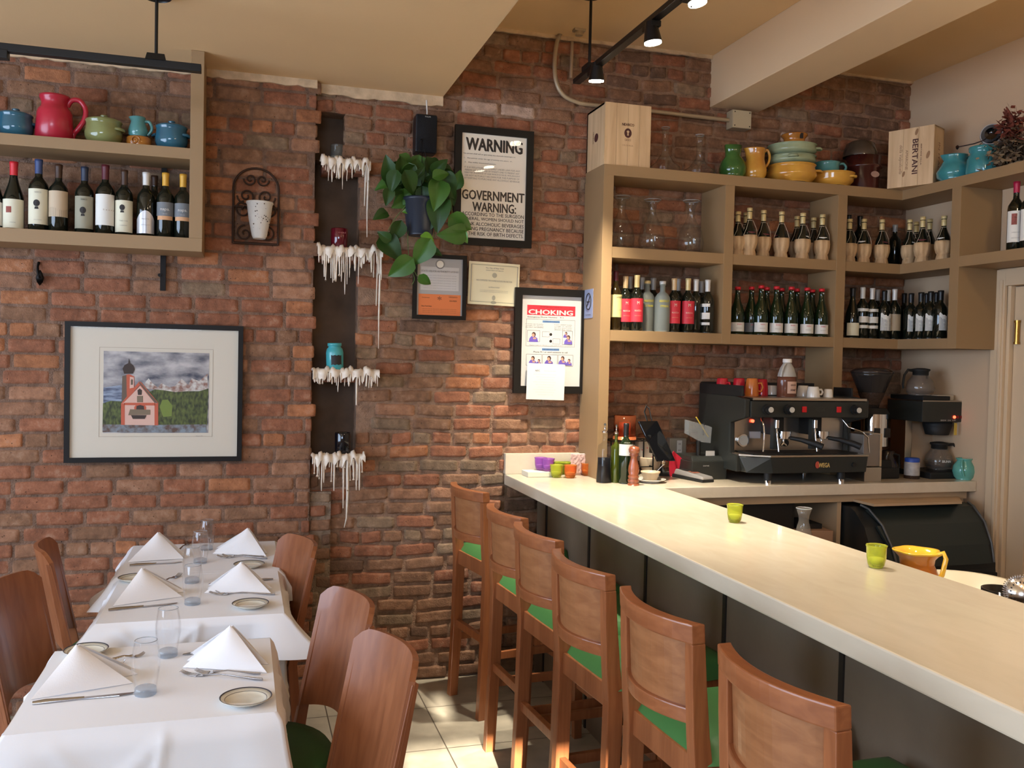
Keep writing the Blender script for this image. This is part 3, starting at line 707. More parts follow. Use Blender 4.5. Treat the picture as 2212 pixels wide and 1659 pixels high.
# --- orange permit certificate
t, w, h, yp = framed('framed_certificate', 'small black-framed permit, upper half grey and lower half orange', 'certificate', at(893, 547, y=4.5), at(1005, 692, y=4.5), 4.508, .020, paper=mat('grey_certificate', (.42, .39, .36), .6))
iw, ih = w-.04, h-.04
mb = MB(); rect(mb, -iw*.46, iw*.47, -ih/2, -ih*.13, yp); mb.build('orange_slip', mat('orange_paper', (.72, .20, .06), .7), t)
mb = MB(); rect(mb, -iw*.42, iw*.42, -ih*.06, ih*.35, yp); mb.build('certificate_panel', mat('light_certificate', (.60, .56, .52), .6), t)
mb = MB(); flatpoly(mb, disc(0, ih*.40, .024), yp-.0004, 0); flatpoly(mb, disc(0, ih*.40, .018), yp-.0008, 1); mb.build('seal', [M_grey, M_paper], t)
textrow(t, 'STATE LIQUOR AUTHORITY LICENSE', 0, ih*.27, iw*.82, .011, yp-.0006, M_grey, .01)
for k in range(6): textrow(t, 'restaurant wine license premises serial', 0, ih*(.2-.045*k), iw*.72, .004, yp-.0006, M_grey)
textrow(t, '*', 0, -ih*.2, .02, .02, yp-.0006); textrow(t, '1022053', iw*.3, -ih*.17, iw*.18, .006, yp-.0006); textrow(t, 'ON-PREM', iw*.3, -ih*.24, iw*.16, .007, yp-.0006)
textrow(t, 'License', -iw*.3, -ih*.19, iw*.16, .006, yp-.0006); textrow(t, 'New York State', -iw*.28, -ih*.34, iw*.22, .008, yp-.0006)
for k in range(3): textrow(t, 'valid through the date shown above and not transferable', 0, -ih*(.39+.03*k), iw*.75, .0035, yp-.0006)
# --- unframed cream certificate
TL, BR_ = at(1013, 567, y=4.5), at(1121, 659, y=4.5); w = BR_.x-TL.x; h = TL.z-BR_.z+.012
t = thing('certificate_sheet', 'unframed cream certificate pinned to the brick between two frames', 'certificate', ((TL.x+BR_.x)/2, 4.506, (TL.z+BR_.z)/2), rot=(0, R(1.2), 0))
M_crm = mat('cream_sheet', (.80, .70, .45), .7)
MB().grid(lambda u, v: ((u-.5)*w, -.002-.004*math.sin(u*PI), (v-.5)*h), 8, 2, thick=.0008).build('paper', M_crm, t)
mb = MB()
for a in (0, 1):
    s1, s2 = .46-.008*a, .455-.008*a
    for q in ((-s1, s1, .43, .436), (-s1, s1, -.436, -.43), (-s1, -s1+.006, -.43, .43), (s1-.006, s1, -.43, .43)): rect(mb, q[0]*w, q[1]*w, q[2]*h, q[3]*h, -.0076)
mb.build('border', M_grey, t)
yq = -.0076
textrow(t, 'The City of New York', 0, h*.36, w*.36, .009, yq, M_grey, .01); textrow(t, 'DEPARTMENT OF HEALTH', 0, h*.31, w*.34, .005, yq, M_grey)
mb = MB(); flatpoly(mb, disc(0, h*.2, .013), yq); flatpoly(mb, disc(0, -h*.33, .009, rz=.013), yq); flatpoly(mb, disc(0, -h*.44, .015, rz=.008), yq); mb.build('seal', mat('seal_grey', (.42, .38, .27), .7), t)
textrow(t, 'HAS COMPLETED THE COURSE IN FOOD PROTECTION', 0, h*.07, w*.70, .008, yq, M_grey)
textrow(t, 'certificate holder', 0, -h*.08, w*.22, .007, yq, M_grey)
for k in range(2): textrow(t, 'having satisfied the requirements of the Health Code of the city', 0, -h*(.16+.035*k), w*.55, .004, yq, M_grey)
# --- CHOKING poster with a white notice clipped over it
t, w, h, yp = framed('framed_choking_poster', 'wide black-framed choking first aid poster beside the shelf upright', 'poster', at(1112.3, 620.7, y=4.5), at(1264.8, 850.5, y=4.5), 4.508, .038, paper=M_white, dep=.026)
iw, ih = w-.076, h-.076
M_red = mat('print_red', (.62, .02, .035), .6); M_blue = mat('print_blue', (.13, .26, .48), .6); M_skin = mat('print_skin', (.55, .28, .18), .6); M_viol = mat('print_violet', (.14, .09, .42), .6); M_hair = mat('print_hair', (.06, .025, .02), .6)
mb = MB(); rect(mb, -iw*.41, iw*.40, ih*.285, ih*.395, yp); mb.build('red_banner', M_red, t)
textrow(t, 'Emergency Care for', 0, ih*.378, iw*.38, .010, yp-.0005); textrow(t, 'CHOKING', -.005, ih*.320, iw*.75, ih*.055, yp-.0005, M_white, .035)
textrow(t, 'Emergency Phone Number   911', -iw*.1, ih*.262, iw*.6, .009, yp-.0003, bold=.01)
mb = MB()
def box_outline(mb, x0, x1, z0, z1, lw, y, mi=0):
    rect(mb, x0, x1, z1-lw, z1, y, mi); rect(mb, x0, x1, z0, z0+lw, y, mi); rect(mb, x0, x0+lw, z0, z1, y, mi); rect(mb, x1-lw, x1, z0, z1, y, mi)
box_outline(mb, -iw*.42, iw*.40, -ih*.06, ih*.24, .0012, yp)
cells = [(-iw*.40, -iw*.19, -ih*.01, ih*.115), (iw*.19, iw*.36, -ih*.035, ih*.12), (-iw*.41, -iw*.15, -ih*.275, -ih*.148), (-iw*.14, iw*.115, -ih*.275, -ih*.148), (iw*.125, iw*.38, -ih*.275, -ih*.148)]
for c_ in cells: box_outline(mb, *c_, .0014, yp)
box_outline(mb, -iw*.15, -iw*.03, ih*.045, ih*.105, .001, yp); box_outline(mb, iw*.03, iw*.15, -ih*.03, ih*.03, .001, yp)
for cx_, cz_ in ((-.002, ih*.075), (-.002, 0)): flatpoly(mb, disc(cx_, cz_, .008, 8), yp)
mb.build('picture_boxes', M_ink, t)
mb = MB(); rect(mb, -iw*.15, iw*.14, ih*.205, ih*.228, yp-.0004); rect(mb, -iw*.15, iw*.14, -ih*.105, -ih*.08, yp-.0004); mb.build('blue_headings', M_blue, t)
textrow(t, 'CONSCIOUS ADULTS', 0, ih*.216, iw*.24, .006, yp-.0008); textrow(t, 'UNCONSCIOUS ADULTS', 0, -ih*.092, iw*.26, .006, yp-.0008)
for k, (l, cx_) in enumerate((('If victim can breathe,', -.28), ('cough or speak,', -.28), ('DO NOT INTERFERE.', -.28), ('If victim CANNOT breathe,', .2), ('cough or speak,', .2), ('give quick upward thrusts', .2), ('above the navel.', .2))):
    textrow(t, l, iw*cx_, ih*(.185-.018*(k if k < 3 else k-3)), iw*.3, .0055, yp-.0003)
textrow(t, 'Phone 911 or send someone to call.', 0, -ih*.122, iw*.58, .008, yp-.0003, bold=.01)
textrow(t, 'Repeat if steps are effective or until victim becomes unconscious', 0, -ih*.048, iw*.72, .005, yp-.0003)
mb = MB()
def fig(cx_, cz_, s, flip=1):
    y1 = yp-.0005
    flatpoly(mb, [(cx_+flip*s*a, cz_+s*b_) for a, b_ in ([(-.5, -.5), (.5, -.5), (.42, -.1), (.1, .12), (-.25, .1), (-.45, -.15)] if flip > 0 else [(-.42, -.1), (-.45, -.15), (-.5, -.5), (.5, -.5), (.42, -.1), (.1, .12)][::-1])], y1, 1)
    flatpoly(mb, disc(cx_+flip*s*.02, cz_+s*.28, s*.22, 12, s*.26), y1-.0003, 2); flatpoly(mb, disc(cx_-flip*s*.04, cz_+s*.2, s*.15, 12, s*.19), y1-.0006, 0); flatpoly(mb, disc(cx_+flip*s*.12, cz_-s*.12, s*.2, 10, s*.1), y1-.0006, 0)
fig(-iw*.295, ih*.04, .05); fig(iw*.29, ih*.02, .046); fig(iw*.25, ih*.075, .03)
fig(-iw*.30, -ih*.22, .045); fig(-iw*.2, -ih*.235, .03); fig(-iw*.03, -ih*.22, .05); fig(iw*.2, -ih*.215, .046); fig(iw*.31, -ih*.23, .034)
mb.build('first_aid_pictures', [M_skin, M_viol, M_hair], t)
TL, BR_ = at(1139, 785, y=4.47), at(1219, 864, y=4.47); w = BR_.x-TL.x; h = TL.z-BR_.z
t = thing('paper_notice', 'white typed notice clipped over the bottom of the choking poster', 'notice', ((TL.x+BR_.x)/2, 4.476, (TL.z+BR_.z)/2), rot=(0, R(1.2), 0))
MB().grid(lambda u, v: ((u-.5)*w, -.003*math.sin(v*PI)-.004*(1-v)**2, (v-.5)*h), 4, 8, thick=.0006).build('paper', M_white, t)
textrow(t, 'NYC', -w*.23, h*.3, w*.12, .009, -.0065, bold=.03); textrow(t, 'Health Department Notice', w*.1, h*.3, w*.32, .005, -.0065, M_grey)
for k in range(9): textrow(t, 'inspection of this establishment was made on the date', -w*.04+((k*7) % 3)*.004, h*(.2-.07*k), w*(.6-.1*(k % 3)), .0035, -.0068, M_grey)
# --- no smoking sticker on the shelf upright
q = at(1281, 656, y=4.40)
t = thing('no_smoking_sticker', 'small blue no-smoking sticker on the side of the shelf upright', 'sticker', (1.7235, 4.42, q.z))
MB().box(-.0012, 0, -.06, .06, -.075, .075).build('sheet', mat('sticker_blue', (.22, .26, .40), .5), t)
mb = MB(); ring = [(-.002, .036*math.cos(a*PI/12), .012+.042*math.sin(a*PI/12)) for a in range(24)]; mb.tube(ring, .0028, 6, closed=True); mb.tube([(-.002, -.025, .042), (-.002, .025, -.018)], .0028, 6); mb.tube([(-.002, -.02, .01), (-.002, .02, .01)], .0035, 6)
mb.build('symbol', M_ink, t); text('No Smoking', .07, .009, M_ink, t, (-.0015, 0, -.058), (PI/2, 0, -PI/2))

# --- framed landscape photograph on the left pier
TL, BR_ = at(141, 693.5, y=4.465), at(521.8, 995.3, y=4.465)
t, w, h, yp = framed('framed_picture', 'large black-framed colour picture of a chapel, wide cream mount, on the left brick wall', 'picture', TL, BR_, 4.475, .022, dep=.024, paper=mat('mount_board', (.62, .56, .46), .8))
def u2(px, py): q = at(px, py, y=4.462); return (q.x-t.location.x, q.z-t.location.z)
PX0, PZ1 = u2(224, 758); PX1, PZ0 = u2(450, 935)
mb = MB(); box_outline(mb, PX0-.018, PX1+.018, PZ0-.018, PZ1+.018, .0022, yp); mb.build('mount_bevel', mat('mount_shade', (.42, .36, .28), .8), t)
def PM(name, c1, c2, sc, st=(1, 1, 1), r0=.35, r1=.65):
    m = mat(name, c1, .55, var=.5, col2=c2, vscale=sc, stretch=st, detail=8); e = [n_ for n_ in m.node_tree.nodes if n_.type == 'VALTORGB'][0].color_ramp.elements; e[0].position = r0; e[1].position = r1; return m
pm = [PM('print_sky', (.50, .47, .46), (.045, .055, .085), 9, (1, 1, 2.2)), PM('print_forest', (.10, .13, .03), (.018, .028, .01), 60, (1.6, 1, .7)), PM('print_cliffs', (.62, .60, .55), (.25, .12, .09), 50, (1, 1, 1)),
      mat('print_onion_dome', (.035, .022, .018), .6), mat('print_tower_red', (.50, .10, .05), .6), mat('print_plaster_pink', (.66, .42, .34), .6), mat('print_roof', (.12, .085, .06), .6),
      PM('print_meadow', (.22, .27, .31), (.10, .055, .04), 40), mat('print_tree_green', (.16, .22, .04), .6), PM('print_blue_sky', (.30, .36, .46), (.06, .08, .14), 20, (1, 1, 4)), mat('print_awning', (.19, .14, .09), .6)]
def uv(px, py):   # pixel in the 5.027x zoom of the picture -> local coordinates
    return u2(120+px/5.027, 680+py/5.027)
def pg(mb, pts, k, mi): flatpoly(mb, [uv(*p) for p in pts][::-1] if False else [uv(*p) for p in pts], yp-.0002-.00025*k, mi)
mb = MB()
rect(mb, PX0, PX1, PZ0, PZ1, yp-.0002, 0)
L_ = [([(520, 790), (520, 960), (740, 940), (740, 760)][::1], 1, 9),
      ([(980, 800), (1100, 815), (1300, 840), (1560, 820), (1650, 810), (1650, 640), (1560, 720), (1480, 690), (1440, 760), (1370, 695), (1300, 770), (1240, 790), (1150, 740), (1110, 790), (1050, 740), (1010, 690), (970, 740)], 2, 2),
      ([(510, 1200), (720, 1200), (720, 940), (600, 935), (515, 960)], 3, 1),
      ([(1000, 1200), (1645, 1200), (1660, 800), (1560, 830), (1430, 830), (1300, 840), (1180, 820), (1080, 810), (1010, 840)], 4, 1),
      ([(1170, 1110), (1260, 1100), (1270, 990), (1220, 920), (1160, 925), (1130, 1000)], 5, 8),
      ([(510, 1275), (1640, 1278), (1640, 1190), (1100, 1195), (510, 1190)], 5, 7),
      ([(715, 1000), (790, 960), (850, 900), (850, 690), (800, 645), (725, 665)], 6, 6),
      ([(775, 960), (855, 900), (855, 670), (800, 645), (770, 650)], 7, 4),
      ([(805, 800), (850, 790), (850, 680), (808, 672)], 8, 5),
      ([(818, 760), (840, 760), (842, 710), (830, 695), (818, 710)], 9, 6),
      ([(745, 640), (840, 640), (860, 590), (845, 550), (810, 525), (797, 470), (790, 525), (750, 545), (728, 585)], 9, 3),
      ([(715, 1195), (1115, 1200), (1115, 970), (920, 770), (745, 950), (715, 960)], 10, 5),
      ([(715, 960), (740, 955), (915, 765), (1075, 955), (1120, 960), (925, 728), (905, 728)], 11, 4),
      ([(915, 730), (1115, 960), (1075, 955), (905, 740)][::-1], 12, 6),
      ([(712, 1195), (752, 1195), (752, 960), (712, 960)], 12, 4), ([(1075, 1200), (1115, 1200), (1115, 960), (1075, 960)], 12, 4), ([(745, 980), (1080, 985), (1080, 955), (745, 955)], 12, 4),
      ([(855, 1040), (985, 1040), (985, 1000), (950, 960), (890, 960), (855, 1000)], 13, 4), ([(875, 1040), (965, 1040), (960, 990), (920, 978), (880, 990)], 14, 3),
      ([(790, 1090), (1030, 1085), (1030, 1030), (810, 1025)], 15, 10), ([(840, 1130), (970, 1130), (990, 1090), (820, 1090)], 16, 3),
      ([(895, 870), (935, 870), (940, 820), (915, 800), (890, 820)], 14, 3), ([(885, 950), (950, 950), (950, 880), (885, 880)], 13, 10)]
for pts, k, mi in L_: pg(mb, pts, k, mi)
mb.build('print', pm, t)
text('chapel 09', .03, .006, M_grey, t, (u2(430, 942)[0], yp-.0005, u2(430, 942)[1]), RX, 'signature')

# --- iron wall rack with a white pot
q0, q1 = at(500, 525, y=4.46), at(606, 365, y=4.46); wr = q1.x-q0.x; hr = q1.z-q0.z
t = thing('wrought_iron_rack', 'rusty arched wrought-iron scroll rack holding a pot, on the left brick wall', 'wall rack', ((q0.x+q1.x)/2, DL-.02, q0.z))
M_rust = mat('rusty_iron', (.05, .025, .016), .65, .5, bump=.2, bscale=60)
mb = MB(); hw_ = wr/2-.006; zc = hr-hw_
arch = [(-hw_, 0, 0)]+[(-hw_*math.cos(a*PI/16), 0, zc+hw_*.95*math.sin(a*PI/16)) for a in range(17)]+[(hw_, 0, 0)]
mb.tube(arch, .0055, 6); mb.tube([(-hw_, 0, .004), (hw_, 0, .004)], .006, 6); mb.tube([(-hw_, 0, zc-.085), (hw_, 0, zc-.085)], .005, 6)
mb.build('arch_frame', M_rust, t)
def spiral(cx, cz, r, turns, s=1, a0=0, n=30): return [(cx+s*r*(1-i/n*.85)*math.cos(a0+turns*2*PI*i/n), 0, cz+r*(1-i/n*.85)*math.sin(a0+turns*2*PI*i/n)) for i in range(n+1)]
for s in (-1, 1):
    mb = MB(); mb.tube(spiral(s*-.045, zc-.035, .042, 1.6, s, PI), .0042, 5); mb.tube(spiral(s*-.028, zc+.045, .03, 1.4, s, PI), .0042, 5)
    mb.tube(spiral(s*-.055, .16, .04, 1.3, s, PI/2), .0042, 5); mb.tube(spiral(s*-.05, .05, .038, 1.4, s, PI/2), .0042, 5)
    mb.build('scroll', M_rust, t)
mb = MB(); mb.tube([(.058*math.cos(a*PI/8), -.055+.055*math.sin(a*PI/8), .168) for a in range(9)], .004, 5); mb.build('pot_ring', M_rust, t)
a_, b_ = at(560, 516, y=4.42), at(559, 437, y=4.42)
p = thing('wall_flower_pot', 'chipped white tapering pot standing in the iron wall rack', 'pot', (a_.x, 4.415, a_.z))
hh = b_.z-a_.z
MB().lathe([(0, 0), (.028, 0), (.034, .012), (.050, hh*.55), (.058, hh*.93), (.062, hh*.95), (.062, hh), (.056, hh), (.050, hh*.9), (.03, .02), (0, .02)], 28).build('pot', mat('chipped_white', (.66, .62, .55), .7, var=.6, vscale=28, col2=(.62, .58, .52), bump=.3, bscale=40), p)
mb = MB()
rr_ = random.Random(5)
for k in range(26):
    a = rr_.gauss(-PI/2, .5); z = hh*(.55+rr_.gauss(0, .16)); r_ = .052+.008*(z/hh-.55)/.4
    mb.lathe([(0, 0), (rr_.uniform(.001, .0035), .0004), (0, .0008)], 6, c=((r_)*math.cos(a), (r_)*math.sin(a), z), M=Matrix.Rotation(PI/2, 3, 'X'))
mb.build('chips', M_rust, p)
# --- little iron hook low on the left
q = at(83, 590, y=4.45)
t = thing('iron_hook', 'small black iron leaf-shaped hook on the brick below the left shelf', 'hook', (q.x, DL-.008, q.z))
MB().tube([(-.004, 0, .05), (-.006, -.012, .03), (-.004, -.02, .01), (0, -.02, -.01), (.006, -.03, -.02)], [.006, .005, .006, .006, .004], 8).build('stem', M_iron, t)
MB().lathe([(0, -.055), (.012, -.04), (.017, -.02), (.011, 0), (.003, .015), (0, .016)], 14, sy=.5, c=(.004, -.018, 0)).build('leaf_plate', M_iron, t)
# --- loudspeaker
TL, BR_ = at(899, 244, y=4.42), at(944, 332, y=4.42); w = BR_.x-TL.x; h = TL.z-BR_.z
t = thing('wall_speaker', 'small black loudspeaker on the wall above the hanging plant', 'loudspeaker', ((TL.x+BR_.x)/2, 4.51, (TL.z+BR_.z)/2))
MB().box(-w/2, w/2, -.09, 0, -h/2, h/2).build('cabinet', mat('speaker_black', '0d0d10', .45), t, bevel=.012, seg=3)
MB().grid(lambda u, v: ((u-.5)*w*.9, -.092-.01*math.cos((v-.5)*PI)*math.cos((u-.5)*PI), (v-.5)*h*.93), 8, 8, thick=.004).build('grille', mat('speaker_cloth', '06070c', .9, bump=.3, bscale=400), t)
text('PHILIPS', .028, .006, M_white, t, (.004, -.0975, h*.42), RX, 'logo')
MB().tube([(.012, -.03, h/2), (.014, -.02, h/2+.03), (.01, -.02, at(928, 216, y=4.48).z-t.location.z)], .004, 6).build('cable', M_white, t)
# --- conduit, junction box
M_cond = mat('painted_conduit', (.40, .31, .20), .4, .3)
pts = [at(*p, y=4.50) for p in ((1237, 48), (1222, 60), (1207, 80), (1200, 110), (1198, 150), (1204, 185), (1220, 208), (1245, 220), (1275, 226))]
pts = [Vector((pts[0].x, 4.40, ZHI-.002))]+pts[1:]
pts += [at(1405, 240, y=4.50), at(1490, 250, y=4.50), at(1585, 261, y=4.50)]
t = thing('electrical_conduit', 'metal cable conduit curving down the brick and running right to the junction box', 'conduit', tuple(pts[0]))
def sm(pts, n=5):
    out = []
    for i in range(len(pts)-1):
        p0, p1, p2, p3 = pts[max(i-1, 0)], pts[i], pts[i+1], pts[min(i+2, len(pts)-1)]
        for k in range(n):
            s = k/n; out.append(.5*((2*p1)+(p2-p0)*s+(2*p0-5*p1+4*p2-p3)*s*s+(3*p1-p0-3*p2+p3)*s**3))
    return out+[pts[-1]]
B(MB().tube(sm(pts), .011, 10), 'pipe', M_cond, t)
B(MB().cyl(pts[0]+Vector((0, 0, -.03)), pts[0], .02).box(pts[0].x-.03, pts[0].x+.03, 4.38, 4.42, ZHI-.012, ZHI-.001), 'fitting', M_cond, t)
vp = at(1238, 170, y=4.51); B(MB().tube([(pts[0].x, 4.5, ZHI-.03), (pts[0].x, 4.505, vp.z)], .009, 8), 'drop_pipe', mat('brick_painted_pipe', (.30, .20, .12), .6), t)
TL, BR_ = at(1579, 238, y=4.48), at(1618, 281, y=4.48)
t = thing('junction_box', 'square tan junction box on the brick under the ceiling beam', 'junction box', (TL.x, 4.527, BR_.z))
MB().box(0, BR_.x-TL.x, -.067, 0, 0, TL.z-BR_.z).build('box', mat('box_paint', (.42, .34, .22), .5), t, bevel=.003)
MB().box(.002, BR_.x-TL.x-.002, -.070, -.067, .002, TL.z-BR_.z-.002).build('cover', mat('box_cover', (.46, .38, .25), .45), t)
mb = MB()
for a, b_ in ((.012, .012), (BR_.x-TL.x-.012, TL.z-BR_.z-.012), (.012, TL.z-BR_.z-.012), (BR_.x-TL.x-.012, .012)): mb.cyl((a, -.073, b_), (a, -.069, b_), .003, n=8)
mb.build('screws', M_iron, t)

# ------------------------------------------------------------------ niche ledges, wax, candles
M_wax = mat('candle_wax', (.78, .70, .58), .45, bump=.15, bscale=70, var=.2, vscale=30, col2=(.68, .55, .43))
M_ledge = mat('ledge_brick', (.28, .11, .06), .85, bump=.5, bscale=40, var=.4, vscale=12)
led = [(697, 800, 349, .10, .30), (688, 826, 541, .16, .42), (677, 818, 804, .07, .11), (676, 786, 988, .12, .30)]
wn = ['highest', 'second highest', 'third highest', 'lowest']
LED = []
for i, (xa, xb, py, dl, dmax) in enumerate(led):
    yf = 4.435; a, b_ = at(xa, py, y=yf), at(xb, py, y=yf); z = (a.z+b_.z)/2; LED.append((a.x, b_.x, z))
    t = thing('brick_ledge', 'protruding brick ledge in the wall niche, '+wn[i]+' of four', 'ledge', ((a.x+b_.x)/2, 4.5, z-.05), 0, 'ledges in the candle niche')
    r_ = random.Random(40+i); mb = MB(); n_ = 3; hwid = (b_.x-a.x)/2
    for k in range(n_):
        x0 = -hwid+2*hwid*k/n_+.003; x1 = -hwid+2*hwid*(k+1)/n_-.003; jj = r_.uniform(-.006, .006)
        mb.box(x0, x1, yf-4.5+.012+jj, .05 if x1+t.location.x > NX1+.02 or x0+t.location.x < NX0-.0 else .12, 0, .047+r_.uniform(-.003, .003))
    mb.build('bricks', M_ledge, t, bevel=.006)
    w_ = MB(); rr_ = random.Random(90+i)
    # lumpy crust along the front edge, then drips of many lengths
    N = 26
    def crust(u, v):
        x = -hwid-.004+(2*hwid+.008)*u; s = v
        ly = yf-4.5-.004-.006*math.sin(37*u+i); bump_ = .010*math.sin(23*u+i)+.008*math.sin(51*u+2*i)+.006*math.sin(90*u)
        if s < .5: return (x, ly+.055*(1-2*s), .050+.010*math.sin(s*4)+max(0, bump_))
        return (x, ly-.004, .052+max(0, bump_)*.8-(s-.5)*2*(.030+.012*math.sin(41*u+i)+.008*math.sin(77*u)))
    w_.grid(crust, 60, 8, thick=.006)
    nd = int(hwid*2/.0085)
    for k in range(nd):
        x = -hwid+2*hwid*(k+rr_.random())/nd; ln = dl*(.25+.75*rr_.random())
        if rr_.random() < .12: ln = dl*1.3
        r0 = rr_.uniform(.002, .0048); yy = yf-4.5-.006+rr_.uniform(-.003, .004); sw = rr_.uniform(-.003, .003)
        pts_ = [(x, yy, .045), (x+sw*.3, yy-.002, .045-ln*.4), (x+sw, yy, .045-ln*.8), (x+sw, yy, .045-ln)]
        w_.tube(pts_, [r0*1.3, r0, r0*rr_.uniform(.6, 1.3), r0*.5], 6)
        if rr_.random() < .3: w_.lathe([(0, 0), (r0*1.5, .006), (r0*1.2, .012), (0, .016)], 6, c=(x+sw, yy, .045-ln-.004))
    for k in range(7):
        x = hwid*rr_.uniform(-.95, .95); rr2 = rr_.uniform(.008, .016); w_.lathe([(0, -rr2), (rr2, -rr2*.4), (rr2*.9, rr2*.3), (0, rr2*.6)], 8, c=(x, yf-4.5+rr_.uniform(0, .03), .056))
    xr = hwid-.01   # one long run at the right
    if i in (0, 1): w_.tube([(xr, yf-4.498, .04), (xr+.004, yf-4.48, -.04), (xr+.004, yf-4.46, -dmax*.6), (xr+.006, yf-4.455, -dmax)], [.007, .006, .004, .0015], 6); w_.tube([(xr-.012, yf-4.498, .04), (xr-.010, yf-4.48, -.04), (xr-.01, yf-4.46, -dmax*.5)], [.006, .004, .002], 6)
    if i == 3: w_.tube([(hwid*.35, yf-4.5, .04), (hwid*.38, yf-4.497, -.12), (hwid*.36, yf-4.49, -.25), (hwid*.3, yf-4.46, -dmax)], [.009, .007, .004, .0015], 6); w_.tube([(hwid*.2, yf-4.5, .04), (hwid*.22, yf-4.49, -.2)], [.006, .002], 6)
    if i == 2: w_.tube([(hwid*.32, yf-4.5, .04), (hwid*.33, yf-4.49, -.11)], [.007, .003], 6)
    wo = w_.build('candle_wax', M_wax, None, loc=tuple(t.location))
    tag(wo, 'dripping white candle wax hanging from the '+wn[i]+' niche ledge', 'wax', 'wax drips in the niche', 'stuff')
def cpos(px, py, y): q = at(px, py, y=y); return q
# clear jar with white candle in the top chamber
z0 = LED[0][2]+.001; q = at(729, 330, y=4.57)
t = thing('glass_candle_jar', 'clear jar candle with white wax in the dark top chamber of the niche', 'candle', (q.x, 4.57, z0))
MB().lathe([(.034, .0), (.036, .004), (.036, .10), (.034, .104), (.033, .1), (.033, .006), (0, .006)], 24).build('jar', thin_glass('jar_glass', 'e8eae6', .05), t)
MB().lathe([(0, .007), (.031, .007), (.031, .048), (.024, .044), (0, .043)], 24).build('wax', mat('white_wax', (.6, .56, .5), .5), t)
q = at(733, 530, y=4.47); z0 = LED[1][2]+.008
t = thing('red_candle_glass', 'dark red glass candle on the second niche ledge', 'candle', (q.x, 4.475, z0))
MB().lathe([(0, 0), (.036, 0), (.040, .004), (.041, .096), (.039, .099), (.037, .096), (.036, .07), (0, .07)], 28).build('cup', mat('dark_red_glass', (.09, .003, .010), .12, coat=.5), t)
text('CANDLE', .045, .007, mat('candle_label', (.4, .1, .1), .6), t, (.004, -.042, .075), RX)
q = at(724, 800, y=4.47); z0 = LED[2][2]+.008
t = thing('teal_jar', 'teal glass jar with a black label on the third niche ledge', 'jar', (q.x, 4.475, z0), rot=(0, R(-2), 0))
MB().lathe([(0, 0), (.036, 0), (.041, .006), (.042, .085), (.038, .103), (.030, .112), (.030, .117), (.034, .118), (.034, .132), (.031, .132), (.028, .115), (.03, .1), (0, .1)], 30).build('body', mat('teal_glaze', (.05, .33, .36), .3, coat=.3), t)
mb = MB()
def lab(u, v):
    a = (u-.5)*1.25+.1; s = .0427
    return (s*math.sin(a), -s*math.cos(a), .05+(v-.5)*.046*(1+.08*math.cos(u*18)))
mb.grid(lab, 12, 3, thick=.0006, flip=True).build('label_plate', M_ink, t)
q = at(740, 980, y=4.48); z0 = LED[3][2]+.008
t = thing('black_candle_glass', 'black glass candle on the lowest niche ledge', 'candle', (q.x, 4.485, z0))
MB().lathe([(0, 0), (.034, 0), (.038, .004), (.039, .105), (.037, .109), (.035, .106), (.035, .08), (0, .08)], 28).build('cup', mat('black_glass', '0a0c12', .12, coat=.5), t)

# ------------------------------------------------------------------ hanging pothos
M_leafD = mat('leaf_dark', (.022, .062, .008), .45, var=.35, vscale=12, spec=.35); M_leafM = mat('leaf_mid', (.045, .125, .014), .42, var=.3, vscale=10, spec=.4)
M_leafL = mat('leaf_light', (.12, .30, .025), .35, var=.4, vscale=14, coat=.15); M_stem = mat('vine_stem', (.10, .18, .04), .5)
PY = 4.36; pc = at(908, 440, y=PY)
t = thing('hanging_pothos', 'leafy green pothos in a dark pot hanging on the brick wall below the loudspeaker', 'plant', (pc.x, PY, pc.z-.07))
base = Vector(t.location)
MB().lathe([(0, -.085), (.055, -.085), (.062, -.078), (.082, .08), (.088, .082), (.088, .095), (.080, .095), (.075, .06), (0, .055)], 32).build('pot', mat('dark_blue_pot', (.022, .028, .042), .35), t)
MB().lathe([(0, .056), (.078, .056), (.05, .075), (0, .08)], 20).build('soil', mat('soil', (.03, .02, .014), .95), t)
hk = at(912, 300, y=PY+.02)-base
for k in range(3):
    a = 2*PI*k/3+.4; MB().tube([(.085*math.cos(a), .085*math.sin(a), .09), tuple(hk)], .0016, 5).build('hanging_cord', M_iron, t)
MB().tube([tuple(hk), (hk.x, .13, hk.z+.015)], .003, 6).build('hook', M_iron, t)
def leaf(px, py, size, ang, m_, yaw=0, pitch=0, yy=PY, droop=.3):
    """heart-shaped leaf: ang = direction of its tip in the picture plane (deg, 0 = right, -90 = down)"""
    c = at(px, py, y=yy)-base; mb = MB(); L_ = size
    def f(u, v):
        s = u*2-1; q = v       # q 0 stem end .. 1 tip
        wid = .40*math.sin(PI*min(1, q**.62))**.8*(1-q*.25)+.0
        x = s*wid*L_; y = (q-.45)*L_ - (.10*L_*abs(s)*(1-q)**3)
        z = .16*L_*abs(s)*wid/.4*(1) - droop*L_*(q-.3)**2
        return (x, y, z)
    mb.grid(f, 8, 9, thick=.0010)
    M = Matrix.Rotation(R(ang-90), 4, 'Y').inverted() @ Matrix.Rotation(R(yaw), 4, 'Z') @ Matrix.Rotation(R(pitch), 4, 'X') @ Matrix.Rotation(PI/2, 4, 'X')
    mb.v = [tuple(c + (M @ Vector(p))) for p in mb.v]
    return mb.build('leaf', m_, t)
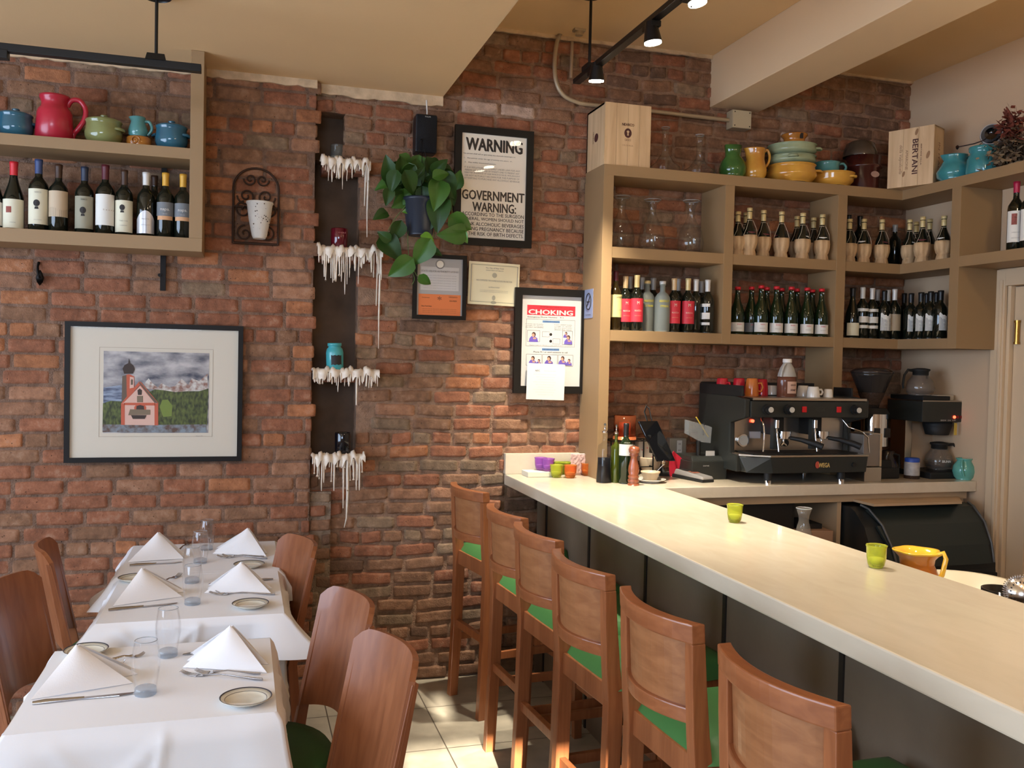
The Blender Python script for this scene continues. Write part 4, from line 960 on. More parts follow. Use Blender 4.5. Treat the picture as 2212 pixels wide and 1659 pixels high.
# leaves that can be told apart in the photo: px, py, length px, tip direction, tone
PXM = 1/445
LV = [(841, 365, 52, 105, 'D'), (868, 358, 44, 85, 'D'), (850, 392, 44, 250, 'D'), (838, 425, 34, 260, 'D'), (872, 432, 56, 215, 'M'), (900, 362, 46, 95, 'D'), (950, 360, 40, 45, 'D'), (953, 378, 36, 25, 'M'),
      (990, 388, 38, 80, 'M'), (968, 400, 56, -60, 'D'), (945, 420, 62, -100, 'M'), (920, 440, 34, 215, 'L'), (893, 455, 42, 185, 'L'), (948, 462, 70, -95, 'D'), (925, 480, 50, -110, 'D'), (995, 482, 56, -30, 'M'),
      (978, 505, 60, -172, 'M'), (1003, 512, 26, -60, 'L'), (925, 518, 34, -20, 'L'), (912, 545, 60, -120, 'M'), (845, 535, 62, -50, 'D'), (856, 500, 46, -110, 'D'), (830, 510, 30, 150, 'D'), (822, 465, 34, 215, 'D'),
      (866, 578, 58, -140, 'M'), (918, 605, 30, -40, 'M'), (885, 395, 50, -60, 'D'), (910, 400, 56, -70, 'M'), (930, 385, 44, -20, 'D'), (935, 400, 40, -120, 'D'), (878, 375, 44, -130, 'D'), (895, 410, 42, -150, 'D'),
      (862, 405, 40, -90, 'M'), (958, 435, 44, -45, 'D'), (975, 425, 36, -70, 'D'), (905, 380, 40, 60, 'D'), (920, 365, 36, 110, 'D'), (940, 545, 30, -30, 'D'), (850, 415, 36, 210, 'D'), (915, 425, 40, -80, 'D')]
rl = random.Random(8)
for k, (px, py, s, a, c_) in enumerate(LV):
    leaf(px, py, s*PXM*1.05, a, dict(D=M_leafD, M=M_leafM, L=M_leafL)[c_], rl.uniform(-25, 25), rl.uniform(-20, 25), PY-rl.uniform(.0, .12) if k < 27 else PY+rl.uniform(-.05, .06))
for k in range(30):
    a_ = rl.uniform(0, 6.28); d_ = rl.uniform(.3, 1); leaf(905+78*d_*math.cos(a_), 398+50*d_*math.sin(a_), rl.uniform(34, 52)*PXM, rl.choice((math.degrees(-a_), -90, -60, -120))+rl.uniform(-40, 40), M_leafD if rl.random() < .75 else M_leafM, rl.uniform(-40, 40), rl.uniform(-30, 30), PY+rl.uniform(-.03, .09))
for pts_ in ([(905, 405), (880, 440), (855, 470), (838, 500), (832, 535), (838, 550)], [(900, 430), (882, 500), (882, 540), (885, 570), (895, 600), (890, 615)], [(940, 420), (950, 460), (942, 490), (935, 515)], [(960, 400), (975, 440), (975, 475), (970, 500)],
             [(885, 565), (900, 595), (912, 605)], [(930, 400), (940, 470), (900, 470)], [(890, 380), (860, 400), (845, 380)], [(940, 380), (970, 375), (985, 400)]):
    vv = [at(x, y, y=PY-.02)-base for x, y in pts_]
    MB().tube(sm(vv, 4), .0018, 5).build('vine', M_stem, t)

# ------------------------------------------------------------------ track lights
M_blk = mat('track_black', '0c0b0b', .4, .2)
M_bulb = mat('lit_bulb', 'ffffff', .3, emit='fff1d8', estr=38)
TXX, TZZ = 1.515, 2.985
cano = at(1268, 10, z=ZHI); ys = 3.95
t = thing('track_rail', 'black track lighting rail hanging from the ceiling above the bar', 'track light rail', (TXX, ys, ZHI))
B(MB().box(TXX-.018, TXX+.018, -1.2, 4.12, TZZ-.01, TZZ+.012), 'rail', M_blk, t, bevel=.002)
B(MB().cyl((TXX, ys, TZZ), (TXX, ys, ZHI), .007, n=10), 'stem', M_blk, t)
B(MB().lathe([(0, -.02), (.05, -.018), (.06, -.006), (.06, 0), (0, 0)], 28, c=(TXX, ys, ZHI)), 'canopy', M_blk, t)
B(MB().box(TXX-.024, TXX+.024, ys-.04, ys+.04, TZZ+.008, TZZ+.03), 'hanger', M_blk, t, bevel=.002)
def track_head(bulb, hit_y, aim, label, power=150):
    x = TXX; b_ = Vector(bulb); q = thing('track_spotlight', label, 'spotlight', (x, hit_y, TZZ-.012), 0, 'spotlights on the track over the bar')
    o_ = Vector(q.location); bl = b_-o_; d = (Vector(aim)-b_).normalized()
    MB().box(-.02, .02, -.045, .045, -.022, 0).build('adapter', M_blk, q, bevel=.002)
    piv = bl - d*.045
    MB().tube([(0, 0, -.02), (0, 0, -.05), tuple(piv)], .008, 8).build('arm', M_blk, q)
    mb = MB(); mb.cyl(bl-d*.09, bl-d*.012, .022, .036, 20); mb.build('lamp_head', M_blk, q)
    MB().cyl(bl-d*.012, bl-d*.006, .033, .033, 20).build('bulb', M_bulb, q)
    l = spot('spot_lamp', tuple(b_), aim, power, (1, .92, .77), 66, .85, .03)
    return q
SPOT_P = 150
H_ = [(at(1288, 180, x=TXX), (1.62, 4.15, CT)), (at(1411, 98, x=TXX), (1.75, 3.25, CT)), (at(1508, 12, x=TXX+.02), (1.85, 2.7, CT))]
lbl = ['track spotlight nearest the brick wall, lit', 'middle track spotlight, lit, tilted on its arm', 'track spotlight cut by the top edge of the photo, lit']
for (b_, aim), lb, pw_ in zip(H_, lbl, (330, 240, 100)): track_head(b_, b_.y+.02, aim, lb, pw_)
for y_, tx, lb in ((1.9, 1.85, 'track spotlight above the near half of the bar, lit'), (1.0, 1.8, 'track spotlight over the camera end of the bar, lit')):
    track_head(Vector((TXX, y_, TZZ-.11)), y_+.02, (tx, y_+.1, CT), lb, 48)
LY, LZ = 3.6, 2.706
t = thing('track_rail', 'black track lighting rail hanging in front of the left shelf unit', 'track light rail', (-.32, LY, ZLO))
B(MB().box(-2.4, at(435, 150, y=LY).x, LY-.017, LY+.017, LZ-.015, LZ+.013), 'rail', M_blk, t, bevel=.002)
sx_ = at(338, 60, y=LY).x
B(MB().cyl((sx_, LY, LZ), (sx_, LY, ZLO), .006, n=10), 'stem', M_blk, t)
B(MB().hexa([(sx_-.036, LY-.022, LZ+.01), (sx_+.036, LY-.022, LZ+.01), (sx_+.036, LY+.022, LZ+.01), (sx_-.036, LY+.022, LZ+.01)], [(sx_-.03, LY-.018, LZ+.034), (sx_+.03, LY-.018, LZ+.034), (sx_+.03, LY+.018, LZ+.034), (sx_-.03, LY+.018, LZ+.034)]), 'hanger', M_blk, t)
B(MB().lathe([(0, -.02), (.05, -.018), (.06, -.006), (.06, 0), (0, 0)], 28, c=(sx_, LY, ZLO)), 'canopy', M_blk, t)
ax_ = at(5, 120, y=LY).x
B(MB().box(ax_-.06, ax_+.02, LY-.02, LY+.02, LZ-.04, LZ-.01), 'adapter', M_blk, t, bevel=.002)
# ------------------------------------------------------------------ bottles
M_bg = mat('dark_bottle_glass', (.006, .008, .005), .07, coat=.3); M_bg2 = mat('green_bottle_glass', (.008, .018, .006), .06, coat=.3)
def foil(n, c): return mat('foil_'+n, c, .35, .1)
FO = dict(red=foil('red', (.55, .02, .03)), blue=foil('blue', (.035, .06, .16)), brown=foil('brown', (.05, .022, .012)), navy=foil('navy', (.02, .03, .06)), wine=foil('wine', (.09, .012, .02)), white=foil('white', (.62, .60, .56)),
          yellow=foil('yellow', (.62, .33, .04)), tan=foil('tan', (.55, .38, .20)), gold=foil('gold', (.62, .48, .22)), grey=foil('grey', (.32, .31, .30)), black=foil('black', (.01, .009, .009)), crim=foil('crimson', (.38, .01, .05)))
LB = dict(cream=mat('label_cream', (.68, .64, .48), .6), white=mat('label_white', (.72, .70, .64), .6), grey=mat('label_grey', (.16, .17, .18), .6), olive=mat('label_shaded_olive', (.30, .28, .20), .6), red=mat('label_red', (.60, .03, .05), .5),  # olive is the cream label with shade mixed into its colour
          tan=mat('label_tan', (.34, .27, .18), .6), yel=mat('label_yellow', (.72, .60, .25), .6), silver=mat('label_silver', (.55, .55, .57), .3, .5), photo=mat('label_photo', (.52, .40, .27), .6), peach=mat('label_peach', (.6, .32, .16), .6))
def bend(o, r, yaw, z):
    """wrap flat lettering (x, y, 0) around a cylinder of radius r facing yaw (0 = towards -y)"""
    for v in o.data.vertices:
        a = v.co.x/r + yaw; v.co = ((r+v.co.z)*math.sin(a), -(r+v.co.z)*math.cos(a), z+v.co.y)
def lettering(body, w, h, r, z, yaw, m_, parent, bold=0):
    o = text(body, w, h, m_, parent, (0, 0, 0), (0, 0, 0), 'label_lettering', bold, .0006)
    if o: bend(o, r, yaw, z)
    return o
def label(parent, r, z0, z1, yaw, half, m_, top=None, name='label'):
    mb = MB()
    def f(u, v):
        a = yaw+(u*2-1)*half; zt = z1+(top(u) if top else 0); return ((r+.0007)*math.sin(a), -(r+.0007)*math.cos(a), z0+(zt-z0)*v)
    mb.grid(f, 14, 3, flip=False); return mb.build(name, m_, parent)
SHAPE = {
 'bordeaux': lambda H, r: [(0, 0), (r*.9, 0), (r, .006), (r, H*.60), (r*.93, H*.655), (r*.62, H*.715), (r*.39, H*.755), (r*.36, H*.80), (r*.36, H*.965), (r*.40, H*.968), (r*.40, H*.995), (r*.3, H), (0, H)],
 'burgundy': lambda H, r: [(0, 0), (r*.9, 0), (r, .006), (r, H*.42), (r*.95, H*.48), (r*.75, H*.58), (r*.5, H*.69), (r*.37, H*.78), (r*.34, H*.85), (r*.34, H*.96), (r*.39, H*.965), (r*.39, H*.995), (r*.3, H), (0, H)],
 'vodka': lambda H, r: [(0, 0), (r*.9, 0), (r, .008), (r, H*.62), (r*.95, H*.68), (r*.70, H*.745), (r*.38, H*.785), (r*.33, H*.81), (r*.33, H*.92), (r*.40, H*.925), (r*.40, H), (0, H)],
 'whiskey': lambda H, r: [(0, 0), (r*.9, 0), (r, .008), (r, H*.58), (r*.92, H*.64), (r*.6, H*.70), (r*.36, H*.76), (r*.33, H*.9), (r*.38, H*.91), (r*.38, H), (0, H)]}
def bottle(lab, x, y, z, H, r=.0375, shape='bordeaux', cap='red', lb=None, group=None, glassm=None, yaw=None, cap_from=.84, txt=None, name='wine_bottle', cat='bottle'):
    t = thing(name, lab, cat, (x, y, z), 0, group)
    if yaw is None: yaw = -math.atan2(x, y)*.6
    prof = SHAPE[shape](H, r)
    MB().lathe(prof, 28).build('glass_body', glassm or M_bg, t)
    if cap:
        c0 = H*cap_from; rr = r*.385
        MB().lathe([(rr*.98, c0), (rr*1.0, H*.93), (rr*1.09, H*.965), (rr*1.09, H*1.001), (rr*.7, H*1.004), (0, H*1.004)], 20).build('capsule', FO[cap], t)
    for q in (lb or []):
        zz0, zz1, half, m_ = q[:4]; label(t, r, zz0*H, zz1*H, yaw+(q[5] if len(q) > 5 else 0), half, LB[m_], q[4] if len(q) > 4 else None)
    for q in (txt or []):
        body, w, h, zf, m_ = q[:5]; lettering(body, w, h, r+.0014, zf*H, yaw+(q[5] if len(q) > 5 else 0), m_, t, q[6] if len(q) > 6 else 0)
    return t
def emblem(t, r, z, yaw, s=.012):
    mb = MB()
    def f(u, v): a = u*2*PI; return ((s*v*math.cos(a))/r, s*1.2*v*math.sin(a)+z)
    vs = []; 
    for k in range(20): a = 2*PI*k/20; vs.append((s*math.cos(a), s*1.15*math.sin(a)))
    pts = [((r+.0016)*math.sin(yaw+p/r), -(r+.0016)*math.cos(yaw+p/r), z+q) for p, q in vs]
    mb.add([((r+.0016)*math.sin(yaw), -(r+.0016)*math.cos(yaw), z)]+pts, [(0, 1+i, 1+(i+1) % 20) for i in range(20)])
    pts2 = [((r+.0016)*math.sin(yaw+p/r), -(r+.0016)*math.cos(yaw+p/r), z+q) for p, q in ((-.006, -s*1.2), (.006, -s*1.2), (.008, -s*2), (-.008, -s*2))]
    mb.add(pts2, [(3, 2, 1, 0)]); mb.build('emblem', M_ink, t)
zs = 2.1505; yl = 4.305
def L(px, top, **k):
    q = at(px, top, y=k.get('y', yl)); yy = k.pop('y', yl); return q.x, yy, zs, q.z-zs
G1 = 'wine bottles on the left wall shelf'
x, y, z, H = L(30, 350); bottle('sloping-shouldered wine bottle with bright red capsule and cream label, left shelf', x, y, z, H, .041, 'burgundy', 'red', [(.02, .44, 1.25, 'cream')], G1, txt=[('AMARONE', .022, .004, .10, M_grey)], cap_from=.80)
label(bpy.data.objects['wine_bottle'], .0416, H*.24, H*.33, -.25, .26, mat('label_brick', (.25, .05, .03), .6))
x, y, z, H = L(84, 345); t = bottle('wine bottle with blue capsule and tall white label with round black emblem', x, y, z, H, .0395, 'bordeaux', 'blue', [(.09, .58, 1.2, 'cream')], G1, txt=[('NEARCO', .026, .006, .53, M_grey), ('COL D\'ORCIA', .03, .004, .15, M_grey)], cap_from=.80); emblem(t, .0395, H*.38, .0, .0125)
x, y, z, H = L(127, 356); bottle('wine bottle with brown capsule and sepia picture label, third in the left shelf row', x, y, z, H, .0385, 'bordeaux', 'brown', [(.22, .60, 1.25, 'photo', lambda u: 0), (.22, .34, 1.26, 'tan', lambda u: .006*math.sin(u*7))], G1, cap_from=.80)
x, y, z, H = L(183, 361); t = bottle('wine bottle with navy capsule and label darkened to olive for shade, with emblem', x, y, z, H, .038, 'bordeaux', 'navy', [(.07, .55, 1.2, 'olive')], G1, txt=[('NEARCO', .026, .006, .50, M_ink)], cap_from=.79); emblem(t, .038, H*.34, .0, .0125)
x, y, z, H = L(228, 357); bottle('wine bottle with dark wine-red capsule and white label with vertical script', x, y, z, H, .0395, 'bordeaux', 'wine', [(.13, .57, 1.2, 'white')], G1, txt=[('S a s s o', .05, .006, .35, mat('label_brown_ink', (.3, .2, .1), .6), .45)], cap_from=.79)
x, y, z, H = L(269, 368); t = bottle('wine bottle with thin brown capsule and cream label with small engraving', x, y, z, H, .0365, 'bordeaux', 'brown', [(.05, .53, 1.25, 'cream')], G1, txt=[("Stag's Leap", .035, .006, .22, M_grey), ('CABERNET', .03, .004, .15, M_grey)], cap_from=.74); emblem(t, .0365, H*.42, -.1, .011)
x, y, z, H = L(316, 373); bottle('spirit bottle with white capsule and low arched silver label', x, y, z, H, .0375, 'bordeaux', 'white', [(.05, .26, 1.2, 'silver', lambda u: .04*math.sin(u*PI))], G1, txt=[('MASTRI', .03, .006, .27, M_grey), ('DISTILLATI', .036, .005, .18, M_grey)], cap_from=.80)
x, y, z, H = L(334, 380, y=4.38); bottle('dark wine bottle with brown capsule standing behind the silver label bottle', x, y, z, H, .0375, 'bordeaux', 'brown', None, G1)
for px, tp, lb_ in ((358, 374, 'wine bottle with mustard capsule and grey label, left one of the two'), (396, 377, 'wine bottle with mustard capsule and grey label beside the shelf upright')):
    x, y, z, H = L(px, tp); bottle(lb_, x, y, z, H, .0375, 'bordeaux', 'yellow', [(.33, .54, 1.15, 'grey'), (.27, .33, .95, 'peach')], G1, txt=[('napa.', .040, .013, .42, M_white, 0, .01), ('CELLARS', .02, .003, .36, M_white)], cap_from=.80)
x, y, z, H = L(-14, 352); bottle('dark wine bottle cut by the left edge of the photo', x, y, z, H, .04, 'burgundy', 'wine', [(.05, .4, 1.2, 'white')], G1)

# straw flask bottles
M_straw = mat('straw_basket', (.66, .46, .26), .7, var=.45, vscale=45, col2=(.40, .25, .12), stretch=(1, 1, .12), bump=.5, bscale=60)
M_twine = mat('straw_twine', (.55, .46, .34), .8)
def fiasco0(H):
    t = thing('straw_flask', '', 'bottle'); r = .040
    MB().lathe([(0, .01), (.024, .012), (.025, .035), (r*.9, .06), (r*.92, .095), (r*.82, .125), (r*.55, .15), (r*.36, .172), (.0125, .19), (.0120, H-.02), (.0145, H-.018), (.0145, H), (0, H)], 22).build('glass_body', M_bg, t)
    n = 26
    MB().lathe([(0, 0), (.036, 0), (.0375, .004), (.033, .026), (.031, .030), (.037, .040), (.0435, .065), (.0445, .085), (.042, .103), (.0395, .104), (.037, .09)], 32, fn=lambda rr, z, a: rr*(1+.025*math.sin(a*13)+.012*math.sin(a*29+z*60))).build('straw_basket', M_straw, t)
    MB().lathe([(.0128, H*.76), (.0135, H*.80), (.0132, H*.93), (.0152, H*.935), (.0152, H*1.003), (0, H*1.005)], 18).build('capsule', FO['gold'], t)
    for s in (-1, 1): MB().tube([(s*.042, -.012, .10), (s*.030, -.022, .135), (s*.013, -.0135, H*.74)], .0011, 5).build('twine', M_twine, t)
    MB().tube([(.0145*math.cos(a*PI/6), .0145*math.sin(a*PI/6), H*.74) for a in range(12)], .0012, 5, closed=True).build('twine', M_twine, t)
    return t
fp = fiasco0(.24); fp_lab = None
def seal(t, H, kind, yaw):
    m_ = mat('label_maroon', (.15, .03, .035), .5) if kind == 'm' else LB['white']
    mb = MB()
    def f(u, v):
        a = yaw+(u*2-1)*(.75*math.sqrt(max(0, 1-(v*2-1)**2))+.08); z = .112+v*.026; rr = .040-(z-.10)*.40; return ((rr+.0012)*math.sin(a), -(rr+.0012)*math.cos(a), z)
    mb.grid(f, 8, 6); mb.build('label', m_, t)
G2 = 'straw-covered flasks on the middle shelf'
fl = [(1620, 450, 4.31, 'm', 0), (1650, 455, 4.35, 'm', .1), (1689, 458, 4.34, 'm', -1.4), (1735, 461, 4.32, 'w', .5), (1777, 464, 4.32, 'w', -.3)]
def first_or_dup(store, label_, **k):
    if not store: store.append(1); o = fp; o['label'] = label_; o.location = k['loc']; o.rotation_euler = (0, 0, k['rz']); o['group'] = k['group']; return o
    return dup(fp, k['loc'], k['rz'], label_, k['group'])
used = []; todo = []
for i, (px, tp, y_, kd, yw) in enumerate(fl):
    q = at(px, tp, y=y_); todo.append(((q.x, y_, Z1+.0005), q.z-Z1, kd, yw, 'straw flask with gold neck, front row of the middle bay, '+ORD[i], G2))
for i, (px, tp, y_) in enumerate(((1612, 460, 4.42), (1722, 468, 4.42), (1758, 471, 4.43))):
    q = at(px, tp, y=y_); todo.append(((q.x, y_, Z1+.0005), q.z-Z1, None, 0, 'straw flask with gold neck, back row of the middle bay, '+ORD[i], G2))
q = at(1590, 470, y=4.31); todo.append(((2.487+.045, 4.33, Z1+.0005), .235, 'm', 1.0, 'straw flask half hidden behind the left divider of the middle bay', G2))
for i, (px, tp, y_, kd, yw) in enumerate(((1836, 474, 4.33, 'm', 1.1), (1867, 474, 4.34, 'w', -.8), (1906, 475, 4.33, 'm', .15))):
    q = at(px, tp, y=y_); todo.append(((q.x, y_, Z1+.0005), q.z-Z1, kd, yw, 'straw flask with gold neck in the corner bay under the red bucket, '+ORD[i], G2))
for i, (px, tp, x_, kd, yw) in enumerate(((1966, 475, 3.60, 'w', .3), (1994, 469, 3.575, 'm', -.6), (2040, 467, 3.575, 'w', -1.0))):
    q = at(px, tp, x=x_); todo.append(((x_, q.y, Z1+.0005), q.z-Z1, kd, yw, 'straw flask on the side wing of the corner bay, '+ORD[i], G2))
for i, (px, tp, x_) in enumerate(((1980, 480, 3.68), (2009, 474, 3.67))):
    q = at(px, tp, x=x_); todo.append(((x_, q.y, Z1+.0005), q.z-Z1, None, 0, 'straw flask at the back of the side wing, '+ORD[i], G2))
made = []
for i, (loc, H, kd, yw, lb_, g) in enumerate(todo):
    o = dup(fp, loc, yw*.3, lb_, g); o.scale = (1, 1, H/.24); made.append((o, H, kd, yw))
for c in list(fp.children): bpy.data.objects.remove(c)
bpy.data.objects.remove(fp)
for o, H, kd, yw in made:
    if kd: seal(o, H, kd, yw)
for i, (px, tp, y_, cp) in enumerate(((1858, 467, 4.45, 'black'), (1834, 465, 4.46, 'black'), (1934, 486, 4.47, 'grey'))):
    q = at(px, tp, y=y_); bottle(['dark wine bottle with black capsule at the back of the corner bay, between two flasks', 'dark wine bottle with black capsule hidden behind the divider of the corner bay', 'short dark bottle with grey capsule at the back corner of the middle shelf'][i], q.x, y_, Z1+.0005, q.z-Z1, .036, 'bordeaux', cp, None, 'dark bottles behind the straw flasks')

# bottom shelf, first bay
G3 = 'bottles in the first bay of the lowest shelf'
def S2(px, tp, y_): q = at(px, tp, y=y_); return q.x, y_, Z2+.0005, q.z-Z2
M_frost = mat('frosted_glass', (.42, .46, .42), .35, trans=.55, ior=1.2)
x, y, z, H = S2(1331, 586, 4.33); bottle('whiskey bottle with yellow label, first on the lowest shelf beside the upright', x, y, z, H, .034, 'whiskey', 'wine', [(.22, .60, 1.35, 'yel')], G3, mat('whiskey_glass', (.02, .012, .003), .08), txt=[('JAMESON', .040, .010, .55, M_ink, .2, .01), ('IRISH WHISKEY', .034, .005, .34, M_grey, .2)], yaw=.1)
for i, (px, tp, y_, cp) in enumerate(((1352, 597, 4.33, 'tan'), (1376.5, 595, 4.31, 'gold'), (1457, 602, 4.32, 'tan'), (1487, 602, 4.32, 'gold'))):
    x, y, z, H = S2(px, tp, y_)
    bottle('wine bottle with %s capsule and bright red label, %s of four' % (cp, ['first', 'second', 'third', 'fourth'][i]), x, y, z, H, .0355, 'bordeaux', cp, [(.16, .58, 1.15, 'red')], G3, cap_from=.78, txt=[('ROCCA', .036, .008, .36, LB['cream'], .1), ('DEI MORI', .034, .005, .27, LB['peach'], .1), ('M', .012, .016, .50, LB['cream'], .1)])
for i, (px, tp, y_) in enumerate(((1399, 607, 4.36), (1432, 608, 4.31))):
    x, y, z, H = S2(px, tp, y_)
    bottle('frosted clear vodka bottle with yellow lettering, '+['left and behind', 'right and in front'][i], x, y, z, H, .0405, 'vodka', 'gold' if i == 0 else 'white', None, G3, M_frost, cap_from=.925, name='vodka_bottle', txt=[('ABSOLUT', .056, .011, .60, mat('yellow_print', (.75, .62, .06), .5), .1, .03), ('CITRON', .046, .011, .50, mat('yellow_print', (.75, .62, .06), .5), .1, .03)])
for i, (px, tp, y_, cp) in enumerate(((1361, 598, 4.42, 'grey'), (1387, 600, 4.42, 'grey'), (1412, 601, 4.43, 'grey'), (1465.5, 603, 4.42, 'grey'))):
    x, y, z, H = S2(px, tp, y_); bottle('dark bottle with grey capsule, back row of the first bay, '+ORD[i], x, y, z, H, .036, 'bordeaux', cp, None, G3, cap_from=.78)
tri = [(.15, .20, .75, 'white'), (.26, .38, .75, 'white'), (.49, .55, .75, 'white')]
x, y, z, H = S2(1504, 604, 4.33); bottle('unlabelled dark bottle with white capsule near the right end of the first bay', x, y, z, H, .036, 'bordeaux', 'white', None, G3, cap_from=.78)
x, y, z, H = S2(1516, 608, 4.275+.12); bottle('dark wine bottle with dull grey capsule, between the two white-capped bottles', x, y, z, H, .034, 'bordeaux', 'grey', None, G3, cap_from=.78)
x, y, z, H = S2(1529.5, 605, 4.31); bottle('dark bottle with white capsule and three small white labels, last in the first bay', x, y, z, H, .036, 'bordeaux', 'white', [(a, b_, c_, d_, None, -.55) for a, b_, c_, d_ in tri], G3, cap_from=.78)
# bottom shelf, second bay: sloping bottles with red tops
G4 = 'red-topped bottles in the second bay of the lowest shelf'
wl = [(.06, .25, 1.2, 'white')]
def redtop(lb_, px, tp, y_, lab=True, lm='white'):
    x, y, z, H = S2(px, tp, y_)
    t = bottle(lb_, x, y, z, H, .0385, 'burgundy', 'red', [(.06, .25, 1.15, lm)] if lab else None, G4, M_bg2, cap_from=.945, txt=[('BARBERA', .026, .006, .21, LB['red'], .15), ('PIEMONTE', .03, .004, .13, M_grey, .1)] if lab else None)
    MB().lathe([(0, 0), (.004, .0005), (0, .001)], 10, c=(0, -.0155, H*.90), M=Matrix.Rotation(PI/2, 3, 'X')).build('neck_seal', LB['white'], t); return t
for i, (px, tp) in enumerate(((1645, 617), (1678, 619), (1710, 620), (1744, 622), (1775.5, 624))): redtop('red-topped wine bottle with white label, front row of the second bay, '+ORD[i], px, tp, 4.315)
redtop('red-topped bottle with white label pressed against the left divider of the second bay', 1594, 620, 4.33)
redtop('red-topped bottle with small grey back label, left part of the second bay', 1624, 620, 4.37, True, 'grey')
for i, (px, tp) in enumerate(((1657, 621), (1689, 623), (1722, 624), (1755, 626))): redtop('unlabelled red-topped bottle in the back row of the second bay, '+ORD[i], px, tp, 4.42, False)
# bottom shelf, corner bay
G5 = 'bottles in the corner bay of the lowest shelf'
x, y, z, H = S2(1843, 622, 4.33); bottle('wine bottle with black capsule and low square cream label, first in the corner bay', x, y, z, H, .0385, 'burgundy', 'black', [(.05, .30, 1.0, 'cream')], G5, cap_from=.83)
for i, (px, tp) in enumerate(((1864.5, 621), (1885, 623))): x, y, z, H = S2(px, tp, 4.335); bottle('wine bottle with white capsule and three banded white labels, corner bay, '+('left' if i == 0 else 'right')+' one', x, y, z, H, .0345, 'bordeaux', 'white', [(.20, .26, 1.1, 'white'), (.31, .43, 1.1, 'white'), (.53, .585, 1.1, 'white')], G5, cap_from=.78)
x, y, z, H = S2(1896, 626, 4.43); bottle('dark bottle with grey capsule at the back of the corner bay', x, y, z, H, .035, 'bordeaux', 'grey', None, G5, cap_from=.78)
mt = lambda u: .007*math.sin(u*9+1)+.004*math.sin(u*23)
M_mt = None
def mountain(lb_, loc, H, yaw):
    t = bottle(lb_, *loc, H, .0375, 'bordeaux', 'black', [(.17, .50, 1.1, 'white', mt), (.17, .41, 1.11, 'grey', mt)], G5, cap_from=.80, yaw=yaw, txt=[('ALLEGRINI', .045, .007, .33, LB['white']), ('VALPOLICELLA', .045, .004, .26, LB['white'])]); return t
x, y, z, H = S2(1911, 628, 4.32); mountain('black-capped wine bottle with snowy mountain label, between white-capped bottles', (x, y, z), H, .0)
x, y, z, H = S2(1919, 627, 4.43); bottle('dark bottle with white capsule behind the mountain label bottle', x, y, z, H, .035, 'bordeaux', 'white', None, G5, cap_from=.78)
x, y, z, H = S2(1933.5, 625, 4.315); bottle('wine bottle with white capsule and plain tan label near the corner', x, y, z, H, .0345, 'bordeaux', 'white', [(.17, .50, 1.2, 'tan')], G5, cap_from=.78)
x, y, z, H = S2(1954, 634, 4.40); bottle('all black wine bottle in the shadow of the shelf corner', x, y, z, H, .036, 'bordeaux', 'black', None, G5, cap_from=.80)
for i, (px, tp, x_) in enumerate(((1969, 634, 3.60), (1990.5, 632, 3.585), (2011.5, 630, 3.585), (2033, 628, 3.58))):
    q = at(px, tp, x=x_); mountain('black-capped wine bottle with mountain label on the side wing, '+ORD[i], (x_, q.y, Z2+.0005), q.z-Z2, [.0, -.3, -.3, .25][i])
for i, (px, tp, x_) in enumerate(((2003, 634, 3.68), (2024, 632, 3.68))):
    q = at(px, tp, x=x_); bottle('all black bottle at the back of the side wing, '+ORD[i], x_, q.y, Z2+.0005, q.z-Z2, .036, 'bordeaux', 'black', None, G5, cap_from=.80)
# right bay bottles with red capsules
for i, (px, tp) in enumerate(((2197, 393), (2226, 388))):
    x_ = 3.60+.0*i; q = at(px, tp, x=x_)
    t = bottle(['wine bottle with crimson capsule and tall white label, at the right edge of the photo', 'second wine bottle with crimson capsule, cut by the right edge of the photo'][i], x_, q.y, Z1+.0005, q.z-Z1, .0375, 'bordeaux', 'crim', [(.12, .57, 1.2, 'white')], 'crimson-capped bottles on the right wing', yaw=-.75, txt=[('CABERNET', .036, .004, .26, M_grey), ('SAUVIGNON', .036, .004, .18, M_grey)])
    label(t, .0384, (q.z-Z1)*.37, (q.z-Z1)*.53, -.95, .32, mat('label_vignette', (.12, .03, .02), .6, var=.6, vscale=60, col2=(.35, .08, .06)), name='label_picture')

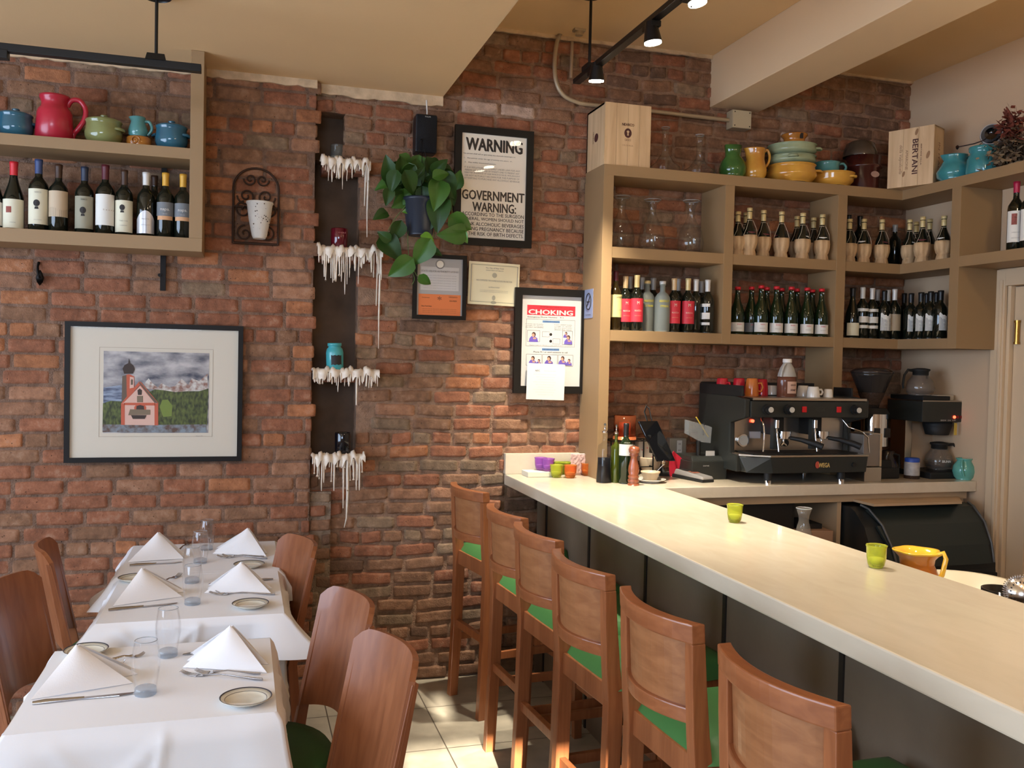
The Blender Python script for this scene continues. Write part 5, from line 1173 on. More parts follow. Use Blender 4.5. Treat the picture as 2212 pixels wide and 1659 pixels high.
# ------------------------------------------------------------------ crockery
def glaze(n, c, c2=None): return mat('glaze_'+n, c, .14, coat=.4, var=.5 if c2 else .15, col2=c2, vscale=9)
GZ = dict(blue=glaze('blue', (.030, .13, .19), (.02, .085, .13)), red=mat('glaze_red', (.42, .015, .035), .3, coat=.2), sage=glaze('sage', (.24, .26, .10), (.17, .17, .06)), teal=glaze('teal', (.10, .29, .28), (.06, .21, .21)), orange=glaze('amber', (.52, .20, .03), (.30, .10, .015)),
          yellow=glaze('ochre', (.62, .33, .05), (.45, .19, .03)), green=glaze('green', (.05, .15, .03), (.03, .09, .02)), celadon=glaze('celadon', (.30, .36, .22), (.22, .26, .15)), aqua=glaze('aqua', (.06, .28, .30), (.035, .20, .22)), mint=glaze('mint', (.14, .42, .34), (.10, .33, .27)))
def casserole(name, lb, cat, loc, r, h, m_, lid=True, rz=0, group=None, flare=1.0):
    t = thing(name, lb, cat, loc, rz, group)
    MB().lathe([(0, 0), (r*.72, 0), (r*.80, h*.04), (r*.98, h*.30), (r, h*.45), (r*.92*flare, h*.78), (r*.93*flare, h*.86), (r*.97*flare, h*.9), (r*.97*flare, h*.93), (r*.90*flare, h*.92), (r*.88*flare, h*.7), (r*.9, h*.4), (r*.7, h*.08), (0, h*.06)], 36).build('bowl', m_, t)
    for s in (-1, 1):
        MB().tube([(s*r*.88, -.024, h*.62), (s*(r*1.12), -.020, h*.60), (s*r*1.18, 0, h*.59), (s*(r*1.12), .020, h*.60), (s*r*.88, .024, h*.62)], .008, 8, flat=.7).build('handle', m_, t)
    if lid: MB().lathe([(r*.95, h*.93), (r*.95, h*.955), (r*.7, h*1.02), (r*.25, h*1.06), (.010, h*1.065), (.008, h*1.09), (.016, h*1.13), (.014, h*1.17), (0, h*1.18)], 32).build('lid', m_, t)
    return t
def jug(name, lb, cat, loc, prof, m_, hnd, rz=0, spout=True, group=None, hr=.007, n=32):
    t = thing(name, lb, cat, loc, rz, group); zt = max(z for r, z in prof)
    def fn(r, z, a):
        k = max(0, (z/zt-.72)/.28); d = abs((a-PI+PI) % (2*PI)-PI)
        dd = min(abs(a-PI), 1) if spout else 1
        return r*(1+.28*k*(1-dd)**2) if spout else r
    MB().lathe(prof, n, fn=fn).build('body', m_, t)
    MB().tube(sm([Vector(p) for p in hnd], 5), hr, 8).build('handle', m_, t); return t
zs = 2.5405; yy = 4.33
def LQ(px, py): q = at(px, py, y=yy); return q
def wh(xa, xb, yt, yb, y_=yy): a, b_ = at(xa, yt, y=y_), at(xb, yb, y=y_); return (a.x+b_.x)/2, (b_.x-a.x)/2, a.z
G6 = 'glazed crockery on top of the left shelf unit'
x, r, zt = wh(1, 78, 240, 290); casserole('lidded_pot', 'blue glazed lidded pot at the left edge of the left shelf', 'pot', (x-.01, yy, zs), r*1.02, (zt-zs)*.96, GZ['blue'], rz=R(10), group=G6)
x, r, zt = wh(76, 165, 204, 297); h = zt-zs
jug('red_pitcher', 'big glossy red pitcher with looped handle on the left shelf', 'pitcher', (x-.005, yy, zs), [(0, 0), (r*.9, 0), (r*.97, .004), (r*.86, h*.62), (r*.80, h*.69), (r*.66, h*.76), (r*.64, h*.84), (r*.70, h*.92), (r*.74, h*.95), (r*.74, h), (r*.66, h), (r*.6, h*.85), (r*.7, h*.6), (0, h*.6)], GZ['red'], [(r*.62, 0, h*.80), (r*.85, -.01, h*.93), (r*1.25, -.012, h*.93), (r*1.52, -.012, h*.76), (r*1.48, -.012, h*.55), (r*1.20, -.01, h*.34), (r*.95, 0, h*.22), (r*.86, 0, h*.10)], spout=False, group=G6, hr=.011)
x, r, zt = wh(180, 268, 253, 305); casserole('lidded_pot', 'mossy green lidded pot between red pitcher and teal jug', 'pot', (x, yy, zs), r*.95, (zt-zs)*.96, GZ['sage'], rz=R(-25), group=G6)
x, r, zt = wh(272, 328, 295, 312); hb_ = zt-zs
b0 = thing('amber_bowl', 'small amber glazed bowl under the teal jug on the left shelf', 'bowl', (x, yy, zs), 0, G6); hb_ = .050
MB().lathe([(0, 0), (r*.8, 0), (r*.98, hb_*.35), (r*.96, hb_*.9), (r*.9, hb_), (r*.84, hb_*.9), (r*.8, hb_*.3), (0, hb_*.2)], 30).build('body', GZ['orange'], b0)
MB().tube(spiral(0, 0, .02, 1.5, 1), .0035, 6).build('handle', GZ['orange'], b0, loc=(-.01, -r*.97, hb_*.55))
x, r, zt = wh(270, 322, 254, 300); h = at(295, 254, y=yy).z-(zs+.0485)
jug('teal_jug', 'teal jug tilted on top of the amber bowl, left shelf', 'jug', (x+.004, yy, zs+.0505), [(0, 0), (r*.62, 0), (r*.78, h*.12), (r*.84, h*.32), (r*.66, h*.62), (r*.56, h*.78), (r*.64, h*.97), (r*.6, h), (r*.5, h*.8), (r*.7, h*.35), (0, h*.3)], GZ['teal'], [(r*.55, 0, h*.80), (r*.95, -.004, h*.78), (r*1.15, -.004, h*.45), (r*.80, 0, h*.14)], group=G6)
x, r, zt = wh(334, 411, 265, 317); casserole('lidded_pot', 'blue glazed lidded pot beside the upright of the left shelf', 'pot', (x-.004, yy, zs), r*.93, (zt-zs)*.94, GZ['blue'], rz=R(-20), group=G6)

# top of the long shelving
zs = ZT+.0005; yy = 4.36; G7 = 'crockery along the top of the bar shelving'
M_pine = wood('pine_box', (.66, .46, .26), (.52, .34, .18), .55, coat=0, scale=8); M_brand = mat('branded_ink', (.07, .02, .015), .7)
a, b_ = at(1308, 214, y=4.268), at(1404, 360, y=4.268)
x0, x1, h = a.x-.0, b_.x, a.z-zs-.012; 
t = thing('wooden_wine_case', 'pale wooden wine case with round emblem at the left end of the top shelf', 'wooden box', ((x0+x1)/2, 4.40, zs))
W2 = (x1-x0)/2
cb = MB()
for k in range(4): cb.box(-W2+2*W2*k/4+.0006, -W2+2*W2*(k+1)/4-.0006, -.132, -.12, 0, h)
cb.box(-W2, -W2+.012, -.12, .115, 0, h).box(W2-.012, W2, -.12, .115, 0, h).box(-W2, W2, .103, .115, 0, h).box(-W2+.012, W2-.012, -.12, .103, 0, .012).box(-W2, W2, -.12, .115, h-.01, h)
cb.build('case', M_pine, t)
yb_ = -.1326
text('NEARCO', .066, .014, M_brand, t, (0, yb_, h*.665), RX, bold=.02)
mb = MB(); mb.add([(p[0], yb_-.0002, p[1]) for p in disc(0, h*.53, .020, 24, .024)], [tuple(range(24))]); mb.build('emblem', M_brand, t)
mb = MB(); mb.add([(p[0], yb_-.0006, p[1]) for p in ((-.004, h*.49), (.004, h*.49), (.003, h*.53), (.008, h*.555), (0, h*.575), (-.008, h*.555), (-.003, h*.53))], [tuple(range(7))]); mb.build('emblem_figure', M_pine, t)
mb = MB()
for k in range(3): box_outline(mb, -.016+.011*k, -.006+.011*k, h*.405, h*.435, .0012, yb_-.0002)
mb.build('emblem_base', M_brand, t)
text("COL D'ORCIA", .06, .008, mat('faint_brand_ink', (.25, .14, .08), .7), t, (0, yb_, h*.33), RX)
text('NEARCO', .06, .013, M_brand, t, (-W2-.0006, .02, h*.52), (PI/2, R(90), -PI/2)); mb = MB(); mb.add([(-W2-.0006, -.02+p[0]*1.3, p[1]) for p in disc(0, h*.50, .020, 20, .022)][::-1], [tuple(range(20))]); mb.build('emblem', M_brand, t)
M_cg = thin_glass('clear_glass', 'fbfcfb', .005, .04); 
def decanter(lb, x, y, z, h, r, group):
    t = thing('glass_decanter', lb, 'decanter', (x, y, z), 0, group)
    MB().lathe([(0, .004), (r*.9, .002), (r, .012), (r*.97, .03), (r*.62, h*.22), (r*.26, h*.42), (r*.19, h*.55), (r*.20, h*.8), (r*.26, h), (r*.24, h), (r*.17, h*.8), (r*.16, h*.55), (r*.24, h*.42), (r*.6, h*.22), (r*.93, .03), (r*.9, .01), (0, .009)], 32).build('body', M_cg, t)
    MB().tube([(r*.26*math.cos(a*PI/10), r*.26*math.sin(a*PI/10), h) for a in range(20)], .0018, 6, closed=True).build('rim', mat('glass_rim', (.7, .7, .68), .1, trans=.5), t)
for i, (px, tp) in enumerate(((1438, 276), (1512, 292))):
    q = at(px, tp, y=yy); decanter('clear glass decanter on the top shelf, '+('nearer the wooden case' if i == 0 else 'nearer the green jug'), q.x, yy, zs, q.z-zs, .085, 'clear glass decanters')
for i, (px, tp) in enumerate(((1340, 425), (1406, 432), (1490, 434))):
    q = at(px, tp, y=4.38)
    t = thing('glass_carafe', 'big clear glass carafe in the first bay of the middle shelf, '+ORD[i], 'carafe', (q.x+.01, 4.38, Z1+.0005), 0, 'clear glass carafes in the first bay'); h = q.z-Z1
    MB().lathe([(0, .004), (.05, .002), (.065, .012), (.072, .06), (.06, .12), (.032, .17), (.020, .2), (.022, h*.9), (.045, h), (.043, h), (.019, h*.9), (.017, .2), (.03, .17), (.057, .12), (.068, .06), (.06, .014), (0, .01)], 32).build('body', M_cg, t)
    MB().tube([(.044*math.cos(a*PI/10), .044*math.sin(a*PI/10), h) for a in range(20)], .0016, 6, closed=True).build('rim', mat('glass_rim', (.7, .7, .68), .1, trans=.5), t)
def W7(xa, xb, yt, y_=yy): a, b_ = at(xa, yt, y=y_), at(xb, yt, y=y_); return (a.x+b_.x)/2, (b_.x-a.x)/2, (a.z+b_.z)/2-zs
x, r, h = W7(1558, 1610, 316); jug('green_jug', 'round bottle-green jug on the top shelf beside the decanters', 'jug', (x, yy, zs), [(0, 0), (r*.7, 0), (r*.95, h*.15), (r, h*.32), (r*.88, h*.52), (r*.58, h*.68), (r*.60, h*.85), (r*.66, h), (r*.6, h), (r*.5, h*.7), (r*.8, h*.5), (0, h*.4)], GZ['green'], [(r*.5, r*.3, h*.8), (r*.8, r*.8, h*.75), (r*.8, r*.9, h*.5)], rz=R(20), group=G7)
x, r, h = W7(1612, 1652, 322, 4.34); jug('ochre_jug', 'ochre yellow jug with handle on the top shelf, between green jug and stacked pots', 'jug', (x, 4.34, zs), [(0, 0), (r*.8, 0), (r*1.05, h*.14), (r*1.10, h*.30), (r*.98, h*.5), (r*.86, h*.66), (r*.90, h*.9), (r*.96, h*.97), (r*.96, h), (r*.88, h), (r*.8, h*.66), (r*.95, h*.4), (0, h*.3)], GZ['yellow'], [(r*.85, 0, h*.9), (r*1.15, -.008, h*.98), (r*1.38, -.010, h*.80), (r*1.30, -.008, h*.58), (r*1.0, 0, h*.42)], rz=R(-5), group=G7)
x, r, h = W7(1662, 1757, 355, 4.35); h = .098
casserole('casserole_dish', 'ochre casserole dish at the bottom of the stack on the top shelf', 'casserole', (x, 4.35, zs), r*.98, h/.93*.97, GZ['yellow'], False, R(-35), G7)
x2, r2, _ = W7(1664, 1756, 335, 4.35); z2 = zs+h*.985
casserole('casserole_dish', 'lower pale green dish in the stack on the top shelf', 'casserole', (x2, 4.35, z2), r2*.97, .050, GZ['celadon'], False, R(60), G7, 1.04)
z3 = z2+.049
casserole('casserole_dish', 'upper pale green dish in the stack on the top shelf', 'casserole', (x2, 4.35, z3), r2*.98, .062, GZ['celadon'], False, R(-35), G7, 1.05)
z4 = z3+.060; x5, r5, _ = W7(1692, 1740, 295, 4.35)
t = thing('amber_burner', 'small amber oil burner pot with a notch, on top of the stacked dishes', 'pot', (x5, 4.35, z4), 0, G7)
MB().lathe([(0, 0), (r5*.8, 0), (r5*.82, .04), (r5*1.02, .056), (r5*1.0, .062), (r5*.9, .056), (r5*.7, .04), (0, .03)], 28).build('body', GZ['orange'], t)
MB().box(-.008, .008, -r5*1.02, -r5*.9, .030, .058).build('notch', M_ink, t)
x, r, h = W7(1758, 1836, 368, 4.34); h = .075
casserole('casserole_dish', 'wide ochre dish with looped handle under the teal cup, top shelf', 'casserole', (x, 4.34, zs), r, h, GZ['yellow'], False, R(-60), G7, 1.1)
x, r, _ = W7(1764, 1810, 340, 4.34); jug('teal_cup', 'teal cup with a ring handle resting on the wide ochre dish', 'cup', (x, 4.34, zs+h*.95), [(0, 0), (r*.8, 0), (r*.95, .01), (r*.95, .045), (r*1.04, .058), (r*1.0, .06), (r*.88, .05), (r*.8, .01), (0, .008)], GZ['teal'], [(r*.9, 0, .050), (r*1.25, -.008, .056), (r*1.5, -.010, .036), (r*1.3, -.008, .012), (r*.9, 0, .010)], rz=R(-15), spout=False, group=G7)
M_dred = mat('dark_red_lacquer', (.07, .014, .010), .25, var=.4, vscale=8, coat=.3)
x, r, h = W7(1833, 1900, 340, 4.36); h2 = at(1865, 306, y=4.36).z-zs
t = thing('dark_red_bucket', 'dark red lacquered bucket with an upturned lidded pot inside, top shelf corner', 'bucket', (x, 4.37, zs), 0, G7)
MB().lathe([(0, 0), (r*.80, 0), (r*.84, .01), (r*.90, h*.62), (r*1.0, h*.66), (r*1.0, h*.72), (r*.93, h*.74), (r*.96, h), (r*.9, h), (0, h*.9)], 30).build('body', M_dred, t)
MB().lathe([(r*.9, h), (r*.92, h*1.1), (r*.75, h2*.95), (r*.5, h2), (0, h2)], 26, c=(-.02, 0, 0)).build('lid', mat('dark_brown_wrap', (.07, .05, .035), .2, var=.5, vscale=10, coat=.3), t)
MB().lathe([(0, 0), (.028, .0005), (0, .001)], 20, sy=1, c=(.012, -r*.90, h*.42), M=Matrix.Diagonal((1, 1, 1)) @ Matrix.Rotation(PI/2, 3, 'X') @ Matrix.Diagonal((1, .6, 1))).build('oval_plate', mat('oval_plate', (.35, .22, .18), .3), t)
# second wooden case across the corner
A, B_, C_ = at(1916, 408, z=zs), at(2015, 396, z=zs), at(2046, 384, z=zs)
ux = (B_-A); wd = ux.length; ang = math.atan2(ux.y, ux.x); h = at(1919, 285, x=A.x).z-zs
t = thing('wooden_wine_case', 'wooden wine case with large sideways lettering across the shelf corner', 'wooden box', tuple(A), ang)
dp = .135
cb = MB()
for k in range(3): cb.box(wd*k/3+.0006, wd*(k+1)/3-.0006, 0, .010, 0, h)
cb.box(0, .01, .01, dp, 0, h).box(wd-.01, wd, .01, dp, 0, h).box(0, wd, dp-.01, dp, 0, h).box(0, wd, .01, dp, h-.01, h).box(0, wd, .01, dp, 0, .01)
cb.build('case', M_pine, t)
text('BERTANI', h*.60, .030, M_brand, t, (wd*.60, -.0006, h*.50), (PI/2, PI/2, 0), bold=.02)
text('AMARONE', h*.34, .014, mat('faint_brand_ink', (.25, .14, .08), .7), t, (wd*.42, -.0006, h*.46), (PI/2, PI/2, 0))
text('della Valpolicella', h*.5, .022, mat('faint_brand_ink', (.25, .14, .08), .7), t, (wd*.28, -.0006, h*.48), (PI/2, PI/2, 0), shear=.3)
text('BERTANI VILLA', h*.36, .007, M_brand, t, (wd*.73, -.0006, h*.52), (PI/2, PI/2, 0))
mb = MB()
for cx_, cz_, s_ in ((wd*.88, h*.50, .016), (wd*.62, h*.92, .014), (wd*.36, h*.22, .012)):
    mb.add([(cx_+s_*math.cos(a*PI/6)*.6+s_*.3*math.sin(a*PI/6), -.0006, cz_+s_*1.3*math.sin(a*PI/6)) for a in range(12)], [tuple(range(12))])
mb.build('knots', mat('pine_knot', (.28, .15, .07), .7), t)
text('IN ITALY', h*.55, .022, mat('faint_brand_ink', (.25, .14, .08), .7), t, (wd+.0006, dp*.5, h*.45), (PI/2, PI/2, PI/2))
# jugs on the side wing
for i, (xa, xb, yt, x_) in enumerate(((2036, 2092, 336, 3.60), (2098, 2150, 318, 3.60))):
    a = at((xa+xb)/2, yt, x=x_); b_ = at(xb, yt, x=x_); r = (at(xb, yt, y=a.y).x-at(xa, yt, y=a.y).x)/2; h = a.z-zs
    prof = [(0, 0), (r*.75, 0), (r*1.05, h*.15), (r*1.1, h*.34), (r*.85, h*.62), (r*.66, h*.78), (r*.74, h*.96), (r*.74, h), (r*.66, h), (r*.58, h*.78), (0, h*.5)] if i == 0 else [(0, 0), (r*1.0, 0), (r*1.05, h*.06), (r*.98, h*.55), (r*.84, h*.72), (r*.78, h*.80), (r*.86, h*.86), (r*.9, h*.97), (r*.86, h), (r*.76, h), (r*.7, h*.8), (0, h*.6)]
    jug('aqua_jug', ['squat aqua jug beside the lettered wooden case on the side wing', 'taller aqua pitcher with handle beneath the grey canister'][i], 'jug', (x_, a.y, zs), prof, GZ['aqua'], [(r*.6, -r*.2, h*.9), (r*1.0, -r*.5, h*.85), (r*1.15, -r*.6, h*.5), (r*.95, -r*.3, h*.22)] if i == 0 else [(r*.8, 0, h*.93), (r*1.25, 0, h*.93), (r*1.45, 0, h*.7), (r*1.0, 0, h*.62)], rz=R(-20), spout=(i == 0), group='aqua jugs on the side wing', hr=.0075)
    if i: jugtop = (x_, a.y, zs+h, r)
gx, gy = 3.66, jugtop[1]+.01; c = at(2106, 298, x=3.60); 
c = at(2103, 296, x=3.57)
t = thing('grey_canister', 'rounded grey canister with dark glossy disc face and thin stalk, on the side wing', 'canister', (3.645, c.y-.02, c.z))
o_ = Vector(t.location); f = Vector((-.80, -.55, .05)).normalized()
q, L_ = frame_from((0, 0, 0), f); rD = .062
MBx = MB().lathe([(0, -.10), (.04, -.095), (.056, -.07), (.060, -.02), (.058, .02), (.053, .04), (.05, .045), (.047, .04), (.047, .036), (0, .036)], 32); MBx.v = [tuple(q @ Vector(p)+Vector((0, -.03, 0))) for p in MBx.v]; MBx.build('body', mat('grey_ceramic', (.36, .34, .33), .35), t)
MBx = MB().lathe([(0, .052), (.03, .050), (.047, .044), (.049, .039), (.047, .036)], 32); MBx.v = [tuple(q @ Vector(p)+Vector((0, -.03, 0))) for p in MBx.v]; MBx.build('dark_face', mat('gloss_black', (.006, .006, .008), .05, coat=1), t)
s0 = f*.045+Vector((0, -.03, -.02)); s1 = at(2068, 318, x=3.52)-o_
MB().tube([s0, (s0+s1)/2+Vector((0, 0, -.006)), s1], .003, 6).lathe([(0, -.014), (.007, -.006), (.009, .004), (0, .012)], 10, c=tuple(s1)).build('stalk', mat('dark_metal', (.03, .012, .01), .4, .5), t)
# two short feet so it stands on the shelf behind the pitcher
MB().cyl((.06, .0, zs-c.z+.001), (.05, -.01, -.04), .03, .02, 14).build('foot', MATS['grey_ceramic'], t)
# dried flowers
a = at(2190, 352, x=3.58)
t = thing('dried_flower_bunch', 'bunch of dried brown and rust-red flowers lying at the right end of the top shelf', 'dried flowers', (3.62, a.y, zs))
rd = random.Random(21); M_d1 = mat('dried_brown', (.13, .085, .05), .95, var=.5, vscale=60); M_d2 = mat('dried_rust', (.20, .045, .025), .9, var=.5, vscale=50); M_d3 = mat('dried_straw', (.28, .21, .13), .95)
for nm, n_, m_, c_, sp in (('leaves', 700, M_d1, (0, .0, .08), (.10, .13, .08)), ('blooms', 330, M_d2, (-.02, .03, .19), (.05, .06, .075)), ('stems', 260, M_d3, (-.03, .04, .05), (.09, .12, .05))):
    mb = MB()
    for k in range(n_):
        p = Vector((c_[0]+rd.gauss(0, sp[0]*.5), c_[1]+rd.gauss(0, sp[1]*.5), max(.012, c_[2]+rd.gauss(0, sp[2]*.5))))
        p.x = min(p.x, .145); d = Vector((rd.gauss(0, 1), rd.gauss(0, 1), rd.gauss(.3, 1))).normalized()*rd.uniform(.018, .042); w_ = d.orthogonal().normalized()*rd.uniform(.006, .014)
        e = p+d
        if e.z < .002: e.z = .004
        mb.add([p-w_*.4, (p+e)/2-w_, e, (p+e)/2+w_, p+w_*.4], [(0, 1, 2, 3, 4)])
    ob = mb.build(nm, m_, t)
    if nm != 'x': ob['kind'] = 'stuff'
mb = MB()
for k in range(5):
    a_ = .3*k-.6; mb.tube([(-.02, .03, .16), (-.03+.02*a_, .04+.03*a_, .24), (-.05+.03*a_, .055+.05*a_, .285+.01*(k % 2))], [.016, .012, .003], 6)
mb.build('bloom_spikes', M_d2, t)
# ------------------------------------------------------------------ back counter machines
M_mb = mat('machine_black', (.022, .024, .021), .4, bump=.03, bscale=200); M_mk = mat('machine_matt_black', (.008, .008, .008), .6)
M_steel = mat('brushed_steel', (.50, .46, .40), .28, 1, bump=.03, bscale=200, stretch=(1, 1, .05)); M_chrome = mat('chrome', (.75, .75, .76), .07, 1); M_redp = mat('red_plastic', (.62, .015, .02), .35)
def led_m(): return mat('lit_red_led', (.8, .02, .01), .4, emit=(1, .05, .02), estr=9)
X0, X1, YF = 2.43, 3.10, 3.985           # espresso machine footprint
t = thing('espresso_machine', 'black two-group espresso machine with cup tray on the back counter', 'espresso machine', (X0, YF, CT))
w = X1-X0; d = .50
# tray / base
mb = MB().hexa([(.0, .02, .055), (.12, -.03, .055), (w, -.03, .055), (w, d-.04, .055), (-.02, d-.04, .055)], [(-.02, .06, .135), (.10, -.035, .135), (w+.005, -.035, .135), (w+.005, d-.04, .135), (-.03, d-.04, .135)])
B_ = lambda mb, n, m_, **k: mb.build(n, m_, t, **k)
B_(mb, 'drip_tray_base', M_mb, bevel=.004)
B_(MB().hexa([(-.022, .06, .136), (.10, -.038, .136), (w+.008, -.038, .136), (w+.008, .30, .136), (-.022, .30, .136)], [(-.022, .06, .146), (.10, -.038, .146), (w+.008, -.038, .146), (w+.008, .30, .146), (-.022, .30, .146)]), 'drip_tray_rim', M_steel, bevel=.002)
B_(MB().box(.02, w-.03, .0, .25, .147, .152), 'drip_grille', M_mk)
for fx, fy in ((.11, -.0), (w-.13, -.0), (.03, d-.08), (w-.06, d-.08)): B_(MB().cyl((fx, fy, .0), (fx, fy, .018), .018, n=16, mi=1).cyl((fx, fy, .018), (fx, fy, .056), .02, n=16), 'foot', [M_mk, M_chrome])
# side cheeks: the left one is a big shaped panel
def cheek(x, s):
    pr = [(.06, .14), (.13, .14), (.135, .30), (-.005, .335), (-.005, .425), (.10, .44), (d-.03, .44), (d-.03, .056), (.06, .056)]
    mb = MB(); n_ = len(pr); mb.hexa([(x, p[0], p[1]) for p in pr], [(x+s, p[0], p[1]) for p in pr]); return mb
B_(cheek(-.035, .03), 'side_panel', M_mb, bevel=.006, ang=25); B_(cheek(w+.002, .022), 'side_panel', M_mb, bevel=.006, ang=25)
B_(MB().box(.0, w, .17, d-.04, .13, .33), 'back_splash', M_steel)
B_(MB().box(.0, w, .22, d-.035, .33, .44), 'body', M_mb)
B_(MB().box(-.004, w+.003, -.012, .22, .335, .418), 'control_panel', M_mb, bevel=.005)
B_(MB().box(-.0, w+.0, -.02, d-.04, .421, .434), 'cup_tray', M_steel, bevel=.002)
B_(MB().box(-.035, w+.02, d-.06, d-.045, .434, .50), 'tray_rail', M_mk, bevel=.003); B_(MB().box(-.038, -.026, .02, d-.04, .438, .492), 'tray_rail', M_mk, bevel=.003); B_(MB().box(w+.008, w+.02, .12, d-.05, .434, .485), 'tray_rail', M_mk, bevel=.003)
for kx in (.085, .205, .60):
    k = B_(MB().cyl((kx, -.012, .376), (kx, -.03, .376), .026, n=20).cyl((kx, -.03, .376), (kx, -.05, .376), .019, n=20), 'steam_knob', M_mk)
    MB().cyl((kx, -.05, .376), (kx, -.053, .376), .014, n=18).build('knob_cap', mat('knob_white', (.6, .56, .48), .4), k)
for kx in (.30, .505): B_(MB().box(kx-.013, kx+.013, -.018, -.012, .362, .392), 'rocker_switch', M_redp, bevel=.002)
text('WEGA', .055, .026, mat('dark_badge', (.04, .04, .035), .3), t, (.395, -.0125, .378), RX, 'badge', shear=.3, bold=.02)
text('WEGA', .068, .024, mat('badge_gold', (.60, .42, .14), .4), t, (.412, -.036, .095), RX, 'logo', bold=.05)
mb = MB(); mb.add([(p[0], -.0366, p[1]) for p in disc(.372, .097, .013, 14, .018)], [tuple(range(14))]); B_(mb, 'logo_swirl', mat('badge_red', (.5, .08, .05), .4))
B_(MB().cyl((w-.08, -.032, .095), (w-.08, -.04, .095), .012, n=16), 'drain_knob', M_mk)
for gx in (.215, .44):
    g = B_(MB().box(gx-.045, gx+.02, .06, .2, .24, .335), 'group_head', M_mk, bevel=.006)
    MB().box(gx-.06, gx-.03, .03, .06, .17, .325).build('group_plate', M_mb, g); MB().cyl((gx-.045, .025, .28), (gx-.045, .025, .32), .012, n=12).build('chrome_boss', M_chrome, g)
    MB().cyl((gx+.012, .05, .235), (gx+.012, .05, .262), .037, n=24).cyl((gx+.012, .05, .225), (gx+.012, .05, .237), .034, n=24).build('collar', M_chrome, g)
    MB().tube([(gx+.04, .03, .228), (gx+.075, -.01, .222), (gx+.125, -.06, .205), (gx+.150, -.085, .192)], [.010, .012, .016, .017], 12).build('portafilter_handle', M_mk, g)
    MB().tube([(gx+.012, .05, .222), (gx+.012, .05, .20), (gx-.002, .05, .188)], .006, 8).tube([(gx+.012, .05, .20), (gx+.028, .05, .188)], .006, 8).build('spout', M_chrome, g)
    MB().tube([(gx-.04, .04, .30), (gx-.045, .02, .24), (gx-.04, .01, .16)], .0045, 8).build('sight_glass', M_chrome, g)
B_(MB().tube([(.075, .02, .335), (.072, -.01, .29), (.074, -.015, .25), (.060, -.03, .165)], .0042, 8), 'steam_wand', M_chrome); B_(MB().tube([(w-.10, .05, .33), (w-.085, .01, .285), (w-.03, -.02, .265), (w+.005, -.03, .235), (w+.015, -.03, .155)], .0042, 8), 'steam_wand', M_chrome)
B_(MB().cyl((.06, .168, .205), (.06, .155, .205), .032, n=24), 'pressure_gauge', M_chrome); B_(MB().cyl((.06, .154, .205), (.06, .152, .205), .026, n=24), 'gauge_dial', mat('dial', (.5, .48, .42), .4))
B_(MB().cyl((.115, .168, .305), (.115, .160, .305), .008, n=12), 'pilot_light', led_m())
B_(MB().cyl((.315, .168, .19), (.315, .160, .19), .018, n=18), 'hole_cover', M_mk); B_(MB().box(.10, .165, .165, .168, .215, .25), 'warning_label', mat('metal_label', (.45, .42, .42), .4))
tz = CT+.4345
# cups and honey on the tray
def cup(name, lb, x, y, r, h, m_, grp, flip=True, hnd=None, z=None):
    q = thing(name, lb, 'cup', (x, y, z or tz), 0, grp)
    pr = [(0, 0), (r, 0), (r*1.0, h*.03), (r*.93, h*.5), (r*.80, h*.93), (r*.72, h), (0, h)] if flip else [(0, 0), (r*.7, 0), (r*.75, h*.04), (r, h), (r*.92, h), (r*.65, h*.12), (0, h*.1)]
    MB().lathe(pr, 26).build('body', m_, q)
    if hnd is not None:
        a = R(hnd); mb = MB().tube([(r*.8*math.cos(a), r*.8*math.sin(a), h*.72), (r*1.35*math.cos(a), r*1.35*math.sin(a), h*.74), (r*1.55*math.cos(a), r*1.55*math.sin(a), h*.5), (r*1.35*math.cos(a), r*1.35*math.sin(a), h*.26), (r*.9*math.cos(a), r*.9*math.sin(a), h*.28)], .0055, 8); mb.build('handle', m_, q)
    return q
M_cw = mat('white_china', (.72, .68, .60), .2, coat=.3); M_cr = mat('red_china', (.50, .015, .03), .2, coat=.3); M_co = mat('orange_china', (.55, .16, .03), .25, coat=.3)
cy = YF+.26
for px, hh, m_, lb, y_, hd in ((1560, .088, M_cr, 'upturned red cup, leftmost on top of the espresso machine', YF+.34, -70), (1596, .090, M_cr, 'upturned red cup with a black notch, second on top of the espresso machine', YF+.30, None), (1624, .092, M_co, 'upturned orange cup between the red cups on the espresso machine', YF+.20, -20), (1645, .088, M_cr, 'upturned red cup beside the honey jug', YF+.25, None)):
    a = at(px, 840, y=y_); cup('coffee_cup', lb, a.x, y_, .036, hh, m_, 'red and orange cups on the espresso machine', hnd=hd)
for px, y_, r_, hh, lb, hd in ((1667, YF+.26, .032, .055, 'patterned white cup behind the honey jug', None), (1735, YF+.2, .034, .058, 'white cup partly behind another, right of the honey jug', None), (1757, YF+.10, .034, .056, 'white upturned cup with ring handle, in front on the espresso machine', -5), (1789, YF+.12, .026, .044, 'small white espresso cup, rightmost on the machine', None)):
    a = at(px, 845, y=y_); cup('coffee_cup', lb, a.x, y_, r_, hh, M_cw, 'white cups on the espresso machine', hnd=hd)
a = at(1701, 850, y=YF+.13)
t = thing('honey_jug', 'plastic honey jug with white cap and label on the espresso machine', 'jug', (a.x, YF+.14, tz))
r = .052; M_hd = mat('honey', (.20, .075, .045), .15, trans=.25); M_pl = mat('milky_plastic', (.62, .60, .55), .3, trans=.35)
MB().lathe([(0, 0), (r*.95, 0), (r, .005), (r, .085), (r*.97, .105), (0, .106)], 28, sy=.8).build('lower_body', M_hd, t)
MB().lathe([(r*.97, .105), (r*.92, .12), (r*.72, .15), (r*.45, .172), (r*.40, .18), (0, .18)], 28, sy=.8).build('upper_body', M_pl, t)
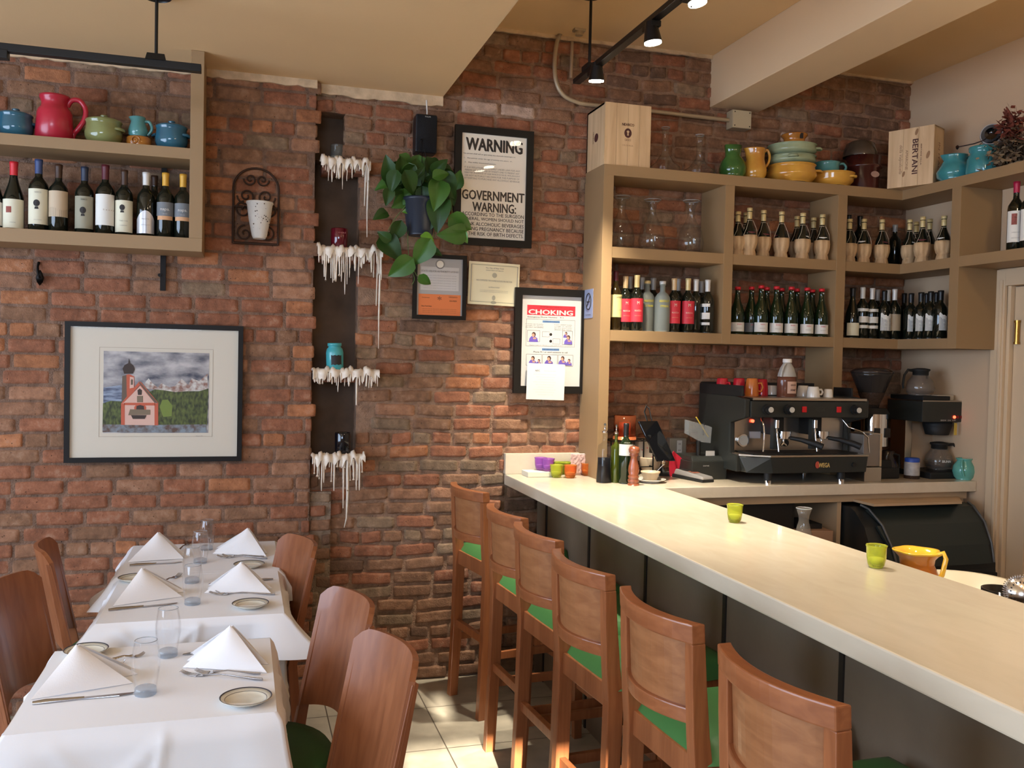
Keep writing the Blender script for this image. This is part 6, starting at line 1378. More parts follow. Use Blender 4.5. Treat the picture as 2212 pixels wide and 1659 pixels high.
MB().lathe([(.0235, .178), (.0235, .195), (.021, .198), (0, .198)], 24).build('cap', mat('white_plastic', (.78, .76, .72), .4), t)
MB().tube([(-.018, -.015, .172), (-.036, -.022, .160), (-.046, -.024, .13), (-.047, -.020, .105)], .007, 8).build('handle', M_pl, t)
mb = MB(); mb.grid(lambda u, v: ((r+.001)*math.sin(.25+(u-.5)*1.3), -(r*.8+.001)*math.cos(.25+(u-.5)*1.3), .018+.062*v), 10, 2); mb.build('label', mat('honey_label', (.62, .42, .33), .6), t)
o = text('GOLDEN', .036, .009, M_brand, t, (0, 0, 0), (0, 0, 0), 'label_lettering', .02); bend(o, r+.0022, .25, .062); o = text('HONEY', .036, .011, M_brand, t, (0, 0, 0), (0, 0, 0), 'label_lettering', .02); bend(o, r+.0022, .25, .036)
for o in t.children:
    if o.name.startswith('label_lettering'):
        for v in o.data.vertices: v.co.y *= .82
# coffee grinder
gx = at(1893, 950, y=4.16).x
t = thing('coffee_grinder', 'coffee grinder with chrome body and clear conical hopper, right of the espresso machine', 'grinder', (gx, 4.20, CT))
MB().box(-.085, .085, -.13, .12, 0, .06).box(-.06, .06, .0, .1, .06, .30).build('base', M_mk, t, bevel=.008)
MB().cyl((0, -.02, .17), (0, -.02, .345), .072, n=32).build('chrome_body', M_chrome, t); MB().cyl((0, -.02, .345), (0, -.02, .375), .078, .06, n=32).build('collar', M_mk, t)
MB().box(-.055, -.02, -.096, -.088, .22, .27).build('label_plate', M_ink, t, bevel=.002); MB().box(.01, .045, -.096, -.088, .22, .27).build('label_plate', M_ink, t, bevel=.002)
hz_ = at(1870, 812, y=4.2).z-CT
MB().lathe([(.04, .375), (.045, .40), (.105, hz_), (.112, hz_+.02), (.108, hz_+.02), (.10, hz_), (.042, .40)], 32, c=(-.01, -.0, 0)).build('hopper', thin_glass('smoky_plastic', '8a7f78', .10, .08), t)
MB().lathe([(.113, hz_+.018), (.115, hz_+.026), (.08, hz_+.042), (0, hz_+.048)], 32, c=(-.01, 0, 0)).build('hopper_lid', mat('smoky_lid', (.03, .022, .02), .15), t)
MB().lathe([(0, .38), (.040, .385), (.072, .46), (0, .468)], 24, c=(-.01, 0, 0)).build('coffee_beans', mat('coffee_beans', (.03, .014, .008), .5, bump=1, bscale=90), t)
MB().box(-.06, .04, -.12, -.09, .05, .10).build('dosing_tray', M_mk, t, bevel=.004)
# knock box of steel and wood beside the machine
a = at(1870, 1040, z=CT)
t = thing('knock_box', 'tall brushed steel knock box with birch edge beside the espresso machine', 'knock box', (3.165, 4.05, CT))
MB().box(-.055, .05, -.07, .16, 0, .075).build('drawer', M_steel, t, bevel=.003); MB().box(-.05, .055, -.05, .16, .078, .245).build('box', mat('dull_steel', (.30, .27, .25), .35, .8), t, bevel=.004); MB().box(.05, .060, -.055, .16, .078, .25).build('wooden_edge', M_lam, t)
# drip coffee brewer
a = at(1960, 1035, z=CT); bx = at(2020, 935, y=4.12).x
t = thing('coffee_brewer', 'black filter coffee brewer with warming plates, a glass pot beneath', 'coffee maker', (bx, 4.20, CT))
x0_, x1_ = at(1945, 1000, y=4.2).x-bx, at(2088, 900, y=4.05).x-bx
zt_ = at(2050, 868, y=4.05).z-CT; zb2 = at(2050, 912, y=4.05).z-CT
MB().box(-.10, .16, -.17, .12, 0, .035).build('base', M_mk, t, bevel=.006); MB().lathe([(0, .036), (.07, .036), (.072, .042), (0, .043)], 28, c=(.04, -.07, 0)).build('warming_plate', M_mk, t)
MB().box(-.13, -.085, -.0, .12, .035, zb2+.02).build('column', M_steel, t, bevel=.003); MB().box(-.085, .14, .06, .12, .035, zb2+.02).build('column', mat('wall_paint', 0), t)
MB().box(-.15, x1_, -.15, .13, zb2, zt_).build('brew_head', M_mb, t, bevel=.005); MB().box(-.15, x1_, -.15, .13, zt_, zt_+.006).build('top_plate', M_steel, t)
MB().box(-.02, .09, -.11, .11, zt_+.006, zt_+.035).build('lid_box', mat('brewer_beige', (.45, .38, .28), .4), t, bevel=.002)
MB().lathe([(0, 0), (.06, 0), (.075, .05), (.076, .075), (0, .075)], 28, c=(.03, -.06, zb2-.075)).build('filter_basket', M_mk, t)
MB().cyl((.06, -.15, zb2+.028), (.06, -.155, zb2+.028), .008, n=12).build('pilot_light', led_m(), t)
for k in (.085, .105): MB().box(k-.006, k+.006, -.153, -.149, zb2+.02, zb2+.036).build('switch', mat('dark_red_switch', (.2, .01, .01), .4), t)
MB().cyl((.13, -.15, zb2+.018), (.13, -.162, zb2+.018), .012, n=14).build('knob', M_mk, t); text('BREW  ON  OFF', .10, .008, M_white, t, (.02, -.1515, zb2+.010), RX); MB().box(.062, .074, -.158, -.150, zb2-.07, zb2-.004).build('yellow_tag', mat('yellow_tag', (.6, .38, .06), .5), t)
MB().box(-.14, .04, -.14, .12, zt_+.006, zt_+.030).build('upper_warmer', M_mk, t, bevel=.004); 
MB().tube([(x1_, -.12, zb2+.05), (x1_+.02, -.12, zb2+.045), (x1_+.035, -.12, zb2+.0)], [.012, .014, .010], 8, flat=.5).build('red_lever', M_redp, t)
def pot(lb, loc, full, rz):
    q = thing('glass_coffee_pot', lb, 'coffee pot', loc, rz, 'glass coffee pots'); 
    MB().lathe([(0, 0), (.055, 0), (.070, .012), (.077, .04), (.068, .075), (.045, .105), (.038, .12), (.036, .12), (.043, .104), (.065, .075), (.073, .04), (.067, .014), (0, .004)], 32).build('glass', thin_glass('pot_glass', 'e6e0d8', .08, .03), q)
    MB().lathe([(.039, .108), (.042, .112), (.042, .13), (.05, .138), (.048, .145), (.02, .15), (0, .15)], 28).build('black_collar', M_mk, q)
    MB().tube([(.04, 0, .135), (.075, 0, .138), (.095, 0, .11), (.102, 0, .06), (.10, 0, .035)], [.009, .010, .009, .009, .008], 10, flat=.7).build('handle', M_mk, q)
    if full: MB().lathe([(0, .004), (.066, .013), (.073, .035), (.070, .05), (0, .05)], 28).build('coffee', mat('coffee', (.02, .008, .004), .1), q)
    else: MB().box(-.043, -.038, -.012, .012, .09, .14).build('metal_clip', M_chrome, q)
    return q
p1 = pot('glass coffee pot with black collar standing on top of the brewer', (bx-.075, 4.16, CT+zt_+.0305), False, R(170))
p2 = pot('half full glass coffee pot with white lettering under the brewer', (bx+.04, 4.13, CT+.0435), True, R(-25))
o = text('BUNN', .05, .013, M_white, p2, (0, 0, 0), (0, 0, 0), 'lettering', .03); bend(o, .0785, .25, .048)
# dark pot behind, blue lidded jar, mint jug
a = at(1920, 1000, y=4.12)
t = thing('milk_pitcher', 'dark coffee pot standing in shadow between grinder and blue-lidded jar', 'coffee pot', (a.x, 4.14, CT)); MB().lathe([(0, 0), (.06, 0), (.065, .02), (.06, .07), (.035, .12), (.04, .145), (.0, .15)], 24).build('body', mat('smoky_pot', (.02, .014, .012), .1), t); MB().tube([(.04, 0, .13), (.08, 0, .12), (.085, 0, .05)], .007, 8).build('handle', M_mk, t)
t.name = 'dark_coffee_pot'
a = at(1958, 1030, z=CT); xx = at(1959, 1000, y=4.12).x
t = thing('blue_lidded_jar', 'white plastic jar with a bright blue lid in front of the brewer', 'jar', (xx, 4.08, CT))
MB().lathe([(0, .0), (.038, 0), (.040, .012), (.040, .085), (.036, .092), (0, .092)], 28).build('jar', mat('cloudy_plastic', (.45, .42, .40), .4, var=.3, vscale=30), t); MB().lathe([(.038, .090), (.039, .108), (.034, .112), (0, .112)], 28).build('lid', mat('blue_plastic', (.02, .07, .38), .4), t)
MB().lathe([(0, 0), (.0405, 0), (.0408, .018), (0, .018)], 28).build('coffee_grounds', mat('coffee_beans', 0), t)
xx = at(2083, 1010, y=4.00).x
jug('mint_jug', 'round mint-green glazed jug at the right end of the back counter', 'jug', (xx, 4.00, CT+.0005), [(0, 0), (.038, 0), (.052, .015), (.060, .045), (.055, .075), (.040, .095), (.036, .103), (.044, .112), (.044, .116), (.038, .115), (.033, .103), (.045, .08), (0, .06)], GZ['mint'], [(-.035, -.02, .105), (-.05, -.035, .085), (-.048, -.040, .05), (-.04, -.042, .022)], spout=False, hr=.0065)

# ------------------------------------------------------------------ things by the shelf upright
a = at(1350, 945, y=4.42); z0 = CT
t = thing('copper_lantern', 'copper-coloured cylindrical lamp glowing against the brick behind the oil bottles', 'lamp', (at(1349, 940, y=4.40).x, 4.40, CT+.19)); 
zt_ = at(1349, 897, y=4.40).z-t.location.z
M_cop = mat('amber_acrylic', (.30, .07, .03), .2, trans=.2)
MB().lathe([(.046, .02), (.058, .02), (.058, zt_), (.056, zt_), (.055, .022)], 32).build('outer_shade', thin_glass('amber_shade', 'b0603c', .25, .05), t); MB().lathe([(0, 0), (.062, 0), (.062, .014), (.05, .02), (0, .02)], 32).build('base', mat('orange_copper', (.62, .17, .06), .3, .3), t); MB().lathe([(.0, .02), (.030, .02), (.030, zt_*.7), (0, zt_*.7)], 24).build('inner_glow', mat('lamp_glow', (.7, .25, .1), .5, emit=(1, .30, .10), estr=.8), t)
rk = thing('wire_rack', 'black wire rack standing at the shelf upright, holding the copper lamp', 'rack', (t.location.x+.03, 4.40, CT))
mb = MB()
for sx_ in (-.13, .11):
    for sy_ in (-.06, .06): mb.tube([(sx_, sy_, 0), (sx_, sy_, .188)], .004, 6)
for z_ in (.05, .186):
    mb.tube([(-.13, -.06, z_), (.11, -.06, z_)], .003, 6); mb.tube([(-.13, .06, z_), (.11, .06, z_)], .003, 6); mb.tube([(-.13, -.06, z_), (-.13, .06, z_)], .003, 6); mb.tube([(.11, -.06, z_), (.11, .06, z_)], .003, 6)
for k in range(7): mb.tube([(-.11+.035*k, -.06, .186), (-.11+.035*k, .06, .186)], .002, 5)
mb.build('wire_frame', M_iron, rk)
M_pb = mat('outlet_plate', (.58, .50, .40), .5); M_gb = mat('grey_box', (.30, .27, .22), .5, .3)
a, b_ = at(1372, 946, y=4.5), at(1414, 994, y=4.5)
t = thing('payment_terminal_box', 'beige wall box with small marks behind the pepper mill', 'wall box', ((a.x+b_.x)/2, D-.014, b_.z)); MB().box(-.05, .05, -.055, 0, 0, a.z-b_.z).build('box', M_pb, t, bevel=.004)
for xx_, zz_ in ((-.03, .06), (.0, .07), (.03, .02)): MB().cyl((xx_, -.056, zz_), (xx_, -.054, zz_), .003, n=8).build('mark', M_redp, t)
t.name = 'wall_box'
a, b_ = at(1447, 946, y=4.5), at(1476, 984, y=4.5)
t = thing('wall_outlet', 'grey electrical outlet box with white socket on the brick left of the espresso machine', 'outlet', ((a.x+b_.x)/2, D-.014, b_.z)); hh = a.z-b_.z
MB().box(-.05, .05, -.045, 0, 0, hh).build('box', M_gb, t, bevel=.004); MB().box(-.008, .022, -.048, -.045, .012, hh-.012).build('socket', M_white, t, bevel=.002)
mb = MB()
for z_ in (hh*.32, hh*.68): mb.box(.002, .004, -.049, -.0478, z_-.004, z_+.004).box(.010, .012, -.049, -.0478, z_-.004, z_+.004)
mb.build('socket_slots', M_ink, t)
# oil, vinegar, wine, pepper mill
def cpt(px, py): return at(px, py, z=CT)
yo = 4.14
def square_bottle(lb, px, r, h, fill, m_f, m_g, seed, liquid='liquid'):
    q = at(px, 1038, y=yo); t = thing('oil_bottle', lb, 'bottle', (q.x, yo, CT+.0005), R(18), 'oil and vinegar bottles on the bar')
    def sq(r_, z, a): c_ = max(abs(math.cos(a)), abs(math.sin(a))); return r_*min(1.0/c_, 1.16) if z < h*.66 else r_
    MB().lathe([(0, 0), (r*.94, 0), (r, .006), (r*.86, h*.3), (r*.84, h*.56), (r*.78, h*.63), (r*.38, h*.68), (r*.30, h*.72), (r*.30, h*.82), (r*.36, h*.825), (r*.36, h*.84), (0, h*.84)], 32, fn=sq).build('glass_body', m_g, t)
    if fill: MB().lathe([(0, .004), (r*.90, .004), (r*.93, .01), (r*.80, h*.3), (r*.79, h*fill), (0, h*fill)], 32, fn=sq).build(liquid, m_f, t)
    MB().lathe([(r*.36, h*.84), (r*.42, h*.85), (r*.38, h*.875), (r*.15, h*.885), (r*.12, h*.95), (r*.16, h*.955), (r*.13, h), (0, h)], 18).build('pourer', M_chrome, t)
    MB().lathe([(0, h*.965), (r*.2, h*.97), (r*.15, h*1.0), (0, h*1.005)], 14).build('pourer_cap', M_mk, t); return t
hh = at(1308, 915, y=yo).z-CT
square_bottle('square glass vinegar bottle with dark liquid and pourer, first of the bottles at the upright', 1304, .034, hh, .42, mat('vinegar', (.004, .004, .007), .3, spec=.2), thin_glass('bottle_glass', 'f4f5f3', .008, .04), 1, 'vinegar')
hh = at(1332, 918, y=yo).z-CT
square_bottle('slim green glass olive oil bottle with pourer', 1329, .026, hh, 0, None, mat('olive_glass', (.10, .13, .012), .06, trans=.55, coat=.3), 2)
x_ = at(1350, 1040, y=4.10); hh = at(1350, 915, y=4.10).z-CT
t = bottle('wine bottle with dark green glass and plain cream band label beside the pepper mill', x_.x, 4.10, CT+.0005, hh, .034, 'bordeaux', 'black', [(.47, .66, 1.4, 'white')], None, M_bg2, cap_from=.80, txt=[('chianti', .03, .007, .69, LB['cream'])])
x_ = at(1368, 1045, y=4.03); hh = at(1368, 961, y=4.03).z-CT; W_pm = wood('pepper_mill_wood', (.28, .085, .035), (.19, .05, .022), .3, coat=.4)
t = thing('pepper_mill', 'turned reddish wooden pepper mill in front of the bottles on the bar', 'pepper mill', (x_.x, 4.03, CT+.0005)); r = .0275
MB().lathe([(0, 0), (r, 0), (r*1.0, hh*.05), (r*.86, hh*.065), (r*1.0, hh*.09), (r*1.0, hh*.14), (r*.84, hh*.16), (r*.97, hh*.19), (r*.97, hh*.23), (r*.8, hh*.25), (r*1.0, hh*.36), (r*.9, hh*.47), (r*.62, hh*.64), (r*.60, hh*.70), (r*.80, hh*.735), (0, hh*.74)], 28).build('body', W_pm, t)
MB().lathe([(r*.80, hh*.74), (r*.82, hh*.76), (r*.7, hh*.775), (r*.92, hh*.82), (r*1.0, hh*.88), (r*.8, hh*.95), (r*.3, hh*.97), (0, hh*.972)], 28).build('head', W_pm, t); MB().lathe([(0, hh*.97), (.006, hh*.975), (.005, hh), (0, hh*1.005)], 12).build('finial', M_chrome, t)
# saucer, bowls with spoons
M_dish = mat('cream_dish', (.62, .48, .32), .2, coat=.3)
q = cpt(1410, 1043); t = thing('saucer', 'white saucer under the small ribbed bowl on the bar', 'saucer', (q.x, q.y+.03, CT+.0005)); MB().lathe([(0, 0), (.045, 0), (.05, .004), (.078, .014), (.078, .017), (.05, .009), (0, .007)], 40).build('dish', mat('white_china', 0), t); sq_ = t.location
t = thing('ribbed_bowl', 'small ribbed cream bowl with a spoon, standing on the saucer', 'bowl', (sq_.x, sq_.y, CT+.0085)); MB().lathe([(0, 0), (.030, 0), (.033, .004), (.043, .034), (.049, .040), (.049, .046), (.044, .045), (.04, .034), (.03, .01), (0, .01)], 48, fn=lambda r_, z, a: r_*(1+(.03*math.cos(20*a) if z < .035 else 0))).build('bowl', M_dish, t)
MB().tube([(.01, 0, .02), (.04, -.01, .055), (.065, -.02, .085)], .0018, 6).lathe([(0, 0), (.010, .008), (.011, .018), (0, .03)], 12, sx=1, sy=.4, c=(.062, -.019, .075)).build('spoon', M_chrome, t)
q = cpt(1421, 1030); t = thing('cream_bowl', 'deep cream bowl with a spoon behind the saucer on the bar', 'bowl', (q.x+.01, q.y+.12, CT+.0005)); MB().lathe([(0, 0), (.03, 0), (.036, .006), (.056, .045), (.060, .085), (.060, .092), (.056, .090), (.05, .045), (0, .02)], 36).build('bowl', M_dish, t)
MB().tube([(.0, 0, .04), (.02, -.0, .10), (.035, -.005, .135)], .0018, 6).lathe([(0, 0), (.010, .008), (.011, .018), (0, .03)], 12, sx=1, sy=.4, c=(.033, -.004, .125)).build('spoon', M_chrome, t)
# tablet on a stand
c_ = [at(px, py, y=y_) for px, py, y_ in ((1380, 910, 4.20), (1420, 909, 4.26), (1459, 995, 4.20), (1421, 996, 4.12))]
org = cpt(1440, 1028)
t = thing('tablet', 'black tablet leaning on a dark round stand in front of the brick', 'tablet', (org.x, org.y+.03, CT+.0005)); o_ = Vector(t.location); nr = (c_[1]-c_[0]).cross(c_[3]-c_[0]).normalized()
if nr.y > 0: nr = -nr
MB().hexa([p-o_ for p in c_], [p-o_-nr*.009 for p in c_]).build('body', mat('tablet_black', (.004, .004, .005), .08, coat=.5), t, bevel=.002)
cc = sum((p for p in c_), Vector())/4-o_-nr*.012
MB().tube([(0, 0, .01), (.0, .06, .05), tuple(cc)], .010, 8).build('arm', M_mk, t); MB().lathe([(0, 0), (.055, 0), (.055, .008), (.045, .014), (0, .016)], 28).build('stand_base', M_mk, t)
e = [at(1402, 946, y=4.19)-o_, at(1409, 972, y=4.17)-o_]
for p in e: MB().box(-.012, .006, -.012, .012, -.015, .015).build('clamp', M_mk, t, loc=tuple(p), bevel=.002)
lp = [at(1398, 909, y=4.25), at(1392, 890, y=4.27), at(1396, 877, y=4.28), at(1402, 882, y=4.27), at(1408, 909, y=4.25)]
MB().tube([tuple(p-o_) for p in lp], .008, 8, flat=.4).build('strap_loop', M_mk, t)
a = at(1462, 975, y=4.27); t = thing('red_cloth', 'crumpled red napkin behind the tablet', 'napkin', (a.x-.0, 4.30, CT+.0005)); zc_ = a.z-CT
MB().grid(lambda u, v: (-.018+.05*u+.02*v*(u-.5), .010*math.sin(7*u+4*v), v*zc_*(1-.5*abs(u-.4))), 8, 8, thick=.002).build('cloth', mat('red_cloth', (.5, .01, .03), .8), t)
# cables
t = thing('cable_tangle', 'tangle of thin white and black cables in front of the outlet box', 'cables', (at(1480, 1000, y=4.35).x, 4.33, CT+.0005)); rc = random.Random(4)
for k in range(4):
    pts = [Vector((rc.uniform(-.08, .07), rc.uniform(-.03, .05), .004+rc.uniform(.0, .09)*(0 < i < 5))) for i in range(6)]
    MB().tube(sm(pts, 6), .0018, 5).build('cable', M_white if k % 2 else M_mk, t)
# card machine, receipt printer, leaflet holder
q0, q1 = cpt(1464, 1030), cpt(1531, 1043); an = math.atan2(q1.y-q0.y, q1.x-q0.x)
t = thing('card_terminal', 'silver and black card payment terminal lying on the back counter', 'card terminal', ((q0.x+q1.x)/2, (q0.y+q1.y)/2+.005, CT+.0005), an)
l_ = (q1-q0).length/2
MB().hexa([(-l_, -.038, 0), (l_, -.038, 0), (l_, .038, 0), (-l_, .038, 0)], [(-l_, -.036, .018), (l_, -.038, .014), (l_, .038, .014), (-l_, .036, .018)]).build('base', M_mk, t, bevel=.004)
MB().hexa([(-l_+.012, -.036, .018), (l_, -.037, .014), (l_, .037, .014), (-l_+.012, .036, .018)], [(-l_+.02, -.030, .046), (l_-.006, -.032, .030), (l_-.006, .032, .030), (-l_+.02, .030, .046)]).build('cover', mat('silver_plastic', (.34, .32, .30), .35, .3), t, bevel=.006)
MB().hexa([(-.01, -.02, .0425), (.035, -.02, .0375), (.035, .02, .0375), (-.01, .02, .0425)], [(-.01, -.02, .044), (.035, -.02, .039), (.035, .02, .039), (-.01, .02, .044)]).build('keypad', mat('keypad_red', (.3, .1, .06), .5), t)
MB().hexa([(-l_+.03, -.022, .0455), (-.02, -.022, .0435), (-.02, .022, .0435), (-l_+.03, .022, .0455)], [(-l_+.03, -.022, .047), (-.02, -.022, .045), (-.02, .022, .045), (-l_+.03, .022, .047)]).build('screen', M_mk, t)
xa = at(1497, 1030, y=4.15).x; xb = at(1575, 1030, y=4.15).x; zt_ = at(1540, 985, y=4.20).z-CT
t = thing('receipt_printer', 'black receipt printer between card terminal and espresso machine', 'printer', ((xa+xb)/2, 4.26, CT+.0005), R(0)); w2 = (xb-xa)/2*.98
MB().box(-w2, w2, -.09, .12, 0, zt_*.80).build('body', M_mb, t, bevel=.006); MB().hexa([(-w2+.004, -.086, zt_*.80), (w2-.004, -.086, zt_*.80), (w2-.004, .115, zt_*.80), (-w2+.004, .115, zt_*.80)], [(-w2+.01, -.06, zt_), (w2-.01, -.06, zt_), (w2-.01, .11, zt_), (-w2+.01, .11, zt_)]).build('cover', M_mb, t, bevel=.004)
text('SAM4S', .035, .006, M_white, t, (-.02, -.0905, zt_*.6), RX); MB().box(0, .05, -.05, -.045, zt_, zt_+.025).build('receipt', M_white, t)
q = [at(px, py, y=4.20) for px, py in ((1489, 910), (1538, 923), (1535, 957), (1515, 955), (1488, 940))]
M_acr = thin_glass('clear_acrylic', 'd8dad8', .22, .05)
t = thing('leaflet_holder', 'clear acrylic pen holder with a yellow pencil fixed beside the espresso machine', 'pen holder', tuple(q[3])); o_ = Vector(q[3])
mb = MB(); pf = [(p-o_) for p in q]; mb.hexa(pf, [p+Vector((.0, .05, .006)) for p in pf]); mb.build('holder', M_acr, t)
MB().cyl((0, .03, -.10), (0, .03, .005), .012, n=12).build('stem', M_mk, t); MB().cyl((0, .03, -(q[3].z-CT)), (0, .03, -.09), .02, n=12).build('stem', M_mk, t)
MB().tube([at(1504, 901, y=4.2)-o_, at(1530, 944, y=4.21)-o_], .0035, 6).build('pencil', mat('pencil_yellow', (.7, .48, .06), .5), t); MB().tube([at(1521, 913, y=4.21)-o_, at(1519, 940, y=4.21)-o_], .004, 6).build('pen', M_mk, t)

# ------------------------------------------------------------------ candle glasses on the bar
def cg(n, c, e=.0): return mat('candle_glass_'+n, c, .10, trans=.72, coat=.4, ior=1.22)
CG = dict(purple=cg('purple', (.66, .26, .80)), green=cg('green', (.62, .72, .08)), lime=cg('lime', (.80, .84, .10)), orange=cg('orange', (1.0, .34, .07)), frost=cg('frost', (.75, .5, .42)))
M_cwax = mat('candle_wax_white', (.8, .76, .62), .5)
def votive(lb, x, y, r, h, col, ribs=24, grp='coloured glass candle holders on the bar', rz=0):
    t = thing('candle_holder', lb, 'candle holder', (x, y, CT+.0005), rz, grp)
    def fn(r_, z, a):
        if z > h*.93: return r_*(1+.03*math.cos(ribs*a))
        return r_*(1+.012*math.cos(ribs*a+z*90)+.012*math.cos(ribs*a-z*90)) if z > h*.3 else r_
    MB().lathe([(0, 0), (r*.62, 0), (r*.66, h*.05), (r*.80, h*.13), (r*.92, h*.45), (r*.96, h*.9), (r*1.02, h*.96), (r, h), (r*.92, h*.98), (r*.86, h*.9), (r*.82, h*.45), (r*.7, h*.2), (0, h*.15)], 48, fn=fn).build('glass_cup', CG[col], t)
    MB().lathe([(0, h*.16), (r*.66, h*.2), (r*.72, h*.42), (0, h*.44)], 20).build('tealight', M_cwax, t); return t
for px, py, w_, ht, c_, lb in ((1168, 1010, 28, 29, 'purple', 'purple glass candle holder, left and behind'), (1184, 1011, 28, 29, 'purple', 'purple glass candle holder, right and in front'), (1209, 1006, 26, 28, 'green', 'olive green glass candle holder behind, near the backsplash'), (1222, 1005, 24, 28, 'green', 'second olive green glass candle holder against the backsplash')):
    s_ = (4.45 if px == 1168 else 4.405) if px < 1200 else 4.46; q = at(px, py, y=s_); zb_ = CT+.026 if px < 1200 else CT
    t = votive(lb, q.x, s_, .0325, .066, c_); 
    if px < 1200: t.location.z = CT+.0265
for px, py, c_, lb in ((1203, 1032, 'lime', 'yellow-green glass candle holder in front of the paper stack'), (1221, 1022, 'orange', 'orange glass candle holder half hidden between two others'), (1233, 1033, 'orange', 'orange glass candle holder right of the yellow-green one, in front'), (1270, 1028, 'orange', 'orange glass candle holder nearest the shelf upright'), (1251, 1018, 'frost', 'pale frosted candle holder behind the orange ones')):
    q = cpt(px, py); votive(lb, q.x, q.y+(.03 if px in (1221, 1251) else .01), .033 if px not in (1221, 1251) else .029, .066, c_)
q = cpt(1592, 1130); votive('lime green ribbed candle holder at the middle of the bar', q.x, q.y+.018, .030, .068, 'lime', 36)
q = cpt(1901, 1229); votive('lime green ribbed candle holder nearer the camera on the bar', q.x, q.y+.018, .030, .068, 'lime', 36)
a, b_ = at(1118, 1025, z=CT+.012), cpt(1200, 1030)
t = thing('guest_book', 'thin white box lying on the bar against the backsplash', 'box', (1.468, 4.425, CT+.0005)); MB().box(-.072, .072, -.055, .055, 0, .026).build('box', mat('cream_box', (.78, .72, .56), .6), t, bevel=.002)
t.name = 'white_box'
t = thing('napkin_holder', 'pink textured glass holder with paper slips beside the shelf upright', 'holder', (at(1252, 1010, y=4.42).x, 4.43, CT+.0005)); zt_ = at(1252, 982, y=4.42).z-CT
MB().box(-.05, .05, -.012, .012, 0, .012).build('base', CG['frost'], t); MB().grid(lambda u, v: (-.05+.1*u, -.012+.003*math.sin(30*u)*math.sin(20*v), .012+v*(zt_-.012)), 20, 12, thick=.004).build('front_plate', mat('pink_patterned_glass', (.62, .42, .36), .3, bump=.8, bscale=60), t)
MB().box(-.042, .044, -.004, .008, .012, zt_+.004).build('paper_slips', M_white, t)

# ------------------------------------------------------------------ under the back counter and behind the bar
xa, xb = 2.30, 2.93
t = thing('cash_drawer', 'black cash drawer with a round lock under the back counter', 'cash drawer', (2.52, 4.12, .6205)); z_ = at(1660, 1120, y=3.99).z-.62
MB().box(-.30, .16, -.13, .25, 0, z_*.45).build('pedestal', mat('cardboard', (.36, .21, .13), .8), t)
MB().box(-.28, .19, -.13, .25, z_*.46, z_+.12).build('drawer_body', M_mk, t, bevel=.02, seg=3); MB().cyl((-.05, -.131, z_*.8), (-.05, -.134, z_*.8), .012, n=16).build('lock', M_steel, t)
t = thing('cardboard_box', 'tan cardboard box on the lower shelf under the back counter', 'box', (2.72, 4.02, .6205), R(-6)); MB().box(-.10, .19, -.06, .25, 0, .19).build('box', mat('cardboard', 0), t, bevel=.003); MB().box(.02, .16, .0, .2, .191, .215).build('black_folder', M_mk, t)
# ice machine
a = at(1826, 1090, y=3.86)
t = thing('ice_machine', 'black ice machine with a curved sloping door under the back counter', 'ice machine', (3.36, 4.0, 0)); x0_, x1_ = -.38, .37
pr = [(-.08, .935), (-.12, .92), (-.20, .85), (-.25, .75), (-.27, .655)]
mb = MB(); prof = [(.44, 0), (-.30, 0), (-.30, .40), (-.27, .63)]+[p for p in pr[::-1]]+[(.44, .935)]
MB().hexa([(x0_, p[0], p[1]) for p in prof], [(x1_, p[0], p[1]) for p in prof]).build('body', mat('ice_machine_black', (.018, .020, .020), .35), t)
M_dg = mat('dark_door', (.022, .030, .028), .28)
mb = MB()
for (ya, za), (yb, zb) in zip(pr, pr[1:]): mb.hexa([(x0_+.06, ya-.004, za+.002), (x1_-.05, ya-.004, za+.002), (x1_-.04, yb-.004, zb+.002), (x0_+.10, yb-.004, zb+.002)], [(x0_+.06, ya-.016, za+.01), (x1_-.05, ya-.016, za+.01), (x1_-.04, yb-.018, zb+.006), (x0_+.10, yb-.018, zb+.006)])
mb.build('door', M_dg, t, weld=True)
for sx_ in (x0_+.05, x1_-.03): MB().tube([(sx_+(.02 if sx_ < 0 else .0)*k, p[0]-.02, p[1]+.012) for k, p in enumerate(pr)], .006, 8).build('door_edge_trim', mat('trim_grey', (.10, .10, .10), .25), t)
MB().box(x0_+.10, x1_-.03, -.315, -.30, .44, .62).build('lower_panel', M_mk, t, bevel=.004)
# carafe and jug behind the bar on the service shelf
M_sv = mat('service_shelf', (.10, .09, .08), .4, .3)
t = thing('service_shelf', 'low dark service shelf along the working side of the bar', 'shelf', (2.10, 2.4, 0)); MB().box(-.14, .42, -2.2, 1.35, .80, .82).build('shelf_board', M_sv, t)
for y_ in (-2.1, 0, 1.25): MB().box(-.12, -.09, y_-.015, y_+.015, 0, .80).box(.37, .40, y_-.015, y_+.015, 0, .80).build('leg', M_sv, t)
sz = .8205
q = at(1737, 1098, x=2.24); hh = q.z-sz
t = thing('glass_water_carafe', 'clear glass carafe with flared neck behind the bar', 'carafe', (2.24, q.y, sz)); MB().lathe([(0, .004), (.04, .0), (.048, .01), (.046, hh*.4), (.028, hh*.66), (.020, hh*.78), (.022, hh*.88), (.032, hh), (.030, hh), (.018, hh*.8), (.026, hh*.66), (.043, hh*.4), (.044, .014), (0, .01)], 32).build('body', thin_glass('pot_glass', 0), t); MB().tube([(.031*math.cos(a*PI/10), .031*math.sin(a*PI/10), hh) for a in range(20)], .002, 6, closed=True).build('rim', MATS['glass_rim'], t)
q = at(1982, 1188, x=2.20); hh = q.z-sz; pw = .075
t = thing('amber_pitcher', 'amber glazed pitcher with scalloped yellow rim behind the bar', 'pitcher', (2.20, q.y, sz))
def scal(r_, z, a): return r_*(1+(.06*math.cos(5*a) if z > hh*.93 else 0))
